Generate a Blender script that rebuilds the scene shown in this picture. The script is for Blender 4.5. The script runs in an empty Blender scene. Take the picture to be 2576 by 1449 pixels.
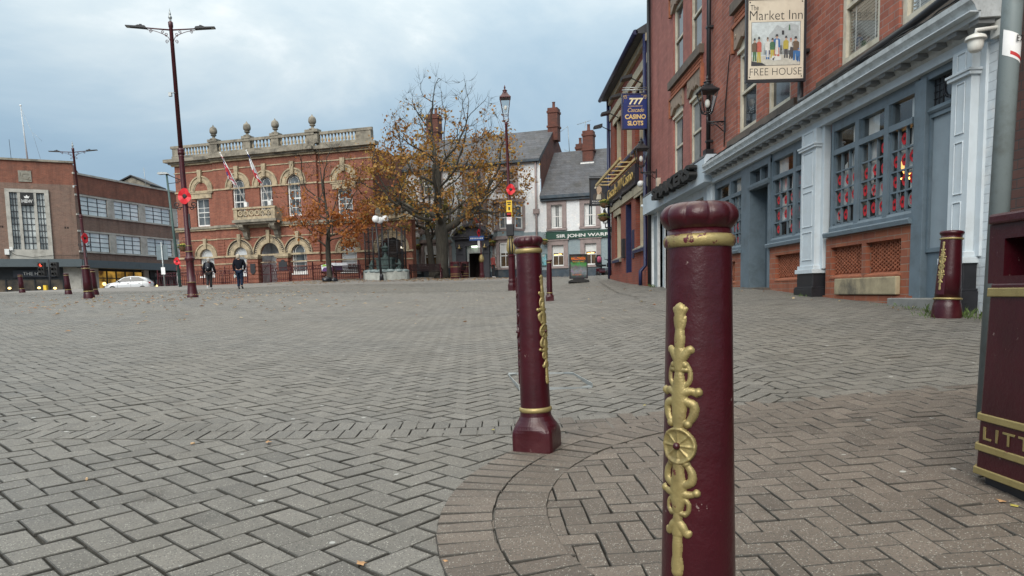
import bpy, bmesh, math, random
import numpy as np
from mathutils import Matrix, Vector
D=bpy.data; S=bpy.context.scene; COL=S.collection
rnd=random.Random(7); U=rnd.uniform; PI=math.pi; R=math.radians
# ------------------------------------------------------------------ camera model
F=1786.; CX,CY=1288.,906.; EYE=.8
PIT=R(5.34); ROL=R(1.22); YAW=R(.85)
def cam_basis():
    X=Vector((math.cos(YAW),-math.sin(YAW),0)); H=Vector((math.sin(YAW),math.cos(YAW),0)); Z=Vector((0,0,1))
    w=H*math.cos(PIT)-Z*math.sin(PIT); U0=H*math.sin(PIT)+Z*math.cos(PIT)
    return X*math.cos(ROL)-U0*math.sin(ROL), U0*math.cos(ROL)+X*math.sin(ROL), w
CR,CU,CW=cam_basis()
def ray(px,py): return CR*((px-CX)/F)-CU*((py-CY)/F)+CW
cam=D.objects.new('camera',D.cameras.new('camera')); COL.objects.link(cam); S.camera=cam
cam.matrix_world=Matrix(((CR.x,CU.x,-CW.x,0),(CR.y,CU.y,-CW.y,0),(CR.z,CU.z,-CW.z,EYE),(0,0,0,1)))
cam.data.sensor_width=36; cam.data.lens=36*F/2576
cam.data.shift_x=0; cam.data.shift_y=-(724.5-CY)/2576*1.0*-1 if False else (724.5-CY)/2576*-1*-1
cam.data.shift_y=(CY-724.5)/2576
cam.data.clip_start=.05; cam.data.clip_end=3000
# ------------------------------------------------------------------ ground height
CP=[(.37,1.31,0),(.16,3.31,.06),(1.21,17.5,.60),(4.75,7.5,.46),(5.3,11.9,.65),(5.3,14.6,.82),(5.3,24.8,.96),(5.3,33.9,1.47),(-8.78,20.5,.90),(-12.9,22.6,.95),
 (-15.7,38.9,1.36),(-13.6,37.6,1.37),(-15.6,50.2,1.88),(-23,51.5,1.84),(6.2,48,1.78),(3.6,32.6,1.2),(-3.7,45.5,1.9),(-4.75,44,1.83),(-7,43.5,1.72),(.48,26,.925),(-1.3,47,1.87),(-9.7,44.5,1.85),(-10.7,46,2.0),
 (-25,42,1.53),(-30,56,1.5),(-35,62,1.55),(-42,50,1.5),(-22,60,1.6),(2,2.45,.11),(2.24,3.34,.15),(-2.5,2.2,.06),(-3,5,.17),(1.4,6,.2),(5.2,5.5,.3),(-10,60,1.85),(12,50,1.8),(-20,30,1.15)]
def gbase(y): return -.05+.037*np.clip(y,-3,50)
_P=np.array(CP); _r=_P[:,2]-gbase(_P[:,1])
def _w(p): return 3.0+.17*np.clip(p[:,1],0,60)
_W=_w(_P)
def _K(x,y): 
    x=np.asarray(x,float).ravel(); y=np.asarray(y,float).ravel()
    d2=(x[:,None]-_P[None,:,0])**2+(y[:,None]-_P[None,:,1])**2
    return np.exp(-d2/(_W[None,:]**2))
_A=np.linalg.solve(_K(_P[:,0],_P[:,1])+.03*np.eye(len(CP)),_r)
def G(x,y):
    x=np.asarray(x,float); sh=x.shape
    return (gbase(np.asarray(y,float)).ravel()+_K(x,y)@_A).reshape(sh)
def g(x,y): return float(G(np.array([x]),np.array([y]))[0])
def gp(px,py):
    r=ray(px,py); t=.5
    for i in range(4000):
        x,y,z=r.x*t,r.y*t,EYE+r.z*t
        if z<=g(x,y): break
        t*=1.004
    return (x,y,g(x,y))
def at(px,Y,py=735):
    r=ray(px,py); x=r.x/r.y*Y
    return Vector((x,Y,g(x,Y)))
def zat(px,py,Y):
    r=ray(px,py); return EYE+r.z/r.y*Y
# ------------------------------------------------------------------ mesh builder
class MB:
    def __init__(s): s.v=[];s.f=[];s.m=[];s.s=[];s.M=None
    def add(s,vs,fs,mi=0,sm=False):
        b=len(s.v)
        if s.M is not None: vs=[tuple(s.M@Vector(p)) for p in vs]
        s.v+=vs; s.f+=[tuple(b+i for i in f) for f in fs]; s.m+=[mi]*len(fs); s.s+=[sm]*len(fs)
        return s
    def box(s,x0,x1,y0,y1,z0,z1,mi=0):
        return s.add([(x0,y0,z0),(x1,y0,z0),(x1,y1,z0),(x0,y1,z0),(x0,y0,z1),(x1,y0,z1),(x1,y1,z1),(x0,y1,z1)],
          [(0,3,2,1),(4,5,6,7),(0,1,5,4),(1,2,6,5),(2,3,7,6),(3,0,4,7)],mi)
    def prism(s,p,d0,d1,ax='y',mi=0,sm=False):
        c={'y':lambda a,b,d:(a,d,b),'x':lambda a,b,d:(d,a,b),'z':lambda a,b,d:(a,b,d)}[ax]; n=len(p)
        s.add([c(a,b,d0) for a,b in p]+[c(a,b,d1) for a,b in p],[tuple(range(n)),tuple(range(2*n-1,n-1,-1))],mi)
        k=len(s.v)-2*n
        s.f+=[(k+i,k+(i+1)%n,k+n+(i+1)%n,k+n+i) for i in range(n)]; s.m+=[mi]*n; s.s+=[sm]*n
        return s
    def lathe(s,pr,n=16,c=(0,0,0),mi=0,sm=True,ph=0.,sc=None):
        vs=[]
        for r,z in pr:
            for i in range(n):
                a=ph+2*PI*i/n; k=sc(a,z) if sc else 1
                vs.append((c[0]+r*k*math.cos(a),c[1]+r*k*math.sin(a),c[2]+z))
        fs=[(j*n+i,j*n+(i+1)%n,(j+1)*n+(i+1)%n,(j+1)*n+i) for j in range(len(pr)-1) for i in range(n)]
        s.add(vs,fs,mi,sm); b=len(s.v)-len(vs)
        s.f+=[tuple(b+i for i in range(n-1,-1,-1)),tuple(b+(len(pr)-1)*n+i for i in range(n))]; s.m+=[mi]*2; s.s+=[False]*2
        return s
    def tube(s,pts,rad,n=6,mi=0,sm=True):
        pts=[Vector(p) for p in pts]
        if not hasattr(rad,'__len__'): rad=[rad]*len(pts)
        vs=[]; u=None
        for i,p in enumerate(pts):
            t=(pts[min(i+1,len(pts)-1)]-pts[max(i-1,0)]).normalized()
            if u is None:
                u=t.cross(Vector((0,0,1)) if abs(t.z)<.9 else Vector((1,0,0))).normalized()
            else:
                u=(u-t*u.dot(t)); u=u.normalized() if u.length>1e-6 else t.orthogonal().normalized()
            w=t.cross(u)
            for k in range(n):
                a=2*PI*k/n; q=p+(u*math.cos(a)+w*math.sin(a))*rad[i]; vs.append(tuple(q))
        L=len(pts)
        fs=[(j*n+i,j*n+(i+1)%n,(j+1)*n+(i+1)%n,(j+1)*n+i) for j in range(L-1) for i in range(n)]
        s.add(vs,fs,mi,sm); b=len(s.v)-len(vs)
        s.f+=[tuple(b+i for i in range(n-1,-1,-1)),tuple(b+(L-1)*n+i for i in range(n))]; s.m+=[mi]*2; s.s+=[False]*2
        return s
    def arc(s,cx,cz,r0,r1,a0,a1,y0,y1,n=14,mi=0,es=1.):
        P=[]
        for i in range(n+1):
            a=a0+(a1-a0)*i/n; P.append((math.cos(a),math.sin(a)*es))
        vs=[]
        for c,q in P: vs+=[(cx+r0*c,y0,cz+r0*q),(cx+r1*c,y0,cz+r1*q),(cx+r1*c,y1,cz+r1*q),(cx+r0*c,y1,cz+r0*q)]
        fs=[(0,1,2,3),(4*n+3,4*n+2,4*n+1,4*n)]
        for i in range(n):
            for k in range(4): fs.append((4*i+k,4*i+(k+1)%4,4*i+4+(k+1)%4,4*i+4+k))
        return s.add(vs,fs,mi)
    def ell(s,c,r,n=10,m=6,mi=0):
        if not hasattr(r,'__len__'): r=(r,r,r)
        vs=[(c[0],c[1],c[2]-r[2])]; fs=[]
        for j in range(1,m):
            t=-PI/2+PI*j/m
            for i in range(n):
                a=2*PI*i/n; vs.append((c[0]+r[0]*math.cos(t)*math.cos(a),c[1]+r[1]*math.cos(t)*math.sin(a),c[2]+r[2]*math.sin(t)))
        vs.append((c[0],c[1],c[2]+r[2])); L=len(vs)-1
        for i in range(n):
            fs.append((0,1+(i+1)%n,1+i)); fs.append((L,L-n+i,L-n+(i+1)%n))
            for j in range(m-2): fs.append((1+j*n+i,1+j*n+(i+1)%n,1+(j+1)*n+(i+1)%n,1+(j+1)*n+i))
        return s.add(vs,fs,mi,True)
    def wall(s,u0,u1,z0,z1,holes=(),y=0.,rev=.15,mi=0,rmi=None):
        rmi=mi if rmi is None else rmi
        us=sorted({u0,u1,*[h[0] for h in holes],*[h[1] for h in holes]}); zs={z0,z1}
        for h in holes: zs|={h[2],h[3]}
        zs=sorted(zs)
        for i in range(len(us)-1):
            for j in range(len(zs)-1):
                a,b,c,d=us[i],us[i+1],zs[j],zs[j+1]; mu,mz=(a+b)/2,(c+d)/2
                if a<u0-1e-6 or b>u1+1e-6 or c<z0-1e-6 or d>z1+1e-6: continue
                if any(h[0]<mu<h[1] and h[2]<mz<h[3] for h in holes): continue
                s.add([(a,y,c),(b,y,c),(b,y,d),(a,y,d)],[(0,1,2,3)],mi)
        for h in holes:
            a,b,c,d=h[:4]; arch=len(h)>4 and h[4]
            if arch:
                r=(b-a)/2; cx=(a+b)/2; sp=d-r*arch; n=16
                pa=[(cx-r*math.cos(PI*k/n),sp+r*arch*math.sin(PI*k/n)) for k in range(n+1)]
                for k in range(n):
                    p,q=pa[k],pa[k+1]; s.add([(p[0],y,p[1]),(q[0],y,q[1]),(q[0],y,d),(p[0],y,d)],[(0,1,2,3)],mi)
                out=[(a,c)]+pa+[(b,c)]
            else: out=[(a,c),(a,d),(b,d),(b,c)]
            for k in range(len(out)):
                p,q=out[k],out[(k+1)%len(out)]
                s.add([(p[0],y,p[1]),(q[0],y,q[1]),(q[0],y+rev,q[1]),(p[0],y+rev,p[1])],[(0,1,2,3)],rmi)
        return s
    def build(s,name,mat,parent=None,bev=0,loc=None,sub=0):
        me=D.meshes.new(name); me.from_pydata(s.v,[],s.f)
        for m in (mat if isinstance(mat,(list,tuple)) else [mat]): me.materials.append(m)
        me.polygons.foreach_set('material_index',s.m); me.polygons.foreach_set('use_smooth',s.s)
        bm=bmesh.new(); bm.from_mesh(me); bmesh.ops.recalc_face_normals(bm,faces=bm.faces); bm.to_mesh(me); bm.free(); me.update()
        o=D.objects.new(name,me); COL.objects.link(o)
        if parent: o.parent=parent
        if loc is not None: o.location=loc
        if bev:
            b=o.modifiers.new('bevel','BEVEL'); b.width=bev; b.segments=2; b.limit_method='ANGLE'; b.angle_limit=R(40)
        return o
def tag(o,label,cat,group=None,kind=None):
    if label: o['label']=label
    if cat: o['category']=cat
    if group: o['group']=group
    if kind: o['kind']=kind
    return o
def thing(name,label,cat,loc=(0,0,0),rz=0,group=None):
    o=D.objects.new(name,None); COL.objects.link(o); o.location=loc; o.rotation_euler=(0,0,rz); o.empty_display_size=.2
    return tag(o,label,cat,group)
def struct(o): o['kind']='structure'; return o
def dup(o,label=None,loc=None,rz=None,parent=None):
    c=o.copy(); COL.objects.link(c); c.parent=parent
    if label: c['label']=label
    if loc is not None: c.location=loc
    if rz is not None: c.rotation_euler[2]=rz
    for ch in o.children: dup(ch,parent=c)
    return c
FM=Matrix.Rotation(PI/2,4,'X')
def text(name,st,size,m,parent,M,ext=.004,width=None,align='CENTER',off=0,shear=0,height=None,sp=1.):
    cu=D.curves.new('txt','FONT'); cu.body=st; cu.size=size; cu.extrude=ext; cu.align_x=align; cu.offset=off; cu.shear=shear; cu.resolution_u=4; cu.space_character=sp
    ob=D.objects.new('txt',cu); COL.objects.link(ob); dg=bpy.context.evaluated_depsgraph_get(); dg.update()
    me=D.meshes.new_from_object(ob.evaluated_get(dg)); D.objects.remove(ob)
    if width:
        xs=[v.co.x for v in me.vertices]; k=width/(max(xs)-min(xs)); me.transform(Matrix.Diagonal((k,1,1,1)))
    if height:
        ys=[v.co.y for v in me.vertices]; k=height/(max(ys)-min(ys)); me.transform(Matrix.Diagonal((1,k,1,1)))
    me.transform(M); me.materials.clear(); me.materials.append(m); me.name=name
    o=D.objects.new(name,me); COL.objects.link(o); o.parent=parent
    return o
def T(x,y,z): return Matrix.Translation((x,y,z))
# ------------------------------------------------------------------ materials
def newmat(name):
    m=D.materials.new(name); m.use_nodes=True; nt=m.node_tree
    return m,nt,nt.nodes,nt.links,nt.nodes['Principled BSDF']
def mixc(nt,a,b,fac,mode='MIX'):
    n=nt.nodes.new('ShaderNodeMix'); n.data_type='RGBA'; n.blend_type=mode
    def put(sock,v):
        if isinstance(v,(tuple,list)): sock.default_value=(*v[:3],1)
        elif isinstance(v,(int,float)): sock.default_value=v if sock.type=='VALUE' else (v,v,v,1)
        else: nt.links.new(v,sock)
    put(n.inputs['Factor'],fac); put(n.inputs[6],a); put(n.inputs[7],b); return n.outputs[2]
def noise(nt,vec,scale,detail=5,rough=.6):
    n=nt.nodes.new('ShaderNodeTexNoise'); n.inputs['Scale'].default_value=scale; n.inputs['Detail'].default_value=detail; n.inputs['Roughness'].default_value=rough
    if vec is not None: nt.links.new(vec,n.inputs['Vector'])
    return n.outputs['Fac']
def ramp(nt,fac,stops):
    n=nt.nodes.new('ShaderNodeValToRGB'); e=n.color_ramp.elements
    while len(e)<len(stops): e.new(.5)
    for q,(p,c) in zip(e,stops): q.position=p; q.color=(*(c if hasattr(c,'__len__') else (c,c,c)),1)
    nt.links.new(fac,n.inputs['Fac']); return n.outputs['Color']
def objvec(nt):
    return nt.nodes.new('ShaderNodeTexCoord').outputs['Object']
def math_(nt,op,a,b=0.,c=None):
    n=nt.nodes.new('ShaderNodeMath'); n.operation=op
    for i,v in enumerate([a,b]+([c] if c is not None else [])):
        if isinstance(v,(int,float)): n.inputs[i].default_value=v
        else: nt.links.new(v,n.inputs[i])
    return n.outputs[0]
def bump(nt,b,h,strength=.3,dist=.01):
    n=nt.nodes.new('ShaderNodeBump'); n.inputs['Strength'].default_value=strength; n.inputs['Distance'].default_value=dist
    nt.links.new(h,n.inputs['Height']); nt.links.new(n.outputs[0],b.inputs['Normal'])
def M_(name,col,rough=.6,metal=0.,nz=3.,amt=.25,bs=0,bd=.004,dirt=None,dscale=1.5,coat=0,spec=None):
    m,nt,N,L,b=newmat(name); v=objvec(nt)
    f=noise(nt,v,nz); c=mixc(nt,tuple(x*(1-amt) for x in col),tuple(min(1,x*(1+amt)) for x in col),ramp(nt,f,[(.3,0),(.7,1)]))
    if dirt:
        d=ramp(nt,noise(nt,v,dscale,8,.7),[(.48,0),(.66,1)]); c=mixc(nt,c,dirt,math_(nt,'MULTIPLY',d,.75))
    L.new(c,b.inputs['Base Color']); b.inputs['Roughness'].default_value=rough; b.inputs['Metallic'].default_value=metal
    if coat: b.inputs['Coat Weight'].default_value=coat; b.inputs['Coat Roughness'].default_value=.12
    if spec is not None: b.inputs['Specular IOR Level'].default_value=spec
    if bs: bump(nt,b,noise(nt,v,bs,4),.5,bd)
    return m
def brickm(name,c1,c2,mort,bw=.24,bh=.085,ms=.012,rough=.85,dirt=(.06,.05,.045),damt=.5,vert=True,bstr=.5,strk=.65,off=.5):
    m,nt,N,L,b=newmat(name); v=objvec(nt)
    sp=N.new('ShaderNodeSeparateXYZ'); L.new(v,sp.inputs[0]); cb=N.new('ShaderNodeCombineXYZ')
    L.new(math_(nt,'ADD',sp.outputs[0],sp.outputs[1]),cb.inputs[0]); L.new(sp.outputs[2],cb.inputs[1])
    t=N.new('ShaderNodeTexBrick'); L.new(cb.outputs[0],t.inputs['Vector'])
    t.inputs['Scale'].default_value=1; t.inputs['Brick Width'].default_value=bw; t.inputs['Row Height'].default_value=bh
    t.inputs['Mortar Size'].default_value=ms*.5; t.inputs['Mortar Smooth'].default_value=.25; t.inputs['Bias'].default_value=0; t.offset=off
    t.inputs['Color1'].default_value=(*c1,1); t.inputs['Color2'].default_value=(*c2,1); t.inputs['Mortar'].default_value=(*mort,1)
    n1=noise(nt,v,1.1,8,.65); n2=noise(nt,v,9,4)
    c=mixc(nt,t.outputs['Color'],dirt,math_(nt,'MULTIPLY',ramp(nt,n1,[(.45,0),(.72,1)]),damt))
    c=mixc(nt,c,mixc(nt,(.6,.6,.6),(1.35,1.35,1.35),n2),.6,'MULTIPLY')
    mp=N.new('ShaderNodeMapping'); mp.inputs['Scale'].default_value=(1,1,.10); L.new(v,mp.inputs[0]); sk_=ramp(nt,noise(nt,mp.outputs[0],2.2,7,.7),[(.50,0),(.70,1)])
    c=mixc(nt,c,mixc(nt,c,(.45,.42,.40),1.,'MULTIPLY'),math_(nt,'MULTIPLY',sk_,strk))
    rb_=ramp(nt,noise(nt,v,3.5,3),[(.55,0),(.68,1)]); c=mixc(nt,c,mixc(nt,c,(1.35,1.2,1.1),1.,'MULTIPLY'),math_(nt,'MULTIPLY',rb_,.5))
    L.new(c,b.inputs['Base Color']); b.inputs['Roughness'].default_value=rough
    hgt=math_(nt,'ADD',math_(nt,'MULTIPLY',t.outputs['Fac'],-1.),math_(nt,'MULTIPLY',n2,.5))
    bump(nt,b,hgt,bstr,.012); return m
def glassy(name,col,rough=.06,nz=1.2,col2=None,amt=.5):
    m,nt,N,L,b=newmat(name); v=objvec(nt); f=ramp(nt,noise(nt,v,nz,3),[(.35,0),(.65,1)])
    L.new(mixc(nt,col,col2 or tuple(x*(1+amt) for x in col),f),b.inputs['Base Color']); b.inputs['Roughness'].default_value=rough; b.inputs['IOR'].default_value=1.52
    bump(nt,b,noise(nt,v,1.5,2),.05,.02); return m
def clearglass(name,tr=.8):
    m,nt,N,L,b=newmat(name); N.remove(b)
    t=N.new('ShaderNodeBsdfTransparent'); t.inputs[0].default_value=(tr,tr*1.01,tr,1); q=N.new('ShaderNodeBsdfGlossy'); q.inputs['Roughness'].default_value=.03
    fr=N.new('ShaderNodeLayerWeight'); fr.inputs[0].default_value=.5; x=N.new('ShaderNodeMixShader')
    L.new(math_(nt,'MULTIPLY_ADD',math_(nt,'POWER',fr.outputs['Facing'],2.),.45,.03),x.inputs[0]); L.new(t.outputs[0],x.inputs[1]); L.new(q.outputs[0],x.inputs[2]); L.new(x.outputs[0],N['Material Output'].inputs[0]); return m
def emit(name,col,st):
    m,nt,N,L,b=newmat(name); b.inputs['Base Color'].default_value=(*col,1); b.inputs['Emission Color'].default_value=(*col,1); b.inputs['Emission Strength'].default_value=st; return m
def maroonm(name):
    m,nt,N,L,b=newmat(name); v=objvec(nt)
    c=mixc(nt,(.030,.0026,.0055),(.052,.0048,.009),ramp(nt,noise(nt,v,5,6,.65),[(.3,0),(.7,1)]))
    fade=ramp(nt,noise(nt,v,2.2,7,.7),[(.52,0),(.75,1)]); c=mixc(nt,c,(.085,.026,.027),math_(nt,'MULTIPLY',fade,.6))
    chip=ramp(nt,noise(nt,v,34,3,.8),[(.70,0),(.712,1)]); c=mixc(nt,c,(.26,.19,.17),math_(nt,'MULTIPLY',chip,.7))
    mp=N.new('ShaderNodeMapping'); mp.inputs['Scale'].default_value=(1,1,.09); L.new(v,mp.inputs[0]); st=ramp(nt,noise(nt,mp.outputs[0],42,4,.7),[(.60,0),(.74,1)]); c=mixc(nt,c,(.035,.008,.010),math_(nt,'MULTIPLY',st,.8))
    L.new(c,b.inputs['Base Color']); L.new(math_(nt,'MULTIPLY_ADD',fade,.22,.30),b.inputs['Roughness']); b.inputs['Specular IOR Level'].default_value=.42
    bump(nt,b,math_(nt,'ADD',noise(nt,v,26,5,.6),math_(nt,'MULTIPLY',noise(nt,v,90,3),.25)),.55,.004); return m
MAROON=maroonm('maroon paint')
MAROONFAR=M_('maroon paint weathered',(.055,.0065,.010),.4,nz=5,amt=.25)
def goldmat(name,chip):
    m,nt,N,L,b=newmat(name); v=objvec(nt)
    c=mixc(nt,(.26,.195,.07),(.40,.32,.14),noise(nt,v,18)); gr_=ramp(nt,noise(nt,v,11,7,.7),[(.5,0),(.72,1)]); c=mixc(nt,c,(.10,.065,.03),math_(nt,'MULTIPLY',gr_,.6))
    k=ramp(nt,noise(nt,v,26,6,.7),[(chip,0),(chip+.02,1)])
    L.new(mixc(nt,c,(.085,.010,.016),k),b.inputs['Base Color']); L.new(math_(nt,'MULTIPLY_ADD',k,-.4,.4),b.inputs['Metallic']); b.inputs['Roughness'].default_value=.42
    bump(nt,b,math_(nt,'ADD',noise(nt,v,55,5,.7),noise(nt,v,150,3)),.28,.003); return m
GOLD=goldmat('gold paint',.665); GOLDCHIP=goldmat('gold paint chipped',.565)
STONE=M_('weathered limestone',(.40,.325,.215),.85,nz=4,amt=.2,bs=30,dirt=(.085,.075,.06),dscale=1.8)
STONEDK=M_('sooty stone',(.245,.22,.175),.88,nz=3,amt=.3,bs=30,dirt=(.055,.052,.045),dscale=1.3)
WHITEP=M_('white window paint',(.72,.72,.70),.5,nz=5,amt=.06,dirt=(.45,.43,.4),dscale=3)
CREAM=M_('cream paint',(.58,.53,.42),.5,nz=5,amt=.08,dirt=(.33,.28,.2),dscale=3)
BLACKM=M_('black metal paint',(.012,.012,.015),.45,nz=8,amt=.3)
NAVY=M_('navy paint',(.012,.016,.06),.4,nz=8,amt=.3)
IRON=M_('dark iron',(.02,.021,.025),.6,nz=8,amt=.3)
STEEL=M_('galvanised steel',(.34,.36,.36),.45,.6,nz=10,amt=.2)
GREYPAINT=M_('grey pole paint',(.20,.235,.235),.42,nz=3,amt=.1,dirt=(.12,.13,.12),dscale=6)
DGLASS=glassy('dark glass',(.018,.022,.026),col2=(.06,.068,.075))
REDFELT=M_('poppy red',(.62,.012,.022),.55,nz=12,amt=.12)
BLACKD=M_('matt black',(.008,.008,.008),.6)
# ------------------------------------------------------------------ world and sun
W=D.worlds.new('World'); S.world=W; W.use_nodes=True; nt=W.node_tree; N=nt.nodes; L=nt.links
bg=N['Background']; bg.inputs['Strength'].default_value=1.0
sky=N.new('ShaderNodeTexSky'); sky.sky_type='NISHITA'; sky.sun_disc=False; SE,SR=R(37),R(200); sky.sun_elevation=SE; sky.sun_rotation=SR
sk=mixc(nt,sky.outputs[0],(.09,.09,.09),1.,'MULTIPLY')
tc=N.new('ShaderNodeTexCoord'); sp=N.new('ShaderNodeSeparateXYZ'); L.new(tc.outputs['Generated'],sp.inputs[0])
zc=math_(nt,'MAXIMUM',sp.outputs[2],0.); dv=math_(nt,'ADD',zc,.16)
cb=N.new('ShaderNodeCombineXYZ'); L.new(math_(nt,'DIVIDE',sp.outputs[0],dv),cb.inputs[0]); L.new(math_(nt,'DIVIDE',sp.outputs[1],dv),cb.inputs[1]); cb.inputs[2].default_value=4.7
n1=N.new('ShaderNodeTexNoise'); L.new(cb.outputs[0],n1.inputs['Vector']); n1.inputs['Scale'].default_value=.95; n1.inputs['Detail'].default_value=9; n1.inputs['Roughness'].default_value=.56; n1.inputs['Distortion'].default_value=.35
n2=N.new('ShaderNodeTexNoise'); L.new(cb.outputs[0],n2.inputs['Vector']); n2.inputs['Scale'].default_value=.22; n2.inputs['Detail'].default_value=3
cl=math_(nt,'ADD',math_(nt,'MULTIPLY',n1.outputs['Fac'],.72),math_(nt,'MULTIPLY',n2.outputs['Fac'],.28))
# brighter cloud towards the middle of the square and up
az=math_(nt,'MULTIPLY',math_(nt,'ABSOLUTE',math_(nt,'SUBTRACT',math_(nt,'DIVIDE',sp.outputs[0],math_(nt,'ADD',math_(nt,'ABSOLUTE',sp.outputs[1]),.05)),-.12)),-.20)
cl=math_(nt,'ADD',cl,math_(nt,'ADD',az,math_(nt,'MULTIPLY',zc,.34)))
cc=ramp(nt,cl,[(.33,(.205,.312,.435)),(.44,(.252,.368,.485)),(.54,(.318,.428,.53)),(.63,(.43,.525,.60)),(.74,(.74,.79,.83))])
mixs=mixc(nt,cc,sk,.12)
gz=math_(nt,'POWER',zc,1.5)
gr=N.new('ShaderNodeCombineXYZ'); [L.new(math_(nt,'MULTIPLY_ADD',gz,q,1.0),gr.inputs[i]) for i,q in enumerate((3.5,2.9,2.2))]
L.new(mixc(nt,mixs,gr.outputs[0],1.,'MULTIPLY'),bg.inputs['Color'])
sun=D.objects.new('sun',D.lights.new('sun','SUN')); COL.objects.link(sun); sun.data.energy=2.5; sun.data.angle=R(45); sun.data.color=(1,.96,.9)
sd=Vector((math.sin(SR)*math.cos(SE),math.cos(SR)*math.cos(SE),math.sin(SE)))  # direction to the sun
sun.rotation_euler=(-sd).to_track_quat('-Z','Y').to_euler(); sun.location=(0,-20,40)
vs=S.view_settings; vs.view_transform='Standard'; vs.look='None'; vs.exposure=.2; vs.gamma=1
S.cycles.max_bounces=6; S.cycles.transparent_max_bounces=24; S.cycles.caustics_reflective=False; S.cycles.caustics_refractive=False
# ------------------------------------------------------------------ ground and paving
def sheet(name,xs,ys,dz,mat):
    X,Y=np.meshgrid(np.array(xs,float),np.array(ys,float)); Z=G(X.ravel(),Y.ravel())+dz
    nx=len(xs); v=np.stack([X.ravel(),Y.ravel(),Z],1).tolist()
    f=[(j*nx+i,j*nx+i+1,(j+1)*nx+i+1,(j+1)*nx+i) for j in range(len(ys)-1) for i in range(nx-1)]
    me=D.meshes.new(name); me.from_pydata(v,[],f); me.materials.append(mat); me.polygons.foreach_set('use_smooth',[True]*len(f)); o=D.objects.new(name,me); COL.objects.link(o); return struct(o)
m,nt,N,L,b=newmat('far paving'); v=objvec(nt)
t=N.new('ShaderNodeTexBrick'); L.new(v,t.inputs['Vector']); t.inputs['Scale'].default_value=1; t.inputs['Brick Width'].default_value=.23; t.inputs['Row Height'].default_value=.14; t.inputs['Mortar Size'].default_value=.006
t.inputs['Color1'].default_value=(.17,.16,.15,1); t.inputs['Color2'].default_value=(.24,.225,.205,1); t.inputs['Mortar'].default_value=(.06,.055,.05,1)
L.new(mixc(nt,t.outputs['Color'],(.16,.145,.13),noise(nt,v,.5)),b.inputs['Base Color']); b.inputs['Roughness'].default_value=.8; FARP=m
BEDM=M_('joint sand and moss',(.022,.020,.015),.95,nz=20,amt=.5)
xs=[-900,-400,-200,-120]+list(range(-80,61,4))+[90,150,300,900]; ys=[-400,-120,-40,-15]+list(range(-6,86,3))+[110,160,260,500,1500]
sheet('ground',xs,ys,-.045,FARP)
YF=40.
sheet('paving_bed',np.linspace(-36,16,66),np.linspace(-1,YF,56),-.011,BEDM)
sheet('far_paving',np.linspace(-60,30,46),np.linspace(YF-.2,70,24),.0,FARP)
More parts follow.
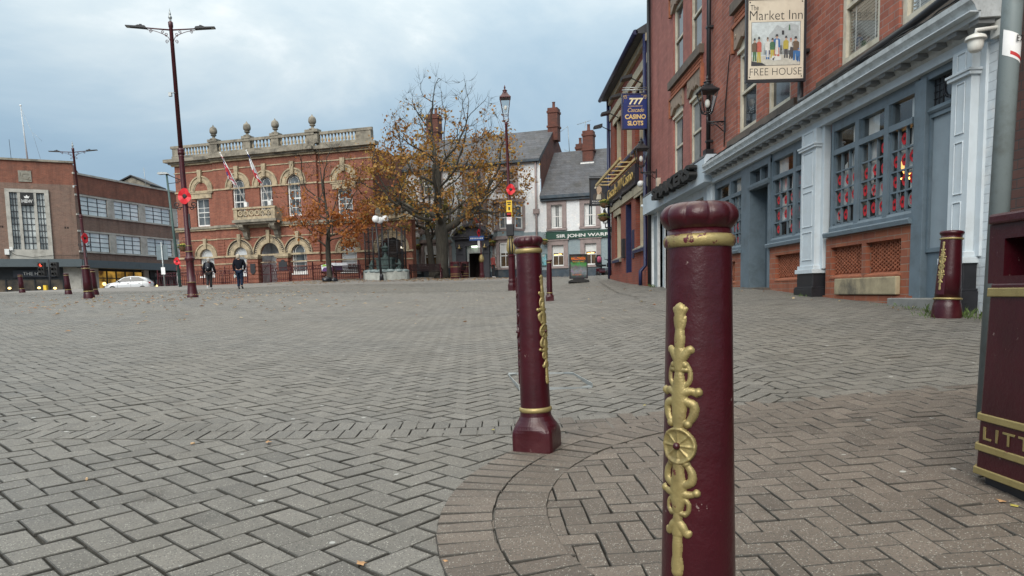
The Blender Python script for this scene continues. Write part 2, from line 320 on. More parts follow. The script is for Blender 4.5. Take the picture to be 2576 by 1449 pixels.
def pavmat(name,a,b_,warm):
    m,nt,N,L,b=newmat(name); v=objvec(nt)
    at_=N.new('ShaderNodeAttribute'); at_.attribute_name='tint'; tint=at_.outputs['Fac']
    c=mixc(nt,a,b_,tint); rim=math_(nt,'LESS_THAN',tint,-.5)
    big=ramp(nt,noise(nt,v,.55,5,.65),[(.38,0),(.66,1)]); c=mixc(nt,c,warm,math_(nt,'MULTIPLY',big,.55))
    stn=ramp(nt,noise(nt,v,.95,7,.72),[(.54,0),(.68,1)]); c=mixc(nt,c,mixc(nt,c,(.55,.53,.50),1.,'MULTIPLY'),math_(nt,'MULTIPLY',stn,.75)); st2=ramp(nt,noise(nt,v,3.1,3,.5),[(.66,0),(.70,1)]); c=mixc(nt,c,mixc(nt,c,(.62,.58,.55),1.,'MULTIPLY'),math_(nt,'MULTIPLY',st2,.7))
    sm=noise(nt,v,5,5); c=mixc(nt,c,mixc(nt,(.72,.72,.72),(1.25,1.25,1.25),sm),.8,'MULTIPLY')
    vo=N.new('ShaderNodeTexVoronoi'); vo.inputs['Scale'].default_value=190; L.new(v,vo.inputs['Vector'])
    vs_=N.new('ShaderNodeSeparateColor'); L.new(vo.outputs['Color'],vs_.inputs[0])
    spk=math_(nt,'MULTIPLY',math_(nt,'GREATER_THAN',vs_.outputs[0],.66),math_(nt,'LESS_THAN',vo.outputs['Distance'],math_(nt,'MULTIPLY_ADD',vs_.outputs[2],.3,.15)))
    dk=math_(nt,'MULTIPLY',math_(nt,'LESS_THAN',vs_.outputs[1],.24),math_(nt,'LESS_THAN',vo.outputs['Distance'],.5))
    c=mixc(nt,c,(.42,.40,.35),math_(nt,'MULTIPLY',spk,.72)); c=mixc(nt,c,(.035,.033,.03),math_(nt,'MULTIPLY',dk,.7))
    gu=N.new('ShaderNodeTexVoronoi'); gu.inputs['Scale'].default_value=2.6; gu.voronoi_dimensions='2D'; wv=N.new('ShaderNodeVectorMath'); wv.operation='ADD'; L.new(v,wv.inputs[0])
    wn=N.new('ShaderNodeTexNoise'); wn.inputs['Scale'].default_value=30; L.new(v,wn.inputs['Vector']); ws=N.new('ShaderNodeVectorMath'); ws.operation='SCALE'; L.new(wn.outputs['Color'],ws.inputs[0]); ws.inputs['Scale'].default_value=.012; L.new(ws.outputs[0],wv.inputs[1])
    L.new(wv.outputs[0],gu.inputs['Vector']); gs=N.new('ShaderNodeSeparateColor'); L.new(gu.outputs['Color'],gs.inputs[0])
    gum=math_(nt,'LESS_THAN',gu.outputs['Distance'],math_(nt,'MULTIPLY',gs.outputs[1],.036))
    gum=math_(nt,'MULTIPLY',gum,math_(nt,'GREATER_THAN',gs.outputs[0],.38)); c=mixc(nt,c,(.42,.42,.40),math_(nt,'MULTIPLY',gum,.75))
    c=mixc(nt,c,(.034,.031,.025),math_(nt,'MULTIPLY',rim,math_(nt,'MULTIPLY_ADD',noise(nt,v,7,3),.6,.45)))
    L.new(c,b.inputs['Base Color']); b.inputs['Roughness'].default_value=.62
    bump(nt,b,math_(nt,'ADD',noise(nt,v,220,3),math_(nt,'MULTIPLY',sm,.5)),.55,.004); return m
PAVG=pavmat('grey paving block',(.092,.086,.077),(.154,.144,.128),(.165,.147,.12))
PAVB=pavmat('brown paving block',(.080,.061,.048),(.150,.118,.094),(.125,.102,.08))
ARC=(1.44,2.36)
BXL=[(.60,3.95),(3.2,4.25),(8,4.75)]
def ybound(x): return np.interp(x,[p[0] for p in BXL],[p[1] for p in BXL])
def blocks(name,cx,cy,hl,hw,ang,dz,mat,bevel_y=13.0,wob=.0022,gap=.0034,ztop=.0):
    """lay one block at each centre: half length, half width and angle are arrays"""
    n=len(cx); rg=np.random.default_rng(len(name)+n)
    gap=np.where(cy<4,gap,np.interp(cy,[4,9],[gap,gap*.6])); hl=hl-gap; hw=hw-gap
    ca,sa=np.cos(ang),np.sin(ang)
    vs=[]; fs=[]; ti=[]
    near=cy<bevel_y
    def corners(ix,inset,drop,jit):
        out=[]
        for sx,sy in ((-1,-1),(1,-1),(1,1),(-1,1)):
            lx=sx*(hl[ix]-inset); ly=sy*(hw[ix]-inset)
            x=cx[ix]+lx*ca[ix]-ly*sa[ix]+jit[:,0,ix][len(out)]; y=cy[ix]+lx*sa[ix]+ly*ca[ix]+jit[:,1,ix][len(out)]
            z=G(x,y)+dz+tz[ix]+sx*tx[ix]+sy*ty[ix]-drop
            out.append(np.stack([x,y,z],1))
        return np.stack(out,1)
    jit=rg.normal(0,wob,(4,2,n)); fa=np.interp(cy,[4,10],[1,.35]); tz=rg.normal(0,.0009,n)*fa; tx=rg.normal(0,.0009,n)*fa; ty=rg.normal(0,.0009,n)*fa; tint=np.clip(rg.normal(.5,.24,n)+np.where(rg.random(n)<.05,-.6,0)+np.where(rg.random(n)<.04,.5,0),0,1)
    base=0; inset_=.0032 if gap.max()<.0025 else .0048
    for ix,isn in ((np.where(near)[0],True),(np.where(~near)[0],False)):
        if not len(ix): continue
        if isn:
            t0=corners(ix,inset_,0,jit); t1=corners(ix,.0012,.0022,jit); t2=corners(ix,0,.012,jit)
            V=np.concatenate([t0,t1,t2],1).reshape(-1,3); b0=base+np.arange(len(ix))*12
            F=[b0[:,None]+np.array([[0,1,2,3]])]
            for k in range(4):
                for lv in (0,4): F.append(b0[:,None]+np.array([[lv+4+k,lv+4+(k+1)%4,lv+(k+1)%4,lv+k]]))
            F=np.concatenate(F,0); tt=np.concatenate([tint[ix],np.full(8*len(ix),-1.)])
        else:
            t0=corners(ix,.0,0,jit); V=t0.reshape(-1,3); b0=base+np.arange(len(ix))*4
            F=b0[:,None]+np.array([[0,1,2,3]]); tt=tint[ix]
        vs.append(V); fs.append(F); ti.append(tt); base+=len(V)
    V=np.concatenate(vs); Fq=np.concatenate(fs); ti=np.concatenate(ti)
    me=D.meshes.new(name); me.from_pydata(V.tolist(),[],Fq.tolist()); me.materials.append(mat)
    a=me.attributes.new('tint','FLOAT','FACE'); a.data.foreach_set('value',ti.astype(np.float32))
    o=D.objects.new(name,me); COL.objects.link(o); return struct(o)
def herring(L_,W_,ang,x0,x1,y0,y1,ox=0,oy=0):
    """centres of a herringbone laid at an angle over a rectangle"""
    cxm,cym=(x0+x1)/2,(y0+y1)/2; rad=math.hypot(x1-x0,y1-y0)/2+1
    c,s=math.cos(ang),math.sin(ang)
    m_=np.arange(-int(rad/L_)-2,int(rad/L_)+3); n_=np.arange(-int(rad*1.5/W_)-2,int(rad*1.5/W_)+3)
    Mx,Nx=np.meshgrid(m_,n_); Mx=Mx.ravel(); Nx=Nx.ravel()
    px=Nx*W_+Mx*L_; py=Nx*W_-Mx*L_
    H=np.stack([px+L_/2,py+W_/2],1); V=np.stack([px+L_+W_/2,py+W_-L_/2],1)
    P=np.concatenate([H,V]); A=np.concatenate([np.zeros(len(H)),np.full(len(V),PI/2)])+ang
    X=cxm+ox+P[:,0]*c-P[:,1]*s; Y=cym+oy+P[:,0]*s+P[:,1]*c
    k=(X>x0)&(X<x1)&(Y>y0)&(Y<y1)
    return X[k],Y[k],A[k]
def infr(X,Y,mg=1.6): return (X>-.80*Y-mg)&(X<np.minimum(.80*Y+mg,9.))
def rr(X,Y): return np.hypot(X-ARC[0],Y-ARC[1])
# grey 45 degree field
X,Y,A=herring(.198,.119,R(47),-34,8.5,.4,YF)
rot=(X>1.9+.10*(Y-4.2))&(Y>4.3)
inb=(Y<ybound(X)-.12)&(X>.45)&~((rr(X,Y)>1.45)&(X<1.44))
inb|=(rr(X,Y)<1.45)&(Y<3.6)
band=(Y>3.76)&(Y<3.92)&(X<.4)
k=infr(X,Y)&~rot&~inb&~band
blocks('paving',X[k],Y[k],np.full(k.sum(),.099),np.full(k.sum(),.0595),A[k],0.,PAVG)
# square-laid grey field in front of the pub
X,Y,A=herring(.198,.119,R(7),1.0,9,4.1,YF)
k=infr(X,Y)&(X>1.9+.10*(Y-4.2)-.16)&(Y>ybound(X)-.1)
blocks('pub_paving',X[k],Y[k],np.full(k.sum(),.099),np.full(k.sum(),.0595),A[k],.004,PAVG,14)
# brown herringbone
X,Y,A=herring(.170,.085,R(2),-.2,5.5,.4,5.0)
k=infr(X,Y,1.2)&(Y<ybound(X)-.02)&((rr(X,Y)<1.42)|(X>1.0)|((Y>3.2)&(X>.30)))&~((rr(X,Y)>1.42)&(X<1.0)&(Y<3.2))
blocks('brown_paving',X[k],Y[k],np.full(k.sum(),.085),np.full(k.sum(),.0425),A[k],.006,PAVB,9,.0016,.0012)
# curved soldier courses
cx=[];cy=[];an=[];hl=[];hw=[]
for r0,r1 in ((1.29,1.48),(1.48,1.67)):
    rm=(r0+r1)/2; na=int(2*PI*rm/.089)
    for i in range(na):
        a=2*PI*i/na+(.02 if r0>1.4 else 0); x,y=ARC[0]+rm*math.cos(a),ARC[1]+rm*math.sin(a)
        if x<1.15 and y>.4 and y<3.62: cx.append(x);cy.append(y);an.append(a);hl.append((r1-r0)/2);hw.append(PI*rm/na)
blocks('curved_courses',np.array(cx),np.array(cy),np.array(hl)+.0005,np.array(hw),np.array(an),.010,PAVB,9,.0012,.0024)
cx=[];cy=[];an=[];hl=[];hw=[]
for row in (0,1):
    yb=3.645+row*.192
    for i in range(-52,7):
        x=i*.0905+.02*row; yy=yb+.096+ (.0 if x>-1 else (x+1)*.006)
        cx.append(x);cy.append(yy);an.append(PI/2);hl.append(.096);hw.append(.0452)
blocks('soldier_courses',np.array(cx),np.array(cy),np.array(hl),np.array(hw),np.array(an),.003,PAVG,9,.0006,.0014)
# ------------------------------------------------------------------ bollards
def smooth_prof(pts,k=3):
    out=[]
    for i in range(len(pts)-1):
        p0=pts[max(i-1,0)];p1=pts[i];p2=pts[i+1];p3=pts[min(i+2,len(pts)-1)]
        for j in range(k):
            t=j/k
            out.append(tuple(.5*((2*p1[q])+(-p0[q]+p2[q])*t+(2*p0[q]-5*p1[q]+4*p2[q]-p3[q])*t*t+(-p0[q]+3*p1[q]-3*p2[q]+p3[q])*t**3) for q in (0,1)))
    return out+[pts[-1]]
def _orn_field():
    """height of the cast relief over (s,v): one fused surface with rounded ribs, s in metres across, v along the strip"""
    caps=[]; h,W_=.485,.0400
    def strap(pts,rad,top=1.):
        q=smooth_prof(pts,7); rr_=np.interp(np.linspace(0,1,len(q)),np.linspace(0,1,len(rad)),rad)*W_
        for (a,b),r in zip(q,rr_): caps.append((a*W_,b*h,r,top))
    def blob(s,v,r): caps.append((s*W_,v*h,r*W_,1.25))
    strap([(0,.0),(0,.045),(0,.10),(0,.165)],[.30,.24,.27,.20]); strap([(0,.15),(0,.20),(0,.235)],[.30,.25,.20])
    strap([(0,.235),(0,.28),(0,.325),(0,.37),(0,.42)],[.22,.40,.44,.34,.25]); strap([(0,.55),(0,.60),(0,.655),(0,.70),(0,.765)],[.26,.36,.44,.38,.20])
    strap([(0,.77),(0,.80),(0,.845)],[.22,.34,.26]); strap([(0,.845),(0,.885),(0,.925),(0,.95),(0,.995)],[.22,.28,.21,.25,.30])
    for sg in (-1,1):
        strap([(0,.19),(sg*.22,.178),(sg*.48,.150),(sg*.60,.158)],[.26,.24,.17,.12])
        strap([(sg*.24,.29),(sg*.52,.268),(sg*.52,.240),(sg*.36,.226)],[.13,.12,.11,.14]); strap([(sg*.2,.303),(sg*.6,.303),(sg*.86,.310)],[.22,.16,.14]); blob(sg*.88,.311,.19)
        strap([(sg*.26,.335),(sg*.64,.352),(sg*.66,.385),(sg*.44,.415)],[.18,.21,.19,.15]); blob(sg*.40,.420,.18)
        strap([(sg*.26,.655),(sg*.70,.640),(sg*.70,.605),(sg*.46,.572)],[.18,.22,.21,.16]); blob(sg*.44,.570,.20)
        strap([(sg*.2,.685),(sg*.58,.693),(sg*.84,.683)],[.22,.17,.15]); blob(sg*.90,.690,.20)
        strap([(sg*.24,.705),(sg*.50,.730),(sg*.52,.765),(sg*.34,.790)],[.13,.12,.11,.14]); blob(sg*.31,.790,.16)
        strap([(0,.80),(sg*.22,.825),(sg*.50,.848),(sg*.60,.842)],[.26,.24,.17,.11])
        strap([(0,.915),(sg*.17,.94),(sg*.27,.965)],[.2,.13,.08]); strap([(0,.07),(sg*.16,.045),(sg*.26,.012)],[.2,.14,.08]); strap([(0,.975),(sg*.18,.985),(sg*.30,.998)],[.2,.14,.10])
    for v in (.228,.772): strap([(-.36,v),(0,v),(.36,v)],[.12,.13,.12],1.35)
    ds=.00125; S_=np.arange(-.046,.0461,ds); V_=np.arange(-.012,.4971,ds); A,B=np.meshgrid(S_,V_); H=np.zeros_like(A)
    for a,b,r,t in caps:
        i0,i1=np.searchsorted(V_,[b-r-ds,b+r+ds]); j0,j1=np.searchsorted(S_,[a-r-ds,a+r+ds])
        if i1<=i0 or j1<=j0: continue
        d=np.hypot(A[i0:i1,j0:j1]-a,B[i0:i1,j0:j1]-b)/r; f=np.where(d<1,np.sqrt(np.maximum(0,1-d*d)),0); H[i0:i1,j0:j1]=np.maximum(H[i0:i1,j0:j1],f*min(.0075,.62*r+.0012)*t)
    # rosette: dished disc with eight spokes and a raised rim
    cy=.485*h; ro=.0345; d=np.hypot(A,B-cy)/ro; an=np.arctan2(B-cy,A); sp=np.abs(((an/(PI/4))+.5)%1-.5)
    hr=np.where(d<1,.0035+.0045*np.exp(-((d-.90)/.11)**2)+.0028*np.exp(-(sp/.13)**2)*np.exp(-((d-.5)/.4)**2)+.003*np.exp(-(d/.2)**2),0); hr=np.where(d>.97,hr*np.clip((1-d)/.03,0,1)**.5,hr)
    H=np.maximum(H,hr); return A,B,H
_OA,_OB,_OH=_orn_field()
def ornament(phi,Rz,z0,h,depth=.012):
    """gilded cast relief wrapped round the shaft"""
    k=h/.485; ny,nx=_OH.shape; M=_OH>1e-5; M2=M.copy()
    M2[1:]|=M[:-1]; M2[:-1]|=M[1:]; M2[:,1:]|=M[:,:-1]; M2[:,:-1]|=M[:,1:]
    idx=-np.ones(_OH.shape,int); idx[M2]=np.arange(M2.sum()); vs=[]
    for i,j in zip(*np.where(M2)):
        z=z0+_OB[i,j]*k; q=Rz(z); a=phi+_OA[i,j]*k/q; r=q-.0006+_OH[i,j]*k; vs.append((r*math.cos(a),r*math.sin(a),z))
    C=M2[:-1,:-1]&M2[1:,:-1]&M2[:-1,1:]&M2[1:,1:]; fs=[(idx[i,j],idx[i,j+1],idx[i+1,j+1],idx[i+1,j]) for i,j in zip(*np.where(C))]
    mb=MB(); mb.add(vs,[tuple(int(x) for x in f) for f in fs],0,True)
    z=z0+.485*h; r=Rz(z)+.006; return mb,(r*math.cos(phi),r*math.sin(phi),z)
BPR=[(.0,1.0),(.040,.999),(.058,.994),(.068,.982),(.069,.969),(.062,.957),(.0555,.950),(.056,.944)]
def bollard(name,label,loc,rz,phis,group,chip=False,tilt=(0,0),sc=1.,scal=True,relief='gold ornament'):
    t=thing(name,label,'bollard',loc,rz,group); t.rotation_euler[0],t.rotation_euler[1]=tilt; t.scale=(sc,)*3
    Rz=lambda z: .0575+(.94-z)*(.0705-.0575)/(.94-.2)
    sca=(lambda a,z: 1+((.085*abs(math.cos(5*a))**.5-.065)*min(1,(z-.955)/.012) if z>.955 else 0)) if scal else None
    MB().lathe(smooth_prof(BPR[::-1],4),140,(0,0,0),0,True,0,sca).build('cap',MAROON,t)
    sh=MB(); sh.lathe([(Rz(.185),.185)]+[(Rz(z),z) for z in np.linspace(.2,.935,12)]+[(Rz(.94),.95)],40); sh.build('shaft',MAROON,t)
    def ring(z,r,w): 
        mb=MB(); pr=[(r+.0 + w*math.cos(a)*.75-.004, z+w*math.sin(a)) for a in np.linspace(-PI/2,PI/2,9)]; mb.lathe(pr,40); mb.build('gold_ring',GOLDCHIP if (chip and z>.5) else GOLD,t)
    ring(.930,.060,.0118); ring(.195,.0725,.0125)
    # pedestal: round flare running into a square block with hollow chamfers
    mb=MB(); n=48; hs=.097
    rows=[]
    for z,r,q in [(.185,.072,0),(.165,.074,.0),(.145,.084,.05),(.125,.097,.25),(.108,.106,.55),(.095,.112,.8),(.08,.115,.93),(.06,.116,1),(.0,.117,1),(-.06,.117,1)]:
        row=[]
        for i in range(n):
            a=2*PI*i/n+PI/4; ca,sa=math.cos(a),math.sin(a); sq=min(hs/max(abs(ca),1e-6),hs/max(abs(sa),1e-6)); sq=min(sq,.128)
            rr2=r*(1-q)+sq*q; row.append((rr2*ca,rr2*sa,z))
        rows.append(row)
    vs=[p for r_ in rows for p in r_]
    mb.add(vs,[(j*n+i,j*n+(i+1)%n,(j+1)*n+(i+1)%n,(j+1)*n+i) for j in range(len(rows)-1) for i in range(n)],0,False)
    mb.build('pedestal',MAROON,t,.004)
    for ph in phis:
        o,c=ornament(ph,Rz,.325,.485); oo=o.build('ornament',MAROON if ph>2.5 else GOLD,t)
        b=MB(); b.ell(c,.007,10,6); b.build('bolt',MAROON,oo)
    return t
p=gp(1352,1132)
bollard('bollard','maroon bollard on a square foot, second nearest, gold relief along its right edge',p,R(-20),[R(-10),R(187)],'slim maroon bollards with gold rings',tilt=(0,R(-1.6)))
bollard('bollard','nearest maroon bollard, cut off by the bottom edge, its gold cast ornament facing the viewer',(.367,1.31,-.042),0,[R(-139)],'slim maroon bollards with gold rings',chip=True)
p=gp(1383,757)
t=bollard('bollard','small distant slim maroon bollard standing in front of the slate-roofed pub',p,0,[R(190)],'slim maroon bollards with gold rings',sc=1.0)
def fatbollard(label,loc,phi=None,tilt=(0,0),sc=1.,grp='stout maroon bollards'):
    t=thing('stout_bollard',label,'bollard',loc,0,grp); t.rotation_euler=(tilt[0],tilt[1],0); t.scale=(sc,)*3
    MB().lathe(smooth_prof([(.0,1.),(.10,.998),(.122,.985),(.124,.965),(.11,.945),(.108,.93)][::-1],3),30,sc=lambda a,z:1+(.03*abs(math.cos(7*a))-.015 if z>.95 else 0)).build('cap',MAROON,t)
    MB().lathe([(.138,.2),(.125,.5),(.109,.9),(.108,.94)],28).build('shaft',MAROON,t)
    for z,r in ((.905,.113),(.212,.142)): MB().lathe([(r-.012,z-.014),(r+.006,z-.01),(r+.010,z),(r+.006,z+.01),(r-.012,z+.014)],30).build('gold_ring',GOLD,t)
    MB().lathe(smooth_prof([(.16,-.1),(.16,.0),(.157,.06),(.15,.13),(.14,.17),(.137,.205)],3),28).build('pedestal',MAROON,t)
    if phi is not None:
        pl=MB(); 
        for z0,z1 in ((.26,.9),):
            a0,a1=phi-.42,phi+.42
            for i in range(6):
                aa=a0+(a1-a0)*i/6; ab=a0+(a1-a0)*(i+1)/6
                q=lambda a,z,o:((np.interp(z,[.2,.94],[.138,.108])+o)*math.cos(a),(np.interp(z,[.2,.94],[.138,.108])+o)*math.sin(a),z)
                pl.add([q(aa,z0,.004),q(ab,z0,.004),q(ab,z1,.004),q(aa,z1,.004)],[(0,1,2,3)])
        pl.build('panel',MAROON,t)
        o,c=ornament(phi,lambda z:float(np.interp(z,[.2,.94],[.143,.113])),.32,.54); o.build('ornament',GOLD,t)
    return t
p=(4.75,7.5,.455); fatbollard('leaning stout maroon bollard by the blank grey door of the pub',p,R(198),(R(-1.0),R(2.6)),.91)
for px,pyb,Y,lab,sc in ((225,752,22,'largest of the four stout bollards on the left, in front of a tall lamp post',1.0),(238,737,28.5,'stout maroon bollard half hidden behind the largest one on the left',1.0),(172,733,34,'leaning stout maroon bollard in front of the pale shop pier',.98),(56,733,40,'farthest stout maroon bollard, before the shop front at the left edge',1.)):
    q=at(px,Y,pyb); fatbollard(lab,q,None,(0,R(-3)),sc)
# ------------------------------------------------------------------ litter bin at the right edge
def litterbin():
    t=thing('litter_bin','big maroon litter bin with gold bands cut off by the right edge of the photo','litter bin',(1.70,2.46,.10),0)
    # local: x to the right (+X), y towards the viewer is -Y
    w,dp=.64,.62
    def taper(z): return .022*(1-(z/.93))
    def shell(z0,z1,e=0.,name='body',m=MAROON,slot=None,bev=.006):
        mb=MB(); a0,a1=taper(z0)+e,taper(z1)+e; c=.03
        def lp(a,z): return [(-a+c,a,z),(-a,a-c,z),(-a,-w-a+c,z),(-a+c,-w-a,z),(dp+a-c,-w-a,z),(dp+a,-w-a+c,z),(dp+a,a-c,z),(dp+a-c,a,z)]
        mb.add(lp(a0,z0)+lp(a1,z1),[tuple(range(7,-1,-1)),tuple(range(8,16))]+[(i,(i+1)%8,8+(i+1)%8,8+i) for i in range(8)])
        return mb.build(name,m,t,bev)
    shell(-.04,.03,-.02,'plinth',BLACKM); shell(.03,.70,0,'body')
    # upper part with a posting slot in each long side
    mb=MB(); a=.002
    def side(M):
        k=len(mb.v); mb.M=M
        mb.wall(.0,w,.70,.90,[(.075,w-.075,.725,.850)],0,.10,0); mb.M=None
    side(Matrix.Translation((0,0,0))@Matrix.Rotation(-PI/2,4,'Z')); side(Matrix.Translation((dp,-w,0))@Matrix.Rotation(PI/2,4,'Z'))
    mb.box(0,dp,-.004,0,.70,.90); mb.box(0,dp,-w,-w+.004,.70,.90)
    mb.build('hood',MAROON,t,.004)
    shell(.90,.935,.016,'lid',MAROON,bev=.008)
    li=MB(); li.lathe([(.20,.05),(.21,.745)],24,(dp/2,-w/2,0)); li.build('liner',STEEL,t)
    for z0,z1 in ((.655,.685),(.222,.247),(.115,.140),(.030,.055)): shell(z0,z1,.007,'gold_band',GOLD,bev=.003)
    M=T(-.016,-.212,.158)@Matrix.Rotation(-PI/2,4,'Z')@FM
    text('lettering','LITTER',.05,GOLD,t,M,.004,width=.36,off=.0006,height=.045,sp=1.35)
    return t
litterbin()
# ------------------------------------------------------------------ grey pole with sticker
x,y=2.325,3.34
t=thing('grey_pole','thick grey steel pole with a white paper sticker behind the litter bin','pole',(x,y,g(x,y)-.05)); t.rotation_euler=(0,R(1.3),0)
MB().lathe([(.042,0),(.042,4.2)],28).build('shaft',GREYPAINT,t)
STK=M_('white paper sticker',(.78,.77,.75),.7); 
mb=MB()
for i in range(14):
    a0=R(195)+i*R(11);a1=a0+R(11); q=lambda a,z:(.0432*math.cos(a),.0432*math.sin(a),z); z=1.74-.004*i
    mb.add([q(a0,z),q(a1,z-.004),q(a1,z+.108),q(a0,z+.112)],[(0,1,2,3)],0,True)
    if 3<i<12: mb.add([tuple(1.004*c if k<2 else c for k,c in enumerate(p)) for p in (q(a0,z+.012),q(a1,z+.008),q(a1,z+.024),q(a0,z+.028))],[(0,1,2,3)],1,True)
st=mb.build('sticker',[STK,M_('red ink',(.5,.03,.03),.7)],t)
text('lettering','E7',.04,BLACKD,st,T(.012,-.0452,1.79)@Matrix.Rotation(R(15),4,'Z')@FM,.0004)
# ------------------------------------------------------------------ double-arm lamp posts
def scroll(c,r,turns,sx,sz,start=0.,n=18):
    return [(c[0]+sx*r*(1-.75*i/n)*math.cos(start+turns*2*PI*i/n),c[1],c[2]+sz*r*(1-.75*i/n)*math.sin(start+turns*2*PI*i/n)) for i in range(n+1)]
def tall_lamp(label,loc,rz=0,tilt=0.,cam_=True):
    t=thing('double_lamp_post',label,'lamp post',loc,rz,'tall maroon lamp posts with two arms'); t.rotation_euler[1]=tilt
    MB().lathe([(.155,-.3),(.155,.05),(.15,.075),(.14,.09),(.135,.15),(.118,.30),(.112,.42),(.118,.43),(.118,.45),(.108,.46),(.104,1.0),(.108,1.02)],24).build('base',MAROONFAR,t)
    gd=MB(); gd.lathe([(.10,.435),(.123,.437),(.123,.45),(.10,.453)],24)
    for i in range(16): a=2*PI*i/16; gd.ell((.145*math.cos(a),.145*math.sin(a),.092),.012,6,4)
    gd.lathe([(.08,1.30),(.112,1.302),(.112,1.318),(.08,1.32)],20); gd.lathe([(.07,1.46),(.092,1.462),(.092,1.475),(.07,1.478)],20)
    gd.build('gold_trim',GOLD,t)
    MB().lathe([(.104,1.0),(.112,1.04),(.135,1.10),(.138,1.13),(.11,1.15),(.095,1.18),(.09,1.3),(.082,1.5),(.075,1.52),(.070,3.9),(.075,3.95),(.078,4.0)],24).build('lower_shaft',MAROONFAR,t)
    MB().lathe([(.088,4.0),(.088,4.06),(.082,4.08),(.088,4.10),(.088,4.16),(.062,4.18)],20).build('collar',MAROONFAR,t)
    MB().lathe([(.060,4.16),(.050,7.42),(.062,7.44),(.064,7.56),(.05,7.58)],20).build('upper_shaft',MAROONFAR,t)
    MB().lathe(smooth_prof([(.02,7.57),(.03,7.60),(.028,7.64),(.05,7.68),(.045,7.72),(.022,7.76),(.032,7.78),(.022,7.82),(.008,7.90),(.002,7.95)],2),14).build('finial',STEEL,t)
    for s in (-1,1):
        ar=MB(); ar.tube([(0,0,7.36),(s*.70,0,7.41)],[.022,.018],8)
        pts=[(s*.04,0,7.05),(s*.10,0,7.18),(s*.26,0,7.27),(s*.45,0,7.335),(s*.62,0,7.36)]; ar.tube([(a,0,b) for a,b in smooth_prof([(p[0],p[2]) for p in pts],4)],.009,5)
        for c,r in (((s*.12,0,7.06),.05),((s*.13,0,7.24),.05),((s*.22,0,7.31),.045),((s*.52,0,7.33),.05)): ar.tube(scroll(c,r,1.3,s,1,-PI/2),.008,5)
        o=ar.build('arm',MAROONFAR,t)
        h=MB(); h.prism([(s*.62,7.385),(s*.66,7.45),(s*.84,7.47),(s*.90,7.445),(s*1.16,7.455),(s*1.16,7.425),(s*.80,7.40)],-.075,.075,'y'); h.box(s*.78-.03,s*.78+.03,-.03,.03,7.45,7.50)
        h.build('lamp_head',IRON,t)
        MB().box(min(s*.88,s*1.14),max(s*.88,s*1.14),-.06,.06,7.418,7.424).build('lens',STEEL,t)
    mo=MB()
    for s in (-1,1):
        mo.tube([(s*.06,0,2.56)]+scroll((s*.22,0,2.62),.09,1.2,s,1,-PI/2),.014,5); mo.tube(scroll((s*.16,0,2.53),.07,1.1,s,-1,-PI/2),.012,5)
    mo.build('scroll_bracket',IRON,t)
    if cam_: 
        c=MB(); c.tube([(0,-.06,5.66),(-.10,-.10,5.66)],.014,6); c.box(-.17,-.09,-.14,-.06,5.56,5.66); c.build('junction_box',STEEL,t)
        c=MB(); c.box(.07,.11,-.09,-.03,1.95,2.35); c.build('control_box',IRON,t)
    return t
def poppy(label,loc,rz=0,s=1.,tilt=0):
    t=thing('poppy_decoration',label,'poppy',loc,rz,'big poppies on the street poles'); t.scale=(s,)*3; t.rotation_euler[1]=tilt
    mb=MB(); n=48; vs=[(0,-.012,0)]
    for i in range(n):
        a=2*PI*i/n; r=.215*(.86+.14*abs(math.cos(2*a+.3))**.7)*(1-.02*math.sin(3*a)); vs.append((r*math.cos(a)*.88,-.012-.035*abs(math.sin(2*a+.3)),r*math.sin(a)*1.06))
    vs+=[(x,y+.012,z) for x,y,z in vs]; k=n+1
    mb.add(vs,[(0,1+i,1+(i+1)%n) for i in range(n)]+[(k,k+1+(i+1)%n,k+1+i) for i in range(n)]+[(1+i,k+1+i,k+1+(i+1)%n,1+(i+1)%n) for i in range(n)])
    mb.build('petals',REDFELT,t)
    c=MB(); c.M=Matrix.Rotation(PI/2,4,'X'); c.lathe([(.07,.0),(.066,.022),(.03,.03)],20,sc=lambda a,z:1.0); c.build('centre',BLACKD,t); return t
q=at(485,20.5,747); LA=q
tall_lamp('tallest maroon double-arm lamp post standing nearest, left of the walking pair',(q.x,q.y,q.z-.02),R(8),R(-1.0))
poppy('large red poppy high on the nearest tall lamp post',(q.x-.0,q.y-.11,zat(470,494,20.4)),0,.98)
q=at(226,38,735)
tall_lamp('second tall double-arm lamp post, farther off before the brown brick store',(q.x,q.y,q.z-.1),R(8),R(-2.2))
poppy('red poppy seen edge-on on the farther double-arm lamp post',(q.x+.0,q.y-.12,zat(210,600,38)),R(78),1.2)
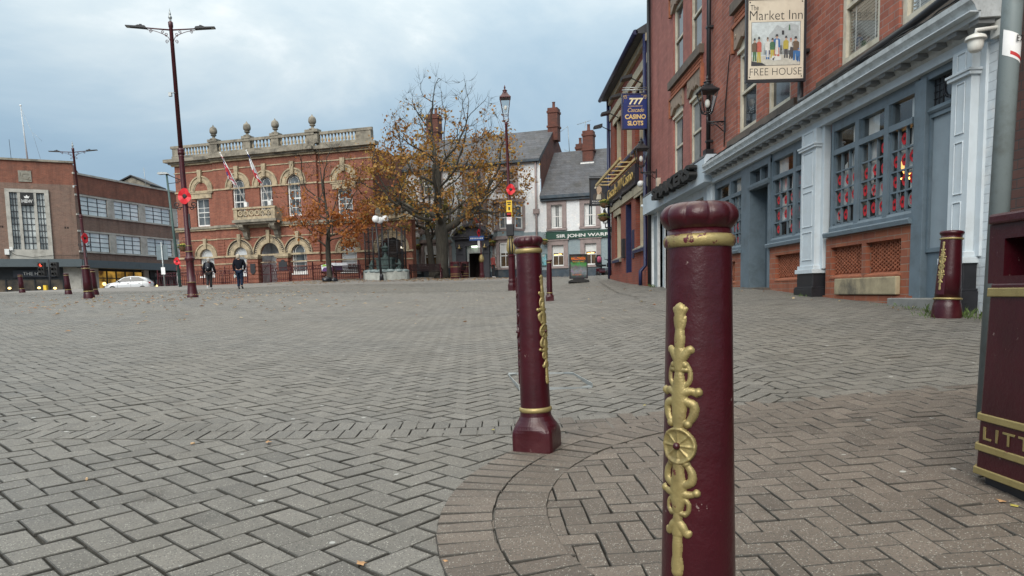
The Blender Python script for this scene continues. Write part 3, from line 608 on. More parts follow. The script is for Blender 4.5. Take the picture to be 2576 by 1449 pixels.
# ------------------------------------------------------------------ heritage lantern post
LGLASS=clearglass('lantern glass',.82); BULB=emit('frosted bulb',(.8,.8,.76),.15)
def lantern(t,z,w,h,m,frame=True,top=True):
    """six-sided tapering lantern hung at z (bottom) on thing t"""
    b=w*.24; tpr=w*.5; hb=h*.56
    pn=MB(); fr=MB()
    for i in range(4):
        a0=PI/4+i*PI/2;a1=a0+PI/2
        c=[(b*1.2*math.cos(a0),b*1.2*math.sin(a0),z),(b*1.2*math.cos(a1),b*1.2*math.sin(a1),z),(tpr*1.2*math.cos(a1),tpr*1.2*math.sin(a1),z+hb),(tpr*1.2*math.cos(a0),tpr*1.2*math.sin(a0),z+hb)]
        pn.add([(x*.97,y*.97,q) for x,y,q in c],[(0,1,2,3)]); fr.tube([c[0],c[3]],w*.028,5); fr.tube([c[0],c[1]],w*.026,5); fr.tube([c[3],c[2]],w*.035,5)
    fo=fr.build('lantern_frame',m,t); pn.build('glass',LGLASS,t)
    bu=MB(); bu.ell((0,0,z+hb*.45),(w*.13,w*.13,w*.2),10,8); bu.build('bulb',BULB,t)
    lt=MB(); lt.lathe([(tpr*1.34,z+hb-.005),(tpr*1.36,z+hb+.02),(tpr*1.1,z+hb+h*.06),(tpr*.62,z+hb+h*.15),(tpr*.55,z+hb+h*.19)],4,ph=PI/4,sm=False)
    lt.lathe(smooth_prof([(tpr*.5,z+hb+h*.18),(tpr*.36,z+hb+h*.21),(tpr*.34,z+hb+h*.24),(tpr*.42,z+hb+h*.26),(tpr*.22,z+hb+h*.29),(tpr*.10,z+hb+h*.32),(tpr*.16,z+hb+h*.35),(tpr*.13,z+hb+h*.38),(tpr*.03,z+hb+h*.44)],3),14)
    lt.build('lantern_roof',m,t)
q=at(1290,26,730)
t=thing('lantern_post','maroon lantern post carrying a poppy and small notices behind the second bollard','lamp post',(q.x,q.y,q.z-.03),0); t.rotation_euler=(0,R(-1.1),0)
MB().lathe([(.17,-.2),(.17,.22),(.16,.26),(.14,.30),(.135,.36),(.15,.38),(.14,.42),(.125,.45),(.12,1.22),(.145,1.26),(.15,1.30),(.11,1.33)],8,sm=False).build('base',MAROON,t)
ur=MB(); ur.lathe(smooth_prof([(.08,1.33),(.095,1.38),(.13,1.5),(.135,1.6),(.11,1.75),(.085,1.9),(.08,1.95)],3),16); ur.build('urn',BLACKM,t)
ga=MB()
for i in range(8):
    a=2*PI*i/8
    ga.tube([((np.interp(z,[1.36,1.5,1.6,1.75,1.9],[.095,.135,.14,.115,.09])+.004)*math.cos(a),(np.interp(z,[1.36,1.5,1.6,1.75,1.9],[.095,.135,.14,.115,.09])+.004)*math.sin(a),z) for z in (1.36,1.5,1.6,1.75,1.9)],[.02,.03,.028,.022,.014],6)
ga.lathe([(.08,1.93),(.1,1.94),(.1,1.97),(.08,1.98)],16); ga.build('gold_leafwork',GOLD,t)
MB().lathe([(.07,1.95),(.065,2.6),(.055,2.62),(.045,5.9),(.055,5.92),(.055,6.0),(.03,6.02)],16).build('shaft',MAROONFAR,t)
cr=MB()
for i in range(4):
    a=PI/4+i*PI/2; cr.tube([(.03*math.cos(a),.03*math.sin(a),6.0)]+[(r_*math.cos(a),r_*math.sin(a),z_) for r_,z_ in smooth_prof([(.06,6.02),(.13,6.08),(.12,6.16),(.13,6.24)],3)],.011,5)
cr.build('cradle',MAROONFAR,t); lantern(t,6.24,.42,1.05,MAROONFAR)
MB().box(-.15,.13,-.15,.0,1.98,2.42).build('junction_box',BLACKM,t,.03)
YEL=M_('yellow notice',(.72,.47,.03),.6); NOT=M_('white notice',(.74,.74,.74),.6)
poppy('large red poppy on the lantern post in front of the white pub',(q.x+.0,q.y-.12,zat(1287,477,25.9)),0,.86)
def plate(label,cat,loc,rz,w,h,mats,deco):
    o=thing('notice',label,cat,loc,rz); MB().box(-w/2,w/2,-.01,0,-h/2,h/2).build('board',mats[0],o); mb=MB()
    for x0,x1,z0,z1 in deco: mb.box(x0*w/2,x1*w/2,-.014,-.011,z0*h/2,z1*h/2)
    mb.build('print',mats[1],o); return o
plate('yellow parking notice on the lantern post','notice',(q.x-.07,q.y-.13,zat(1282,525,25.9)),0,.20,.58,(YEL,BLACKD),[(-.7,.7,.7,.82),(-.55,.55,.45,.6),(-.3,.3,-.2,.2),(-.7,.7,-.5,-.42),(-.6,.6,-.7,-.62)])
plate('white notice with a red heading below the yellow one','notice',(q.x-.08,q.y-.13,zat(1281,550,25.9)),0,.18,.46,(NOT,M_('red print',(.6,.05,.05),.6)),[(-.8,.8,.55,.85),(-.7,.7,.2,.25),(-.7,.7,0,.04),(-.7,.5,-.2,-.16)])
# manhole frame set into the paving
pts=[gp(1279,944),gp(1306,983),gp(1489,976),gp(1439,940)]
t=thing('manhole_cover','square metal manhole frame with corner plates filled with paving','manhole cover',(0,0,0)); mb=MB()
for i in range(4):
    a=Vector(pts[i]);b_=Vector(pts[(i+1)%4]); dr=(b_-a).normalized(); nn=Vector((-dr.y,dr.x,0))
    for off in (0,):
        c=[a+nn*off*-1-nn*.006,b_+nn*off*-1-nn*.006,b_-nn*off,a-nn*off]; mb.prism([(p_.x,p_.y) for p_ in c],max(a.z,b_.z)-.02,max(a.z,b_.z)+.009,'z')
mb.build('frame',STEEL,t); mb=MB(); cen=sum((Vector(p_) for p_ in pts),Vector())/4
for i in range(4):
    a=Vector(pts[i]); d1=(Vector(pts[(i+1)%4])-a).normalized()*.07; d2=(Vector(pts[(i-1)%4])-a).normalized()*.07
    mb.prism([(p_.x,p_.y) for p_ in (a,a+d1,a+d2)],a.z-.02,a.z+.011,'z')
mb.build('corner_plate',STEEL,t)
# ------------------------------------------------------------------ materials for buildings
BRK_PUB=brickm('red pub brick',(.40,.130,.082),(.26,.078,.052),(.30,.22,.19),.29,.098,.014,dirt=(.10,.035,.028),damt=.45)
BRK_PAINT=brickm('painted red brick',(.36,.135,.108),(.30,.108,.088),(.25,.09,.075),.29,.098,.010,dirt=(.16,.06,.05),damt=.4,bstr=.4)
BRK_RISER=brickm('orange glazed brick',(.33,.105,.05),(.27,.08,.042),(.27,.19,.14),.33,.098,.012,dirt=(.14,.05,.035),damt=.5)
BRK_DK=brickm('dark brown brick',(.11,.045,.034),(.075,.032,.026),(.045,.04,.038),.29,.098,.014)
BRK_WHITE=brickm('white painted brick',(.60,.64,.66),(.58,.62,.64),(.46,.49,.51),.29,.098,.010,dirt=(.40,.41,.41),damt=.3,bstr=.8,strk=.25)
BRK_CAS=brickm('casino red brick',(.27,.062,.035),(.22,.05,.03),(.20,.12,.09),.26,.088,.012,dirt=(.11,.035,.025),damt=.45)
SILLST=M_('brown stone sill',(.125,.098,.078),.85,nz=4,amt=.25,bs=25,dirt=(.06,.05,.045))
LINT=M_('carved buff stone',(.27,.20,.15),.85,nz=4,amt=.2,bs=25,dirt=(.12,.085,.065))
PALEBLUE=M_('pale grey blue paint',(.55,.60,.63),.5,nz=4,amt=.06,bs=14,bd=.002,dirt=(.50,.53,.54),dscale=3.5)
PALETRIM=M_('weathered pale trim',(.43,.455,.46),.6,nz=5,amt=.18,dirt=(.22,.225,.22),dscale=6)
SLATEBLUE=M_('slate grey paint',(.125,.165,.195),.45,nz=4,amt=.1,bs=14,bd=.002,dirt=(.085,.11,.125),dscale=3)
MIDGREY=M_('mid grey door paint',(.26,.305,.335),.5,nz=3,amt=.06,dirt=(.21,.24,.26),dscale=2)
DOORPAINT=M_('dark slate door paint',(.065,.088,.105),.42,nz=4,amt=.1)
TERRA=M_('terracotta',(.30,.10,.05),.8,nz=8,amt=.25,bs=30)
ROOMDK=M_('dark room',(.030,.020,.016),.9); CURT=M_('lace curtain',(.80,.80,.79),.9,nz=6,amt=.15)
WGLASS=clearglass('window glass',.86)
BLIND=M_('grey blind',(.34,.36,.36),.7,nz=2,amt=.1)
WARM=emit('warm lamp glow',(1.,.52,.12),9.)
YELLOWBULB=emit('string bulb',(1.,.62,.2),5.)
def sash(root,a,b,c,d,y,m=None,gl=None,arch=0,nx=1,nz=1,fw=.07,bar=.022,name='window',dp=.06,fan=False,mid=True,blind=None):
    """sash window: frame mesh with its own pane child; a..b wide, c..d high, at depth y"""
    m=m or WHITEP; gl=gl or DGLASS; w=b-a; r=w/2; sp=d-r*arch if arch else d; cx=(a+b)/2
    f=MB(); f.box(a,a+fw,y,y+dp,c,sp); f.box(b-fw,b,y,y+dp,c,sp); f.box(a+fw,b-fw,y,y+dp,c,c+fw*1.2)
    if arch: f.arc(cx,sp,r-fw,r,0,PI,y,y+dp,16,0,arch)
    else: f.box(a+fw,b-fw,y,y+dp,d-fw,d)
    zm=(c+d)/2 if not arch else c+(sp-c)*.52
    if mid: f.box(a+fw,b-fw,y+.004,y+dp+.01,zm-.028,zm+.028)
    for i in range(1,nx): x=a+fw+(w-2*fw)*i/nx; f.box(x-bar/2,x+bar/2,y+.012,y+dp,c+fw,sp+(r*arch*.72 if arch and not fan else 0)-(.0 if arch else fw))
    for i in range(1,nz): z=c+(sp-c)*i/nz; f.box(a+fw,b-fw,y+.014,y+dp-.002,z-bar/2,z+bar/2)
    if fan:
        f.arc(cx,sp,r*.58,r*.58+.035,0,PI,y+.01,y+dp,14,0,arch)
        for sx in (-1,1): f.box(cx+sx*(r*.58+.017)-.016,cx+sx*(r*.58+.017)+.016,y+.01,y+dp,c+fw,sp)
        for k in range(1,6):
            an=PI*k/6; p=[(r*q*math.cos(an),r*q*arch*math.sin(an)) for q in (.6,.97)]
            f.tube([(cx+p[0][0],y+.03,sp+p[0][1]),(cx+p[1][0],y+.03,sp+p[1][1])],.016,4)
    o=f.build(name,m,root)
    n=12; pl=[(a+.01,c),(b-.01,c)]+([(cx+r*.98*math.cos(PI*k/n),sp+r*.98*arch*math.sin(PI*k/n)) for k in range(n+1)] if arch else [(b-.01,d),(a+.01,d)])
    MB().prism(pl,y+dp*.62,y+dp*.62+.012).build('pane',gl,o)
    if blind:
        bz,bm=blind; MB().prism([(a+fw,c+(d-c)*bz),(b-fw,c+(d-c)*bz),(b-fw,sp),(a+fw,sp)],y+dp*.62-.008,y+dp*.62-.003).build('blind',bm,o)
    return o
# ------------------------------------------------------------------ market inn: long red-brick building on the right
X0=5.3; Y0=25.2
pub=thing('brick_pub','long red brick pub with pale blue shopfront and grey windows running along the right side','building',(X0,Y0,0),-PI/2)
uu=lambda Y: Y0-Y      # facade coordinate grows towards the viewer
ZT=11.4
pairs=[(21.70,20.60,19.82,18.74),(15.90,14.78,14.20,13.07),(11.22,10.06,9.58,8.46)]
holes=[]
for a,b,c,d in pairs:
    for p,q in ((a,b),(c,d)): holes+= [(uu(p),uu(q),4.12,6.12),(uu(p),uu(q),7.02,9.05)]
SPL=uu(17.9)
w1=MB(); w1.wall(.25,SPL,3.6,ZT,[h for h in holes if h[1]<SPL],0,.16); w1.box(.25,SPL,.17,7,ZT-.02,ZT); w1.add([(.25,0,0),(.25,9,0),(.25,9,ZT),(.25,0,ZT)],[(0,1,2,3)]); w1.box(.05,.25,0,.3,0,ZT)
w1.build('painted_wall',BRK_PAINT,pub)
w2=MB(); w2.wall(SPL,uu(7.72),3.5,ZT,[h for h in holes if h[0]>SPL],0,.16); w2.box(SPL,uu(7.72),.17,7,ZT-.02,ZT); w2.add([(uu(7.72),0,0),(uu(7.72),9,0),(uu(7.72),9,ZT),(uu(7.72),0,ZT)],[(0,1,2,3)])
w2.build('upper_wall',BRK_PUB,pub)
rf=MB(); rf.prism([(-.45,ZT-.02),(-.45,ZT+.10),(5,ZT+4.2),(9.5,ZT)],.0,uu(7.6),'x'); rf.build('roof',M_('roof slate',(.06,.062,.068),.7,nz=5,amt=.3),pub)
for k,(a,b,c,d) in enumerate(pairs):
    for (p,q) in ((a,b),(c,d)):
        o=sash(pub,uu(p)+.02,uu(q)-.02,4.14,5.86,.04,CREAM,DGLASS,fw=.10,nx=1,nz=1,dp=.08); 
        hd=MB(); hd.box(uu(p)-.03,uu(q)+.03,-.02,.13,5.86,5.93); hd.box(uu(p)-.0,uu(q)+.0,.03,.13,5.93,6.12); hd.build('head_moulding',CREAM,o)
        if k==2:
            bl=MB()
            for i in range(34): bl.add([(uu(p)+.14,.105,4.28+i*.046),(uu(q)-.14,.105,4.28+i*.046),(uu(q)-.14,.13,4.262+i*.046),(uu(p)+.14,.13,4.262+i*.046)],[(0,1,2,3)])
            for x_ in (uu(p)+.30,uu(q)-.30): bl.box(x_-.012,x_+.012,.10,.104,4.2,5.8)
            bl.build('slatted_blind',WHITEP,o)
            for ch in o.children:
                if ch.name.startswith('pane'): ch.data.materials[0]=WGLASS
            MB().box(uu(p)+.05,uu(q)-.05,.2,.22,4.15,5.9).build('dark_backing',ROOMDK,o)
        if k==0:
            ch=MB(); ch.box(uu(p)+.12,uu(q)-.45,.082,.085,4.25,5.75); ch.build('net_curtain',M_('grey net',(.22,.22,.21),.9),o)
        sash(pub,uu(p)+.02,uu(q)-.02,7.05,9.03,.04,CREAM,DGLASS,fw=.10,nz=1,dp=.08)
    ua,ub=uu(a)-.28,uu(d)+.22
    sl=MB(); sl.box(ua,ub,-.12,.02,6.78,7.0); sl.build('upper_sill',SILLST,pub)
    tp=MB(); tp.box(ua+.1,ub-.1,-.03,.02,6.46,6.78)
    for i in range(int((ub-ua-.2)/.085)):
        for j in range(3): x=ua+.14+i*.085; z=6.50+j*.09; tp.box(x,x+.06,-.055,-.03,z,z+.065)
    tp.build('terracotta_panel',TERRA,pub)
    for zz in (6.06,8.98):
        li=MB(); lb=[]
        for (p,q) in ((a,b),(c,d)):
            x0,x1=uu(p)-.14,uu(q)+.14; m=(x0+x1)/2
            prof=[(x0,zz+.40),(x0,zz-.06),(x0+.14,zz-.06),(x0+.30,zz+.02),(m-.22,zz+.09),(m-.08,zz+.03),(m,zz+.13),(m+.08,zz+.03),(m+.22,zz+.09),(x1-.30,zz+.02),(x1-.14,zz-.06),(x1,zz-.06),(x1,zz+.40)]
            li.prism(prof,-.06,.04)
            for xx in (x0+.1,x1-.1): li.lathe([(.05,0),(.05,.02)],10,(xx,-.06,zz+.22)) if False else li.arc(xx,zz+.20,.02,.05,0,2*PI,-.075,-.055,10)
        li.build('stone_lintel',LINT,pub)
        lm=MB(); lm.box(ua+.05,ub-.05,-.09,.0,zz+.40,zz+.46); lm.box(ua-.02,ua+.08,-.09,0,zz-.1,zz+.46); lm.box(ub-.08,ub+.02,-.09,0,zz-.1,zz+.46); lm.build('label_mould',TERRA,pub)
# chipped quoins beside the nearer windows and the long stone sill
sl=MB(); sl.box(uu(11.9),uu(7.75),-.06,.05,3.96,4.12); sl.box(uu(16.45),uu(12.75),-.07,.05,3.97,4.13); sl.build('stone_sill',SILLST,pub)
# shopfront ---------------------------------------------------------------
fas=MB(); fas.box(uu(17.6),uu(7.82),-.10,.05,3.37,3.57); fas.build('fascia',PALEBLUE,pub)
co=MB(); co.prism([(.05,3.56),(-.27,3.545),(-.27,3.60),(-.31,3.61),(-.34,3.68),(-.38,3.72),(-.38,3.78),(-.32,3.80),(.0,3.98),(.05,3.98)],uu(17.35),uu(7.55),'x'); co.prism([(-.10,3.54),(-.15,3.55),(-.13,3.50),(-.10,3.47)],uu(17.4),uu(7.7),'x')
co.build('cornice',PALETRIM,pub)
li=MB(); li.box(uu(17.35),uu(7.55),-.385,-.27,3.60,3.612); li.prism([(-.272,3.548),(-.284,3.548),(-.284,3.60),(-.272,3.60)],uu(17.35),uu(7.55),'x'); li.build('cornice_lip',PALEBLUE,pub)
DEM=M_('grey bracket paint',(.20,.205,.205),.7,dirt=(.1,.1,.1))
for i in range(27): de=MB(); x=uu(17.1)+i*.36; de.box(x,x+.15,-.265,-.09,3.50,3.552); de.build('cornice_bracket',DEM,pub)
cbl=MB(); rr1=random.Random(3)
for k in range(3):
    cbl.tube([(uu(17.2)+i*.24,-.30+.03*k+rr1.uniform(-.02,.02),3.83+.03*k+rr1.uniform(-.02,.02)) for i in range(40)],.012,4)
cbl.build('cables',BLACKD,pub)
pp=MB(); pp.tube([(uu(12.35),-.12,ZT),(uu(12.35),-.12,4.06),(uu(12.25),-.16,3.93),(uu(12.0),-.2,3.89),(uu(9),-.2,3.97),(uu(7.7),-.2,4.06)],.05,10)
for z in (4.75,6.3): pp.box(uu(12.35)-.07,uu(12.35)+.07,-.18,0,z,z+.05)
pp.build('drainpipe',BLACKM,pub)
pp=MB(); pp.tube([(uu(17.78),-.10,ZT),(uu(17.78),-.10,4.12)],.055,10)
for z in (4.4,5.6,7.1): pp.box(uu(17.78)-.07,uu(17.78)+.07,-.16,0,z,z+.05)
pp.box(uu(17.9),uu(17.66),-.2,0,4.05,4.22); pp.build('drainpipe',BLACKM,pub)
pp=MB(); pp.tube([(uu(24.72),-.10,ZT),(uu(24.72),-.10,1.0)],.065,10); pp.build('drainpipe',BLACKM,pub)
wr=MB(); wr.tube([(uu(16.3),-.03,6.2),(uu(16.45),-.03,5.9),(uu(16.75),-.02,4.9),(uu(16.8),-.02,4.1)],.012,4); wr.build('cable',BLACKD,pub)
# structure of the ground floor: posts, heads, transoms
ZH,ZTR,ZS=3.30,2.885,1.66
bays=[(17.56,15.55,[16.35]),(13.92,12.26,[12.81]),(11.42,9.08,[10.59,9.79])]
PAN=[]
for bi,(ya,yb,mul) in enumerate(bays):
    a,b=uu(ya),uu(yb); f=MB(); f.box(a,a+.08,.0,.14,ZS,ZH); f.box(b-.08,b,.0,.14,ZS,ZH); f.box(a,b,.002,.142,ZH-.08,ZH+.08); f.box(a+.1,b-.1,-.012,.13,ZTR-.035,ZTR+.045)
    f.prism([(.13,ZS+.12),(.0,ZS+.10),(-.02,ZS+.06),(-.02,ZS),(.13,ZS)],a,b,'x'); f.prism([(.10,ZS-.001),(-.09,ZS-.001),(-.10,ZS-.02),(-.09,ZS-.075),(.10,ZS-.08)],a-.05,b+.02,'x')
    xs=[a+.08]+[q for m in mul for q in (uu(m)-.055,uu(m)+.055)]+[b-.08]
    for m in mul: f.box(uu(m)-.055,uu(m)+.055,-.015,.135,ZS+.05,ZH-.08)
    wo=f.build('shop_window',SLATEBLUE,pub)
    lights=[(xs[i],xs[i+1]) for i in range(0,len(xs),2)]
    for (p,q) in lights:
        gb=MB(); w=q-p; gb.box(p,p+.03,.02,.06,ZS+.11,ZTR-.03); gb.box(q-.03,q,.02,.06,ZS+.11,ZTR-.03)
        nx,nz=3,4
        for i in range(1,nx): x=p+w*i/nx; gb.box(x-.011,x+.011,.02,.058,ZS+.11,ZTR-.03)
        for j in range(1,nz): z=ZS+.11+(ZTR-.14-ZS)*j/nz; gb.box(p+.03,q-.03,.022,.056,z-.011,z+.011)
        gb.box(p,q,.02,.06,ZS+.105,ZS+.13); gb.box(p,p+.03,.02,.06,ZTR+.04,ZH-.08); gb.box(q-.03,q,.02,.06,ZTR+.04,ZH-.08)
        gb.build('glazing_bars',SLATEBLUE,wo)
        MB().add([(p,.062,ZS+.1),(q,.062,ZS+.1),(q,.062,ZH-.05),(p,.062,ZH-.05)],[(0,1,2,3)]).build('pane',WGLASS,wo)
        PAN.append((p,q,bi))
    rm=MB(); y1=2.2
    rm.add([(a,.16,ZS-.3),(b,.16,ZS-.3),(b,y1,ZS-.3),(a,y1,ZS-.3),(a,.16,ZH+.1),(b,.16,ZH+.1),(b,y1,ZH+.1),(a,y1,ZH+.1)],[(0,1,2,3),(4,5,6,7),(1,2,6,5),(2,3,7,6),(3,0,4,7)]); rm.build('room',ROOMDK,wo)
    # lace curtains gathered at the sides and between the lights
    cu=MB(); rc=random.Random(bi)
    for (p,q) in lights:
        spans=[(p+.02,p+(q-p)*.45)] if rc.random()<.75 else [(p+(q-p)*.55,q-.02)]
        for s0,s1 in spans:
            n=18; up=[(s0+(s1-s0)*i/n,.12+.018*math.sin(i*1.9)+rc.uniform(-.004,.004)) for i in range(n+1)]
            for i in range(n):
                (xa,ya_),(xb,yb_)=up[i],up[i+1]; zb=ZTR-.25-.25*abs(math.sin(i*.7))*rc.random()
                cu.add([(xa,ya_,ZH-.02),(xb,yb_,ZH-.02),(xb,yb_,zb),(xa,ya_,zb)],[(0,1,2,3)],0,True)
        for k in range(8):
            sx=rc.uniform(p+.04,q-.16); sz=rc.choice([ZS+.1,ZS+.25,ZS+.38,ZS+.6,ZS+.8]); w=rc.uniform(.08,.16); h=rc.uniform(.22,.5)
            cu.add([(sx,.08,sz),(sx+w,.09,sz),(sx+w*.7,.10,sz+h),(sx+w*.25,.085,sz+h*.9)],[(0,1,2,3)],0,True)
    cu.build('lace_curtain',CURT,wo)
    for (p,q) in lights:
        bl=MB(); i,j=rc.randrange(3),rc.randrange(4); w=(q-p)/3; h=(ZTR-.14-ZS)/4; cx=p+w*(i+.5); cz=ZS+.11+h*(j+.5)
        for r_ in (.035,.065,.088): bl.arc(cx,cz,r_-.008,r_+.006,0,2*PI,.056,.070,18)
        bl.build('bullseye_glass',glassy('bottle glass',(.20,.22,.22),.1),wo)
for x,y,z,l in ((uu(10.15),.5,2.45,1),(uu(12.55),.5,2.55,0),(uu(9.45),.7,2.5,0)):
    o=thing('pendant_lamp','warm glass pendant lamp glowing behind the middle light of the large pub window' if l else ('string of warm bulbs hanging inside the pub window left of the white pilaster' if x<14 else 'string of warm bulbs hanging inside the large window near the blank door'),'lamp',(X0+y,Y0-x,z),-PI/2)
    if l:
        MB().lathe(smooth_prof([(.02,.20),(.07,.14),(.09,.04),(.06,-.05),(.03,-.09)],3),14).build('shade',emit('amber shade',(1,.55,.18),1.6),o); MB().ell((0,0,-.14),(.10,.10,.012),12,4).build('glow_disc',WARM,o)
        MB().tube([(0,0,.2),(0,0,.8)],.008,5).build('cord',BLACKD,o)
    else:
        rb=random.Random(int(x*10)); mb=MB()
        for k in range(12): mb.ell((rb.choice([-.07,0,.07])+rb.uniform(-.01,.01),0,-.3+k*.055),.014,6,4)
        mb.build('bulbs',YELLOWBULB,o); MB().tube([(0,.02,-.35),(0,.02,.8)],.006,4).build('cord',BLACKD,o)
    if rnd: pass
# stall risers of orange brick with recessed pierced terracotta panels
def riser(ya,yb,pans,zb):
    a,b=uu(ya),uu(yb); mb=MB(); mb.wall(a,b,zb,ZS-.08,[(uu(p),uu(q),.93,1.42) for p,q in pans],-.02,.10)
    o=mb.build('stall_riser',BRK_RISER,pub)
    for p,q in pans:
        t=MB(); t.box(uu(p),uu(q),.075,.09,.93,1.42); t.prism([(.08,1.0),(-.03,.955),(-.03,.93),(.08,.93)],uu(p)-.02,uu(q)+.02,'x'); t.box(uu(p),uu(q),.06,.08,1.19,1.205)
        rt=random.Random(5); nx=int((uu(q)-uu(p))/.055)
        for i in range(nx):
            for j in range(7):
                x=uu(p)+.03+i*.055; z=1.02+j*.055+(.027 if i%2 else 0); s=rt.uniform(.012,.02)
                t.prism([(x-s,z),(x,z-s*1.3),(x+s,z),(x,z+s*1.3)],.05,.076)
                t.box(x+.018,x+.036,.055,.076,z-.012,z+.016)
        t.build('terracotta_grille',TERRA,o)
    return o
riser(17.56,15.56,[(16.9,15.95)],.6); riser(13.9,12.28,[(13.62,12.36)],.5); riser(11.5,9.10,[(11.33,10.36),(10.24,9.34)],.35)
tr=MB(); tr.box(uu(11.05),uu(9.32),-.09,-.02,.68,.925); tr.build('stone_block',M_('buff stone block',(.33,.27,.17),.9,nz=5,amt=.25,bs=20,dirt=(.06,.055,.05),dscale=2),pub,.015)
MB().box(uu(11.5),uu(9.0),-.06,-.02,.2,.665).build('plinth_course',BRK_RISER,pub)
# pilasters
def pilaster(ya,yb,zpl,zb,pj=.14):
    a,b=uu(ya),uu(yb); mb=MB(); mb.box(a,b,-pj,.05,1.10,3.37)
    for z0,z1 in ((1.25,1.72),(1.80,2.38),(2.46,3.02),(3.14,3.34)):
        for (x0,x1,w0,w1) in ((a+.09,a+.105,z0,z1),(b-.105,b-.09,z0,z1),(a+.105,b-.105,z0,z0+.015),(a+.105,b-.105,z1-.015,z1)): mb.box(x0,x1,-pj-.012,-pj,w0,w1)
    mb.box(a-.03,b+.03,-pj-.04,.05,3.06,3.10); mb.box(a-.045,b+.045,-pj-.055,.05,3.10,3.13); mb.box(a-.03,b+.03,-pj-.03,.05,1.10,1.16); mb.box(a-.06,b+.06,-pj-.06,.05,1.03,1.10)
    mb.box(b,b+.10,-.05,.06,1.1,3.37)
    o=mb.build('pilaster',PALEBLUE,pub,.006)
    p=MB(); p.box(a-.03,b+.03,-pj-.03,.04,zpl,1.03); p.box(a-.07,b+.07,-pj-.07,.04,zb,zpl); p.box(a-.06,b+.06,-pj-.06,.04,zpl,zpl+.03); p.build('plinth',BLACKM,o,.006)
pilaster(12.22,11.66,.78,.45); pilaster(8.20,7.86,.72,.25)
rb=MB(); rb.box(uu(18.0),uu(17.56),-.06,.05,.6,3.37)
for i in range(6): x=uu(18.0)+.04+i*.065; rb.box(x,x+.03,-.08,-.06,.9,3.3)
rb.build('ribbed_pilaster',PALEBLUE,pub)
# entrance door between the first two windows
dp=MB(); dp.box(uu(15.56),uu(15.02),-.03,.12,.5,3.30); dp.box(uu(14.02),uu(13.90),-.03,.12,.5,3.30); dp.box(uu(15.56),uu(13.90),-.028,.122,3.22,3.38); dp.prism([(.1,ZTR-.05),(-.06,ZTR-.05),(-.08,ZTR),(-.08,ZTR+.05),(.1,ZTR+.06)],uu(15.05),uu(13.92),'x'); dp.box(uu(14.55)-.03,uu(14.55)+.03,.02,.1,ZTR+.05,3.24)
fr=dp.build('door_frame',SLATEBLUE,pub); MB().box(uu(15.02),uu(14.02),.10,.105,ZTR+.05,3.24).build('pane',DGLASS,fr)
al=MB(); al.add([(uu(15.02),.12,.5),(uu(15.02),1.2,.5),(uu(15.02),1.2,3.0),(uu(15.02),.12,3.0)],[(0,1,2,3)]); al.add([(uu(14.02),.12,.5),(uu(14.02),1.2,.5),(uu(14.02),1.2,3.0),(uu(14.02),.12,3.0)],[(0,1,2,3)]); al.add([(uu(15.02),1.2,.5),(uu(14.02),1.2,.5),(uu(14.02),1.2,3.0),(uu(15.02),1.2,3.0)],[(0,1,2,3)]); al.add([(uu(15.02),.12,2.9),(uu(14.02),.12,2.9),(uu(14.02),1.2,2.9),(uu(15.02),1.2,2.9)],[(0,1,2,3)]); al.build('lobby',SLATEBLUE,fr)
def door_leaf(M,w,z0,z1,m,pans):
    d=MB(); d.M=M; d.box(0,w,0,.05,z0,z1); h=z1-z0
    for (a,b) in pans:
        for (x0,x1,q0,q1) in ((.16,.18,a,b),(w-.18,w-.16,a,b),(.18,w-.18,a,a+.02),(.18,w-.18,b-.02,b)): d.box(x0,x1,-.018,0,z0+h*q0 if q0<1.01 else q0,z0+h*q1)
        d.box(.25,w-.25,-.012,0,z0+h*(a+.035),z0+h*(b-.035))
    return d.build('door',m,pub)
door_leaf(T(uu(15.0),.30,0)@Matrix.Rotation(R(14),4,'Z'),.98,.83,2.84,DOORPAINT,[(.06,.30),(.38,.78),(.83,.94)])
stp=MB(); stp.box(uu(15.6),uu(13.85),-.14,.4,.4,.815); stp.build('doorstep',SILLST,pub)
# blocked corner door
bd=MB(); bd.box(uu(9.08),uu(8.84),-.05,.14,.35,3.32); bd.box(uu(8.86),uu(8.20),.03,.12,.3,1.20); bd.box(uu(9.0),uu(8.2),-.03,.142,3.28,3.40); bd.prism([(.12,2.87),(-.01,2.87),(-.03,2.90),(.0,2.95),(.12,2.97)],uu(8.86),uu(8.22),'x')
fr=bd.build('door_frame',SLATEBLUE,pub,.004)
MB().box(uu(8.80),uu(8.20),.035,.06,1.24,2.84).build('blank_door',MIDGREY,fr); 
bz=MB(); bz.box(uu(8.86),uu(8.80),.0,.08,1.20,2.87); bz.box(uu(8.80),uu(8.22),.002,.08,2.82,2.872); bz.box(uu(8.80),uu(8.22),.002,.08,1.20,1.25); bz.build('door_beading',SLATEBLUE,fr)
MB().box(uu(8.86),uu(8.20),.06,.075,2.96,3.30).build('pane',DGLASS,fr)
ld=MB(); cx=uu(8.52); ld.arc(cx,3.13,.105,.12,0,2*PI,.045,.062,22); ld.arc(cx,3.13,.13,.138,0,2*PI,.045,.062,22)
for x in (-.30,-.22,-.14,.14,.22): ld.box(cx+x-.004,cx+x+.004,.048,.062,2.97,3.29)
for z in (3.05,3.13,3.21): ld.box(cx-.33,cx-.14,.047,.062,z-.004,z+.004); ld.box(cx+.14,cx+.28,.047,.062,z-.004,z+.004)
ld.build('leaded_light',IRON,fr)
MB().box(uu(9.28),uu(8.1),-.22,.26,.2,.64).build('doorstep',M_('concrete step',(.22,.215,.20),.9,nz=6,amt=.25,bs=30,dirt=(.12,.115,.1)),pub,.012)
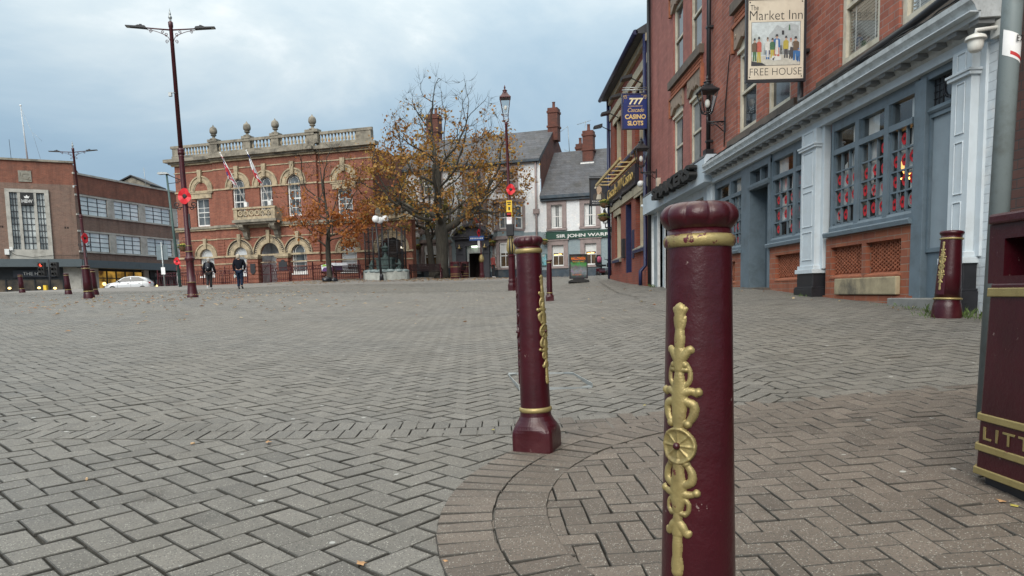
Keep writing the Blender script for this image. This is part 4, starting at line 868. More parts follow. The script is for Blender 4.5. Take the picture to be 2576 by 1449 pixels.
# white painted end pier and the dark brick neighbour
MB().box(uu(7.86),uu(7.5),-.02,.3,.2,3.36).build('white_pier',BRK_WHITE,pub)
MB().box(uu(7.84),uu(7.5),.0,.3,3.36,4.2).build('pier_top',BRK_WHITE,pub)
nb=thing('neighbour_wall','dark brown brick building at the right edge behind the grey pole','building',(5.335,7.49,0),-PI/2)
mb=MB(); mb.wall(0,8,-.2,7,[(.9,2.0,2.5,4.2)],0,.15); mb.add([(0,0,-.2),(0,5,-.2),(0,5,7),(0,0,7)],[(0,1,2,3)]); mb.build('wall',BRK_DK,nb); sash(nb,.92,1.98,2.52,4.18,.1,NAVY)
# ------------------------------------------------------------------ shakers front (ground floor bar of the painted end)
sg=thing('bar_frontage','pale blue box fascia and shutters of the bar with black letters beyond the nearest bollard','shop front',(X0,Y0,0),-PI/2)
SHB=M_('pale fascia panel',(.50,.57,.62),.4,nz=2,amt=.05,dirt=(.40,.45,.48))
MB().prism([(-.30,3.40),(-.30,3.98),(-.24,4.06),(.0,4.06),(.0,3.40)],.36,uu(17.42),'x').build('fascia',SHB,sg)
MB().prism([(-.31,3.985),(-.245,4.075),(.0,4.075),(.0,4.055),(-.25,4.055),(-.30,3.97)],.34,uu(17.42),'x').build('flashing',IRON,sg)
wl=MB(); wl.wall(.3,uu(18),.6,3.42,[(1.6,2.5,.6,3.2),(2.8,6.6,1.1,3.2)],.02,.2); wl.build('front',SHB,sg)
po=MB(); po.box(.48,.62,-.04,.1,.5,3.4); po.box(1.45,1.6,-.05,.1,.5,3.4); po.box(2.5,2.65,-.05,.1,.5,3.4)
for i in range(5): po.box(2.68+i*.0,2.7,-.05,.1,.5,3.4)
po.build('posts',WHITEP,sg)
MB().box(.7,1.4,.01,.05,.9,3.3).build('shutter',M_('scuffed grey shutter',(.30,.33,.34),.6,nz=3,amt=.3,dirt=(.18,.2,.2)),sg); MB().box(1.6,6.6,.15,.17,.6,3.2).build('pane',DGLASS,sg)
M=T(uu(20.45)+.25,-.42,3.60)@FM
text('lettering','SHAKERS',.42,BLACKD,sg,M,.10,width=4.45,off=.022,height=.36)
cv=MB(); cv.tube([(.28,-.22,3.72),(.12,-.28,3.76)],.05,8); cv.box(.2,.36,-.26,-.18,3.6,3.74); cv.build('camera_housing',WHITEP,sg)
al_=MB(); al_.box(uu(23.5)-.09,uu(23.5)+.09,-.12,0,4.15,4.45); al_.build('alarm_box',M_('beige box',(.45,.38,.3),.6),sg)
# ------------------------------------------------------------------ wall lantern and hanging signs
def wall_lantern(label,px,Y,xw,zb,w,h):
    t=thing('wall_lantern',label,'lantern',(xw,Y,zb),0,'black lanterns on wall brackets'); L_=X0-xw
    br=MB(); br.tube([(0,0,-.02),(0,0,-.22),(.06,0,-.24)],.025,8); br.tube([(0,0,-.20),(L_,0,-.20)],.018,6); br.tube([(.05,0,-.22),(L_*.5,0,-.27),(L_*.9,0,-.42)],.012,6); br.box(L_-.03,L_,-.03,.03,-.45,-.10)
    for q in (.3,.55,.8): br.tube(scroll((L_*q,0,-.265),.05,1.4,1,1,0),.008,5)
    br.tube([(0,0,-.05),(.10,0,-.02),(.12,0,.06)],.010,5); br.tube([(0,0,-.05),(-.10,0,-.02),(-.12,0,.06)],.010,5); br.build('bracket',BLACKM,t)
    lantern(t,0,w,h,BLACKM); return t
wall_lantern('black lantern on a scrolled wall bracket, nearer of the two on the right',1778,16.77,4.88,4.86,.46,.84)
wall_lantern('smaller black lantern half in front of the casino, beyond the tall drainpipe',1614,24.0,4.78,4.93,.48,.95)
SIGNC=M_('cream sign board',(.60,.53,.42),.5,nz=4,amt=.06,dirt=(.50,.43,.33),dscale=3); FRK=M_('black sign frame',(.012,.012,.016),.4)
t=thing('hanging_sign','framed pub sign board with a market crowd picture hanging from the brick wall','sign',(4.685,12.2,4.92)); t.rotation_euler=(0,0,R(-2))
fw,fh=.50,.685; fr=MB(); fr.box(-fw,fw,-.03,.03,fh-.045,fh); fr.box(-fw,fw,-.03,.03,-fh,-fh+.045); fr.box(-fw,-fw+.04,-.031,.031,-fh+.045,fh-.045); fr.box(fw-.04,fw,-.031,.031,-fh+.045,fh-.045); fr.build('frame',FRK,t)
bo=MB(); bo.box(-fw+.04,fw-.04,-.018,.018,-fh+.045,fh-.045); bo=bo.build('board',SIGNC,t)
text('lettering','The',.12,BLACKD,bo,T(-.425,-.0185,.475)@FM,.0005,width=.135,align='LEFT',height=.085)
text('lettering','Market Inn',.2,BLACKD,bo,T(0,-.0185,.315)@FM,.0005,width=.87,height=.15,off=-.002)
text('lettering','FREE HOUSE',.15,BLACKD,bo,T(0,-.0185,-.575)@FM,.0005,width=.86,height=.115,off=-.002)
def cmat(n,c): 
    return M_(n,c,.6,nz=20,amt=.15)
pcs=MB(); PC=[('ink',(.03,.03,.035)),('picture sky',(.48,.53,.54)),('picture wall',(.36,.39,.40)),('picture ground',(.46,.44,.38)),('coral',(.42,.10,.07)),('mustard',(.40,.32,.05)),('blue',(.03,.12,.30)),('green',(.05,.13,.06)),('brown',(.12,.08,.05)),('pale',(.55,.55,.52)),('skin',(.42,.27,.2)),('dark',(.05,.05,.055)),('haze',(.40,.44,.43))]
pm=[cmat('sign '+n,c) for n,c in PC]; ix={n:i for i,(n,c) in enumerate(PC)}
x0,x1,z0,z1=-.405,.405,-.42,.285
pcs.box(x0,x1,-.0195,-.018,z0,z1,ix['ink']); 
def q2(pl,c,lay): pcs.prism([(x0+.006+(x1-x0-.012)*a,z0+.006+(z1-z0-.012)*b) for a,b in pl],-.0195-.0006*lay,-.0195-.0006*(lay-1),'y',ix[c])
q2([(0,0),(1,0),(1,1),(0,1)],'picture sky',1); q2([(0,0),(1,0),(1,.22),(.5,.25),(0,.2)],'picture ground',2); q2([(.35,.25),(.97,.25),(.97,.9),(.8,.97),(.66,.85),(.52,.93),(.42,.78),(.35,.7)],'picture wall',2); q2([(0,.25),(.25,.25),(.22,.62),(.1,.74),(0,.68)],'haze',2)
q2([(.0,0),(.3,.0),(.22,.06),(0,.1)],'ink',3); q2([(.62,.70),(.67,.70),(.67,.80),(.62,.80)],'ink',3); q2([(.76,.80),(.80,.80),(.79,.93),(.77,.93)],'green',3)
rs=random.Random(11)
for k in range(26):
    a=.1+.85*rs.random(); b=.42+.1*rs.random(); q2([(a-.02,.25),(a+.025,.25),(a+.02,b),(a-.015,b)],rs.choice(['haze','pale','picture wall','brown','haze']),3)
def fig(x,zf,h,coat,legs,hat='ink',w=.055,apr=None):
    q2([(x-w*.7,zf),(x-w*.15,zf),(x,zf+h*.36),(x+w*.15,zf),(x+w*.8,zf),(x+w*.62,zf+h*.5),(x-w*.62,zf+h*.5)],legs,4)
    q2([(x-w,zf+h*.42),(x+w,zf+h*.42),(x+w*.95,zf+h*.78),(x+w*.4,zf+h*.84),(x-w*.4,zf+h*.84),(x-w*1.05,zf+h*.76)],coat,5)
    if apr: q2([(x-w*.5,zf+h*.1),(x+w*.5,zf+h*.1),(x+w*.35,zf+h*.78),(x-w*.3,zf+h*.78)],apr,6)
    q2([(x-w*.32,zf+h*.83),(x+w*.32,zf+h*.83),(x+w*.3,zf+h*.95),(x-w*.3,zf+h*.95)],'skin',6)
    q2([(x-w*.6,zf+h*.93),(x+w*.6,zf+h*.93),(x+w*.35,zf+h*.96),(x+w*.3,zf+h*1.03),(x-w*.3,zf+h*1.03),(x-w*.35,zf+h*.96)],hat,7)
fig(.06,.10,.52,'brown','green'); fig(.15,.07,.58,'coral','mustard'); fig(.33,.14,.50,'pale','blue','brown',.05,'pale'); fig(.43,.17,.45,'green','mustard'); fig(.52,.20,.50,'blue','coral','ink',.07,'pale'); fig(.71,.16,.50,'mustard','dark'); fig(.81,.14,.47,'pale','dark','coral',.05); fig(.91,.10,.54,'brown','blue','ink',.075); fig(.97,.07,.3,'blue','blue','blue',.04)
q2([(.40,.12),(.47,.10),(.62,.12),(.60,.22),(.55,.2),(.46,.22),(.42,.2)],'pale',8); q2([(.42,.14),(.46,.11),(.48,.19)],'ink',9); q2([(.78,.2),(.86,.16),(.86,.4),(.8,.42)],'dark',6)
pcs.build('painted_scene',pm,bo)
br=MB(); br.tube([(-.48,0,.80),(.62,0,.80)],.014,6); br.tube([(-.46,0,.80),(-.2,0,1.02),(.2,0,.88),(.62,0,1.2)],.012,5)
for x,s in ((-.25,1),(.05,-1),(.35,1)): br.tube(scroll((x,0,.89),.08,1.5,s,1,0),.010,5)
for x in (-.38,.38): br.tube([(x,0,.80),(x,0,.68)],.010,5)
br.box(.60,.63,-.05,.05,.7,1.25); br.build('bracket',BLACKM,t)
for s in (-1,1):
    for z in (-.60,.60): MB().lathe([(.012,0),(.010,.004)],8).build('bolt',BLACKD,bo,loc=(s*.43,-.019,z)).rotation_euler=(PI/2,0,0)
# casino hanging sign
CBLUE=M_('royal blue sign',(.010,.022,.13),.35,nz=3,amt=.2); GL=M_('gold sign letters',(.62,.43,.17),.45,nz=8,amt=.1); GL2=M_('pale gold letters',(.75,.66,.42),.45)
t=thing('hanging_sign','blue casino slots hanging sign with gold numerals fixed to the end of the brick building','sign',(4.78,25.0,6.94))
fr=MB(); 
for (a,b,c,d) in ((-.46,.46,.565,.60),(-.46,.46,-.60,-.565),(-.46,-.42,-.565,.565),(.42,.46,-.565,.565)): fr.box(a,b,-.06,.06,c,d)
fr.build('frame',NAVY,t); bo=MB(); bo.box(-.42,.42,-.045,.045,-.565,.565); bo=bo.build('board',CBLUE,t)
text('lettering','777',.3,GL2,bo,T(0,-.046,.24)@FM,.006,width=.50,off=.012,shear=.15,height=.22)
text('lettering','Cascade',.18,GL,bo,T(0,-.046,-.02)@FM,.003,width=.56,shear=.35,height=.14); text('lettering','CASINO',.2,GL,bo,T(0,-.046,-.25)@FM,.003,width=.72,off=.008,height=.16); text('lettering','SLOTS',.2,GL,bo,T(0,-.046,-.465)@FM,.003,width=.54,off=.008,height=.16)
gt=MB(); gt.box(-.25,.25,-.048,-.045,.165,.18)
for s in (-1,1): gt.tube(scroll((s*.34,-.047,.46),.07,1.4,s,1,0),.008,4); gt.tube([(s*.41,-.047,.3),(s*.41,-.047,.53),(s*.2,-.047,.54)],.006,4)
gt.build('gold_border',GL,bo)
br=MB(); br.tube([(-.44,0,.72),(.55,0,.72)],.022,8); br.tube([(-.42,0,.80),(.55,0,.80)],.014,6)
for x in (-.3,.3): br.tube([(x,0,.72),(x,0,.6)],.014,5)
br.build('bracket',STEEL,t)
t=thing('security_light','white dome security light on a short arm by the end pilaster','light',(5.02,7.6,3.30))
MB().lathe(smooth_prof([(.02,.10),(.085,.07),(.10,.045),(.10,.03),(.078,.02),(.072,-.04),(.05,-.085),(.0,-.10)],3),20).build('dome',M_('off white plastic',(.62,.61,.56),.4),t)
a=MB(); a.tube([(0,0,.08),(.0,0,.13),(.22,-.02,.15)],.022,8); a.box(.2,.28,-.09,.07,.06,.22); a.build('arm',M_('off white metal',(.6,.59,.55),.45),t)
# paper poppies stuck inside the small panes
pa=MB(); n=20; vs=[(0,0,0)]
for i in range(n):
    a=2*PI*i/n; r=.075*(.84+.16*abs(math.cos(2*a))**.6); vs.append((r*math.cos(a)*.9,.002*math.sin(4*a),r*math.sin(a)*1.05))
pa.add(vs,[(0,1+i,1+(i+1)%n) for i in range(n)]); pa.add([(p[0],p[1]+.004,p[2]) for p in vs],[(0,1+i,1+(i+1)%n) for i in range(n)])
proto=tag(pa.build('paper_poppy',M_('poppy paper',(.50,.012,.02),.7)),'','poppy','paper poppies in the pub windows'); cc_=MB(); cc_.arc(0,0,.0,.022,0,2*PI,-.004,-.001,12); ce=cc_.build('centre',BLACKD,proto)
proto.rotation_euler=(0,0,-PI/2); first=True; rp_=random.Random(21)
LBL={0:'red paper poppy stuck inside the small panes of the window left of the pub door',1:'red paper poppy stuck inside the small panes between the pub door and the pilaster',2:'red paper poppy stuck inside the small panes of the large window by the blank door'}
for (p,q,bi) in PAN:
    w=(q-p)/3; h=(ZTR-.14-ZS)/4
    for i in range(3):
        for j in range(4):
            if bi==0 and (j>1): continue
            if rp_.random()<(.10 if j<3 else .7): continue
            loc=(X0+.056,Y0-(p+w*(i+.5)+rp_.uniform(-.02,.02)),ZS+.11+h*(j+.5)+rp_.uniform(-.02,.02))
            o=proto if first else dup(proto); first=False; o.location=loc; o['label']=LBL[bi]; o.rotation_euler=(0,rp_.uniform(-.3,.3),-PI/2)
            o['group']='paper poppies, '+('left window' if bi==0 else 'middle window' if bi==1 else 'large window')
# ------------------------------------------------------------------ casino beyond the red brick pub
CY0=35.2; cas=thing('casino_building','red brick casino with cream stone window bands and navy trim, beyond the bar','building',(X0,CY0,0),-PI/2)
cu_=lambda Y: CY0-Y; CA=1.42
STB=M_('cream stone band',(.42,.36,.25),.7,nz=4,amt=.12,dirt=(.22,.18,.13),dscale=2)
DKWIN=glassy('tinted window',(.022,.019,.015),.15,col2=(.06,.05,.035))
ch=[(cu_(27.7),cu_(25.6),2.42,4.35),(cu_(29.75),cu_(28.6),1.1,4.35),(cu_(32.6),cu_(31.1),2.25,4.15)]
uh=[(cu_(27.8),cu_(25.6),6.2,8.2),(cu_(30.2),cu_(28.4),6.2,8.2),(cu_(32.6),cu_(30.9),6.2,8.2)]
mb=MB(); mb.wall(CA,cu_(25.15),.6,9.75,ch+uh,0,.45); mb.add([(CA,0,.6),(CA,9,.6),(CA,9,9.7),(CA,0,9.7)],[(0,1,2,3)]); mb.build('wall',BRK_CAS,cas)
mb=MB(); mb.box(CA-.05,cu_(25.2),-.10,0,.5,1.55); mb.build('plinth',BRK_CAS,cas)
mb=MB()
for h in ch[::2]+uh:
    a,b,c,d=h; mb.box(b-.10,b,.16,.30,c,d); mb.box(a-.12,b+.10,-.06,.2,d,d+.24); m=(a+b)/2; mb.box(m-.06,m+.06,-.02,.2,c,d)
mb.box(CA-.05,cu_(25.15),-.08,0,4.45,4.75); mb.box(CA-.05,cu_(25.15),-.08,0,8.62,8.95); mb.box(CA-.05,cu_(25.15),-.12,0,9.35,9.6)
mb.build('stone_bands',STB,cas)
for a,b,c,d in ch[::2]+uh: 
    MB().box(a,b,.28,.31,c,d).build('window',DKWIN,cas)
    s=MB(); s.prism([(.2,c+.16),(-.12,c-.02),(-.12,c-.16),(.2,c-.16)],a-.15,b+.15,'x'); o=s.build('sill',STONEDK,cas); n_=MB(); n_.box(a-.16,b+.16,-.135,-.12,c-.17,c-.06); n_.build('sill_edge',NAVY,o)
a,b,c,d=ch[1]; dm=MB(); dm.box(a,b,.35,.4,c,d); dm.box(a,a+.1,-.02,.35,c,d); dm.build('door',NAVY,cas)
rf=MB(); rf.prism([(-.42,9.62),(-.42,9.74),(4.5,12.6),(9,9.7),(0,9.62)],CA-.2,cu_(25.25),'x'); rf.build('roof',M_('dark slate',(.05,.052,.058),.7,nz=5,amt=.3),cas)
gt=MB(); gt.tube([(CA-.2,-.45,9.66),(cu_(25.25),-.45,9.66)],.09,8); gt.tube([(cu_(25.3),-.12,9.6),(cu_(25.3),-.12,1.7),(cu_(25.3),-.3,1.5),(cu_(25.3),-.3,1.0)],.07,8); gt.tube([(CA+.05,-.10,9.6),(CA+.05,-.10,1.2)],.08,8); gt.build('gutter_and_pipes',NAVY,cas)
fs=MB(); fs.box(CA+.25,cu_(27.0),-.16,0,4.80,5.55); fs.build('sign_panel',M_('navy fascia',(.012,.012,.022),.4),cas)
text('lettering','Cascade 777 Casino',.6,M_('gilt lettering',(.60,.42,.14),.45),cas,T((CA+.25+cu_(27.0))/2,-.23,5.0)@FM,.012,width=6.2,shear=.2,height=.42,off=-.004)
aw=MB(); 
for z,y in ((5.72,-.72),(5.72,-.12)): aw.box(CA+.25,cu_(26.9),y-.04,y+.04,z-.05,z+.05)
for i in range(7): x=CA+.4+i*.95; aw.box(x-.025,x+.025,-.72,-.0,5.70,5.74)
aw.build('canopy_frame',M_('cream and gilt bars',(.52,.38,.17),.45),cas)
for Y in (26.2,28.6,31.2,33.6):
    fl=MB(); x=cu_(Y); fl.tube([(x,0,8.2),(x,-.45,8.42)],.022,5); fl.prism([(-.42,8.50),(-.80,8.40),(-.78,8.32),(-.42,8.38)],x-.22,x+.22,'x'); fl.build('floodlight',BLACKM,cas)
for Y in (28.0,30.3,32.4): fl=MB(); x=cu_(Y); fl.tube([(x,-.1,4.7),(x,-.45,4.65),(x,-.5,4.45)],.02,5); fl.ell((x,-.52,4.42),(.06,.06,.09),8,6); fl.build('swan_neck_lamp',BLACKM,cas)
pb=MB(); pb.box(cu_(30.15)-.18,cu_(30.15)+.18,-.12,0,2.2,3.0); pb.build('post_box',BLACKM,cas); pb=MB(); pb.box(cu_(28.2)-.2,cu_(28.2)+.2,-.03,0,2.1,3.2); pb.build('notice_board',NAVY,cas)
al_=MB(); al_.ell((cu_(25.7),-.2,4.6),.12,10,8); al_.box(cu_(25.7)-.05,cu_(25.7)+.05,-.2,0,4.6,4.7); al_.build('camera',WHITEP,cas)
# ------------------------------------------------------------------ town hall
BRK_HALL=brickm('orange red hall brick',(.285,.100,.062),(.215,.070,.045),(.26,.18,.13),.26,.088,.012,dirt=(.17,.05,.032),damt=.5)
hr=ray(450,600); hall=thing('town_hall','two-storey orange brick town hall with arched windows and stone balustraded parapet','building',(hr.x/hr.y*52.5,52.5,0),R(-18))
BL,BR_=3.45,11.75; PJ=-.22; ZB=1.6
def bayof(x): return PJ if BL<x<BR_ else 0.
up=[(1.66,2.80,6.06,8.02,0),(4.98,6.02,6.38,9.22,1),(7.20,8.24,6.38,9.22,1),(9.42,10.46,6.38,9.22,1),(13.10,14.24,6.06,8.0,0)]
gf=[(1.75,2.95,2.52,4.50,1),(4.82,6.02,2.52,4.60,1),(7.0,8.60,1.7,4.72,1),(9.50,10.70,2.52,4.60,1),(13.2,14.4,2.52,4.50,1)]
for nm,a,b,y in (('left_bay',0,BL,0.),('centre_bay',BL,BR_,PJ),('right_bay',BR_,15.8,0.)):
    mb=MB(); mb.wall(a,b,ZB,10.55,[h for h in up+gf if a<h[0]<b],y,.26); 
    if y: mb.box(a,a+.01,y,.3,ZB,10.55); mb.box(b-.01,b,y,.3,ZB,10.55)
    if nm=='right_bay': mb.add([(b,0,ZB),(b,13,ZB),(b,13,10.55),(b,0,10.55)],[(0,1,2,3)])
    if nm=='left_bay': mb.add([(a,0,ZB),(a,13,ZB),(a,13,10.55),(a,0,10.55)],[(0,1,2,3)])
    mb.build('wall',BRK_HALL,hall)
MB().box(0,15.8,.35,13,10.5,10.56).build('flat_roof',IRON,hall)
DG2=glassy('sash glass',(.03,.035,.038),.08,col2=(.16,.18,.19),nz=.6)
for k,(a,b,c,d,ar) in enumerate(up):
    y=bayof(a)+.14; sash(hall,a+.01,b-.01,c,d,y,WHITEP,DG2,ar,2,(4 if ar else 3),.09,.03,fan=bool(ar))
PB=M_('pale blinds',(.50,.53,.55),.6,nz=1,amt=.1)
for k,(a,b,c,d,ar) in enumerate(gf):
    if k==2: continue
    y=bayof(a)+.14; sash(hall,a+.01,b-.01,c,d,y,WHITEP,PB if k in (0,1,4) else DG2,ar,1,2,.10,.03,fan=True)
    MB().box(a-.05,b+.05,y-.2,y+.02,c-.10,c).build('window_sill',WHITEP,hall)
# stone arches, keystones and hood moulds
for k,(a,b,c,d,ar) in enumerate(up):
    y=bayof(a); cx=(a+b)/2; s=MB(); sp=8.60
    ro=1.0; 
    s.arc(cx,sp,.62,ro-.10,0,PI,y-.06,y+.05,20); s.arc(cx,sp,ro-.10,ro,0,PI,y-.12,y+.05,20); s.arc(cx,sp,.54,.62,0,PI,y-.03,y+.05,18)
    s.prism([(cx-.11,sp+.55),(cx+.11,sp+.55),(cx+.17,sp+1.40),(cx-.17,sp+1.40)],y-.20,y+.05)
    for sx in (-1,1): s.box(cx+sx*.8-.22,cx+sx*.8+.22,y-.10,y+.05,sp-.14,sp)
    s.build('stone_arch',STONE,hall)
    if not ar:
        t=MB(); t.arc(cx,sp,0,.56,0,PI,y-.005,y+.03,16); t.build('brick_tympanum',BRK_HALL,hall)
        l=MB(); l.box(a-.3,b+.3,y-.08,y+.04,d,d+.34); l.box(a-.42,b+.42,y-.12,y+.04,d+.34,d+.42); l.build('lintel',STONE,hall)
for k,(a,b,c,d,ar) in enumerate(gf):
    y=bayof(a); cx=(a+b)/2; w=(b-a)/2; sp=3.90; s=MB()
    ri,rm,ro=(w,w+.28,w+.36) if k in (0,4) else (w,w+.24,w+.52)
    s.arc(cx,sp,ri-.04,rm,0,PI,y-.06,y+.06,20); s.arc(cx,sp,ro-(.06 if k not in (0,4) else .09),ro,0,PI,y-.12,y+.05,22)
    s.prism([(cx-.09,sp+w-.05),(cx+.09,sp+w-.05),(cx+.14,sp+ro+.32),(cx-.14,sp+ro+.32)],y-.18,y+.05)
    for i in range(26 if k not in (0,4) else 0):
        an=PI*(i+.5)/26; s.arc(cx,sp,rm,rm+.12,an-.03,an+.03,y-.07,y+.02,1)
    s.build('stone_arch',STONE,hall)
    if k not in (0,4): t=MB(); t.arc(cx,sp,rm-.01,ro-.05,0,PI,y-.02,y+.02,22); t.build('dark_arch_ring',M_('blue brick ring',(.05,.05,.055),.7),hall)
# horizontal stone courses follow the projecting centre bay
def course(z0,z1,pj,m=STONE,name='stone_course',brk=True,a0=-.0,a1=15.8):
    s=MB()
    for a,b,y in ((a0,BL,0.),(BL-pj*.0,BR_,PJ),(BR_,a1,0.)): s.box(a-(pj if a==a0 else 0),b+(pj if b==a1 else 0),y-pj,y+.02,z0,z1)
    return s.build(name,m,hall)
course(9.86,9.93,.05); course(8.46,8.56,.06,STONE); course(5.86,6.02,.22,STONEDK); course(5.74,5.86,.14,STONE); course(5.05,5.12,.05); course(3.78,3.90,.10,STONE); course(3.30,3.37,.05); course(3.0,3.03,.04,BRK_HALL)
course(10.50,10.62,.30,STONEDK,'cornice'); course(10.62,10.84,.52,STONEDK,'cornice'); course(10.38,10.50,.16,STONE,'cornice'); course(10.84,11.10,.10,STONEDK,'parapet_base'); course(11.62,11.80,.14,STONEDK,'coping')
pd=MB(); bal=MB(); urns=[]
peds=[(-.02,.75),(3.33,4.0),(6.15,6.72),(8.40,8.98),(11.15,12.0),(14.75,15.82)]
for i,(a,b) in enumerate(peds):
    y=bayof((a+b)/2); pd=MB(); pd.box(a,b,y-.10,y+.28,11.08,11.66)
    if 0<i<5: pd.box(a-.06,b+.06,y-.18,y+.32,11.78,11.96); urns.append(((a+b)/2,y+.05))
    pd.build('pedestal',STONEDK,hall)
kb=0
for (a,b) in zip([p[1] for p in peds[:-1]],[p[0] for p in peds[1:]]):
    n=max(3,int((b-a)/.25)); y=bayof((a+b)/2)+.08
    for i in range(n):
        x=a+(b-a)*(i+.5)/n; q=MB(); q.lathe(smooth_prof([(.07,0),(.07,.05),(.04,.08),(.085,.18),(.075,.28),(.04,.36),(.045,.44),(.07,.48),(.07,.54)],1),8,(x,y,11.09)); q.build('baluster',STONE,hall)
for x,y in urns:
    q=MB(); q.lathe(smooth_prof([(.26,0),(.26,.06),(.12,.12),(.09,.22),(.17,.27),(.20,.33),(.12,.35)],2),14,(x,y,11.95)); q.lathe(smooth_prof([(.10,.34),(.23,.45),(.26,.60),(.21,.80),(.10,.88),(.04,.96),(.02,1.02)],3),14,(x,y,11.95)); q.build('urn',STONEDK,hall)
# rusticated brick quoins
for x in (0.,3.5,11.15,15.15):
    q=MB(); 
    for i in range(6): z=4.02+i*.20; y=bayof(x+.2); q.box(x+.05,x+.62,y-.05,y+.01,z-.02,z+.08)
    for i in range(5): z=2.05+i*.25; y=bayof(x+.2); q.box(x+.0,x+.9,y-.06,y+.01,z,z+.15)
    q.box(x+.08,x+.6,bayof(x+.2)-.02,bayof(x+.2)+.01,2.05,5.0); q.build('brick_quoin',BRK_HALL,hall)
for x in (6.25,8.65):
    q=MB(); q.box(x-.10,x+.75,PJ-.32,PJ+.02,ZB,3.70)
    for i in range(6): z=1.95+i*.28; q.box(x-.14,x+.79,PJ-.36,PJ+.01,z,z+.16)
    q.build('porch_pier',BRK_HALL,hall)
for x in (6.25,8.65): q=MB(); q.box(x-.22,x+.87,PJ-.44,PJ+.02,3.66,3.86); q.box(x-.17,x+.82,PJ-.39,PJ+.02,3.58,3.66); q.build('pier_capital',STONE,hall)
q=MB(); q.box(6.42,6.82,PJ-.40,PJ-.36,2.65,3.25); q.prism([(6.42,2.65),(6.82,2.65),(6.62,2.5)],PJ-.40,PJ-.36); q.build('bronze_plaque',IRON,hall)
q=MB(); q.box(8.72,9.38,PJ-.40,PJ-.36,2.7,3.3); q.arc(9.05,3.3,0,.16,0,PI,PJ-.40,PJ-.36,8); q.build('war_plaque',IRON,hall)
# porch recess and gate
po=MB(); po.box(7.0,7.02,PJ+.2,1.1,1.7,4.7); po.box(8.58,8.60,PJ+.2,1.1,1.7,4.7); po.add([(7,1.1,1.7),(8.6,1.1,1.7),(8.6,1.1,4.8),(7,1.1,4.8)],[(0,1,2,3)]); po.add([(7,.1,4.72),(8.6,.1,4.72),(8.6,1.1,4.72),(7,1.1,4.72)],[(0,1,2,3)]); po.build('porch_lining',M_('white porch plaster',(.55,.56,.57),.7),hall)
gt=MB()
for i in range(15): x=7.1+i*.1; gt.box(x-.012,x+.012,PJ-.12,PJ-.09,1.85,3.15+.35*math.sin(PI*(i+.5)/15))
for z in (1.92,2.5,3.1): gt.box(7.04,8.58,PJ-.125,PJ-.085,z-.02,z+.02)
gt.tube([(7.1,PJ-.13,2.52),(7.9,PJ-.13,3.4)],.018,4); gt.build('entrance_gate',MAROONFAR,hall)
MB().box(6.9,8.7,PJ-.7,PJ+.3,1.5,1.86).build('doorstep',STONE,hall)
# balcony on carved brackets
bc=MB(); bc.box(5.55,9.05,-1.15,PJ,6.04,6.22); bc.box(5.7,8.9,-1.0,PJ,5.92,6.04); bc.build('balcony_slab',STONEDK,hall)
bp=MB(); bp.box(5.65,5.95,-1.08,-.9,6.22,7.0); bp.box(8.65,8.95,-1.08,-.9,6.22,7.0); bp.box(5.6,9.0,-1.12,-.86,6.92,7.04); bp.box(5.95,8.65,-1.06,-.94,6.22,6.42); bp.box(5.65,5.85,-.9,PJ,6.22,6.95); bp.box(8.75,8.95,-.9,PJ,6.22,6.95)
for i in range(6):
    x=6.18+i*.45; bp.arc(x,6.66,.10,.20,0,2*PI,-1.05,-.95,12); bp.box(x+.20,x+.25,-1.04,-.96,6.42,6.92); bp.arc(x,6.66,.0,.05,0,2*PI,-1.04,-.96,8)
bp.build('pierced_parapet',STONE,hall)
for x in (5.95,8.45):
    b=MB(); b.prism([(PJ,5.95),(-1.0,5.95),(-1.0,5.75),(-.85,5.55),(-.62,5.45),(-.55,5.2),(-.40,4.98),(PJ,4.9)],x,x+.32,'x'); b.tube(scroll((x+.33,-.8,5.7),.14,1.3,0,1,0) if False else [(x-.01,-.9+.16*math.cos(t_),5.74+.16*math.sin(t_)) for t_ in np.linspace(0,5,14)],.03,5); b.build('balcony_bracket',STONEDK,hall)
# single storey wing with the big arch and balustraded roof
wg=MB(); wg.wall(15.8,18.45,ZB,5.75,[(16.08,17.84,1.7,4.70,1)],0,.6); wg.add([(18.45,0,ZB),(18.45,.62,ZB),(18.45,.62,5.75),(18.45,0,5.75)],[(0,1,2,3)]); wg.build('wing_wall',BRK_HALL,hall)
s=MB(); s.arc(16.96,3.82,.86,1.22,0,PI,-.06,.05,20); s.arc(16.96,3.82,1.22,1.32,0,PI,-.12,.05,20); s.prism([(16.82,4.62),(17.1,4.62),(17.14,5.3),(16.78,5.3)],-.16,.05)
for z0,z1,p in ((5.74,5.86,.14),(5.86,6.02,.22),(3.70,3.82,.1),(3.2,3.27,.05)): s.box(15.8,16.06,-p,.02,z0,z1); s.box(17.86,18.45+p,-p,.02,z0,z1); 
s.box(16.0,17.9,-.14,.02,5.74,5.86); s.box(16.0,17.9,-.22,.02,5.86,6.02); s.build('wing_stonework',STONE,hall)
s=MB(); s.box(15.8,18.5,-.05,.2,6.02,6.14); s.box(15.8,18.5,-.08,.22,6.68,6.82); s.box(15.9,16.3,-.05,.2,6.1,6.7); s.box(18.15,18.5,-.05,.2,6.1,6.7); s.build('wing_parapet',STONEDK,hall)
for i in range(7): x=16.45+i*.26; q_=MB(); q_.lathe(smooth_prof([(.07,0),(.04,.08),(.085,.2),(.04,.38),(.07,.54)],2),8,(x,.08,6.14)); q_.build('baluster',STONEDK,hall)
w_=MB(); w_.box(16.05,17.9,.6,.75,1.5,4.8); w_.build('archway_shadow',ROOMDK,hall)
q_=MB(); q_.ell((17.55,.4,4.0),.10,10,8); q_.build('porch_lamp',emit('porch lamp',(1,.93,.75),4.),hall)
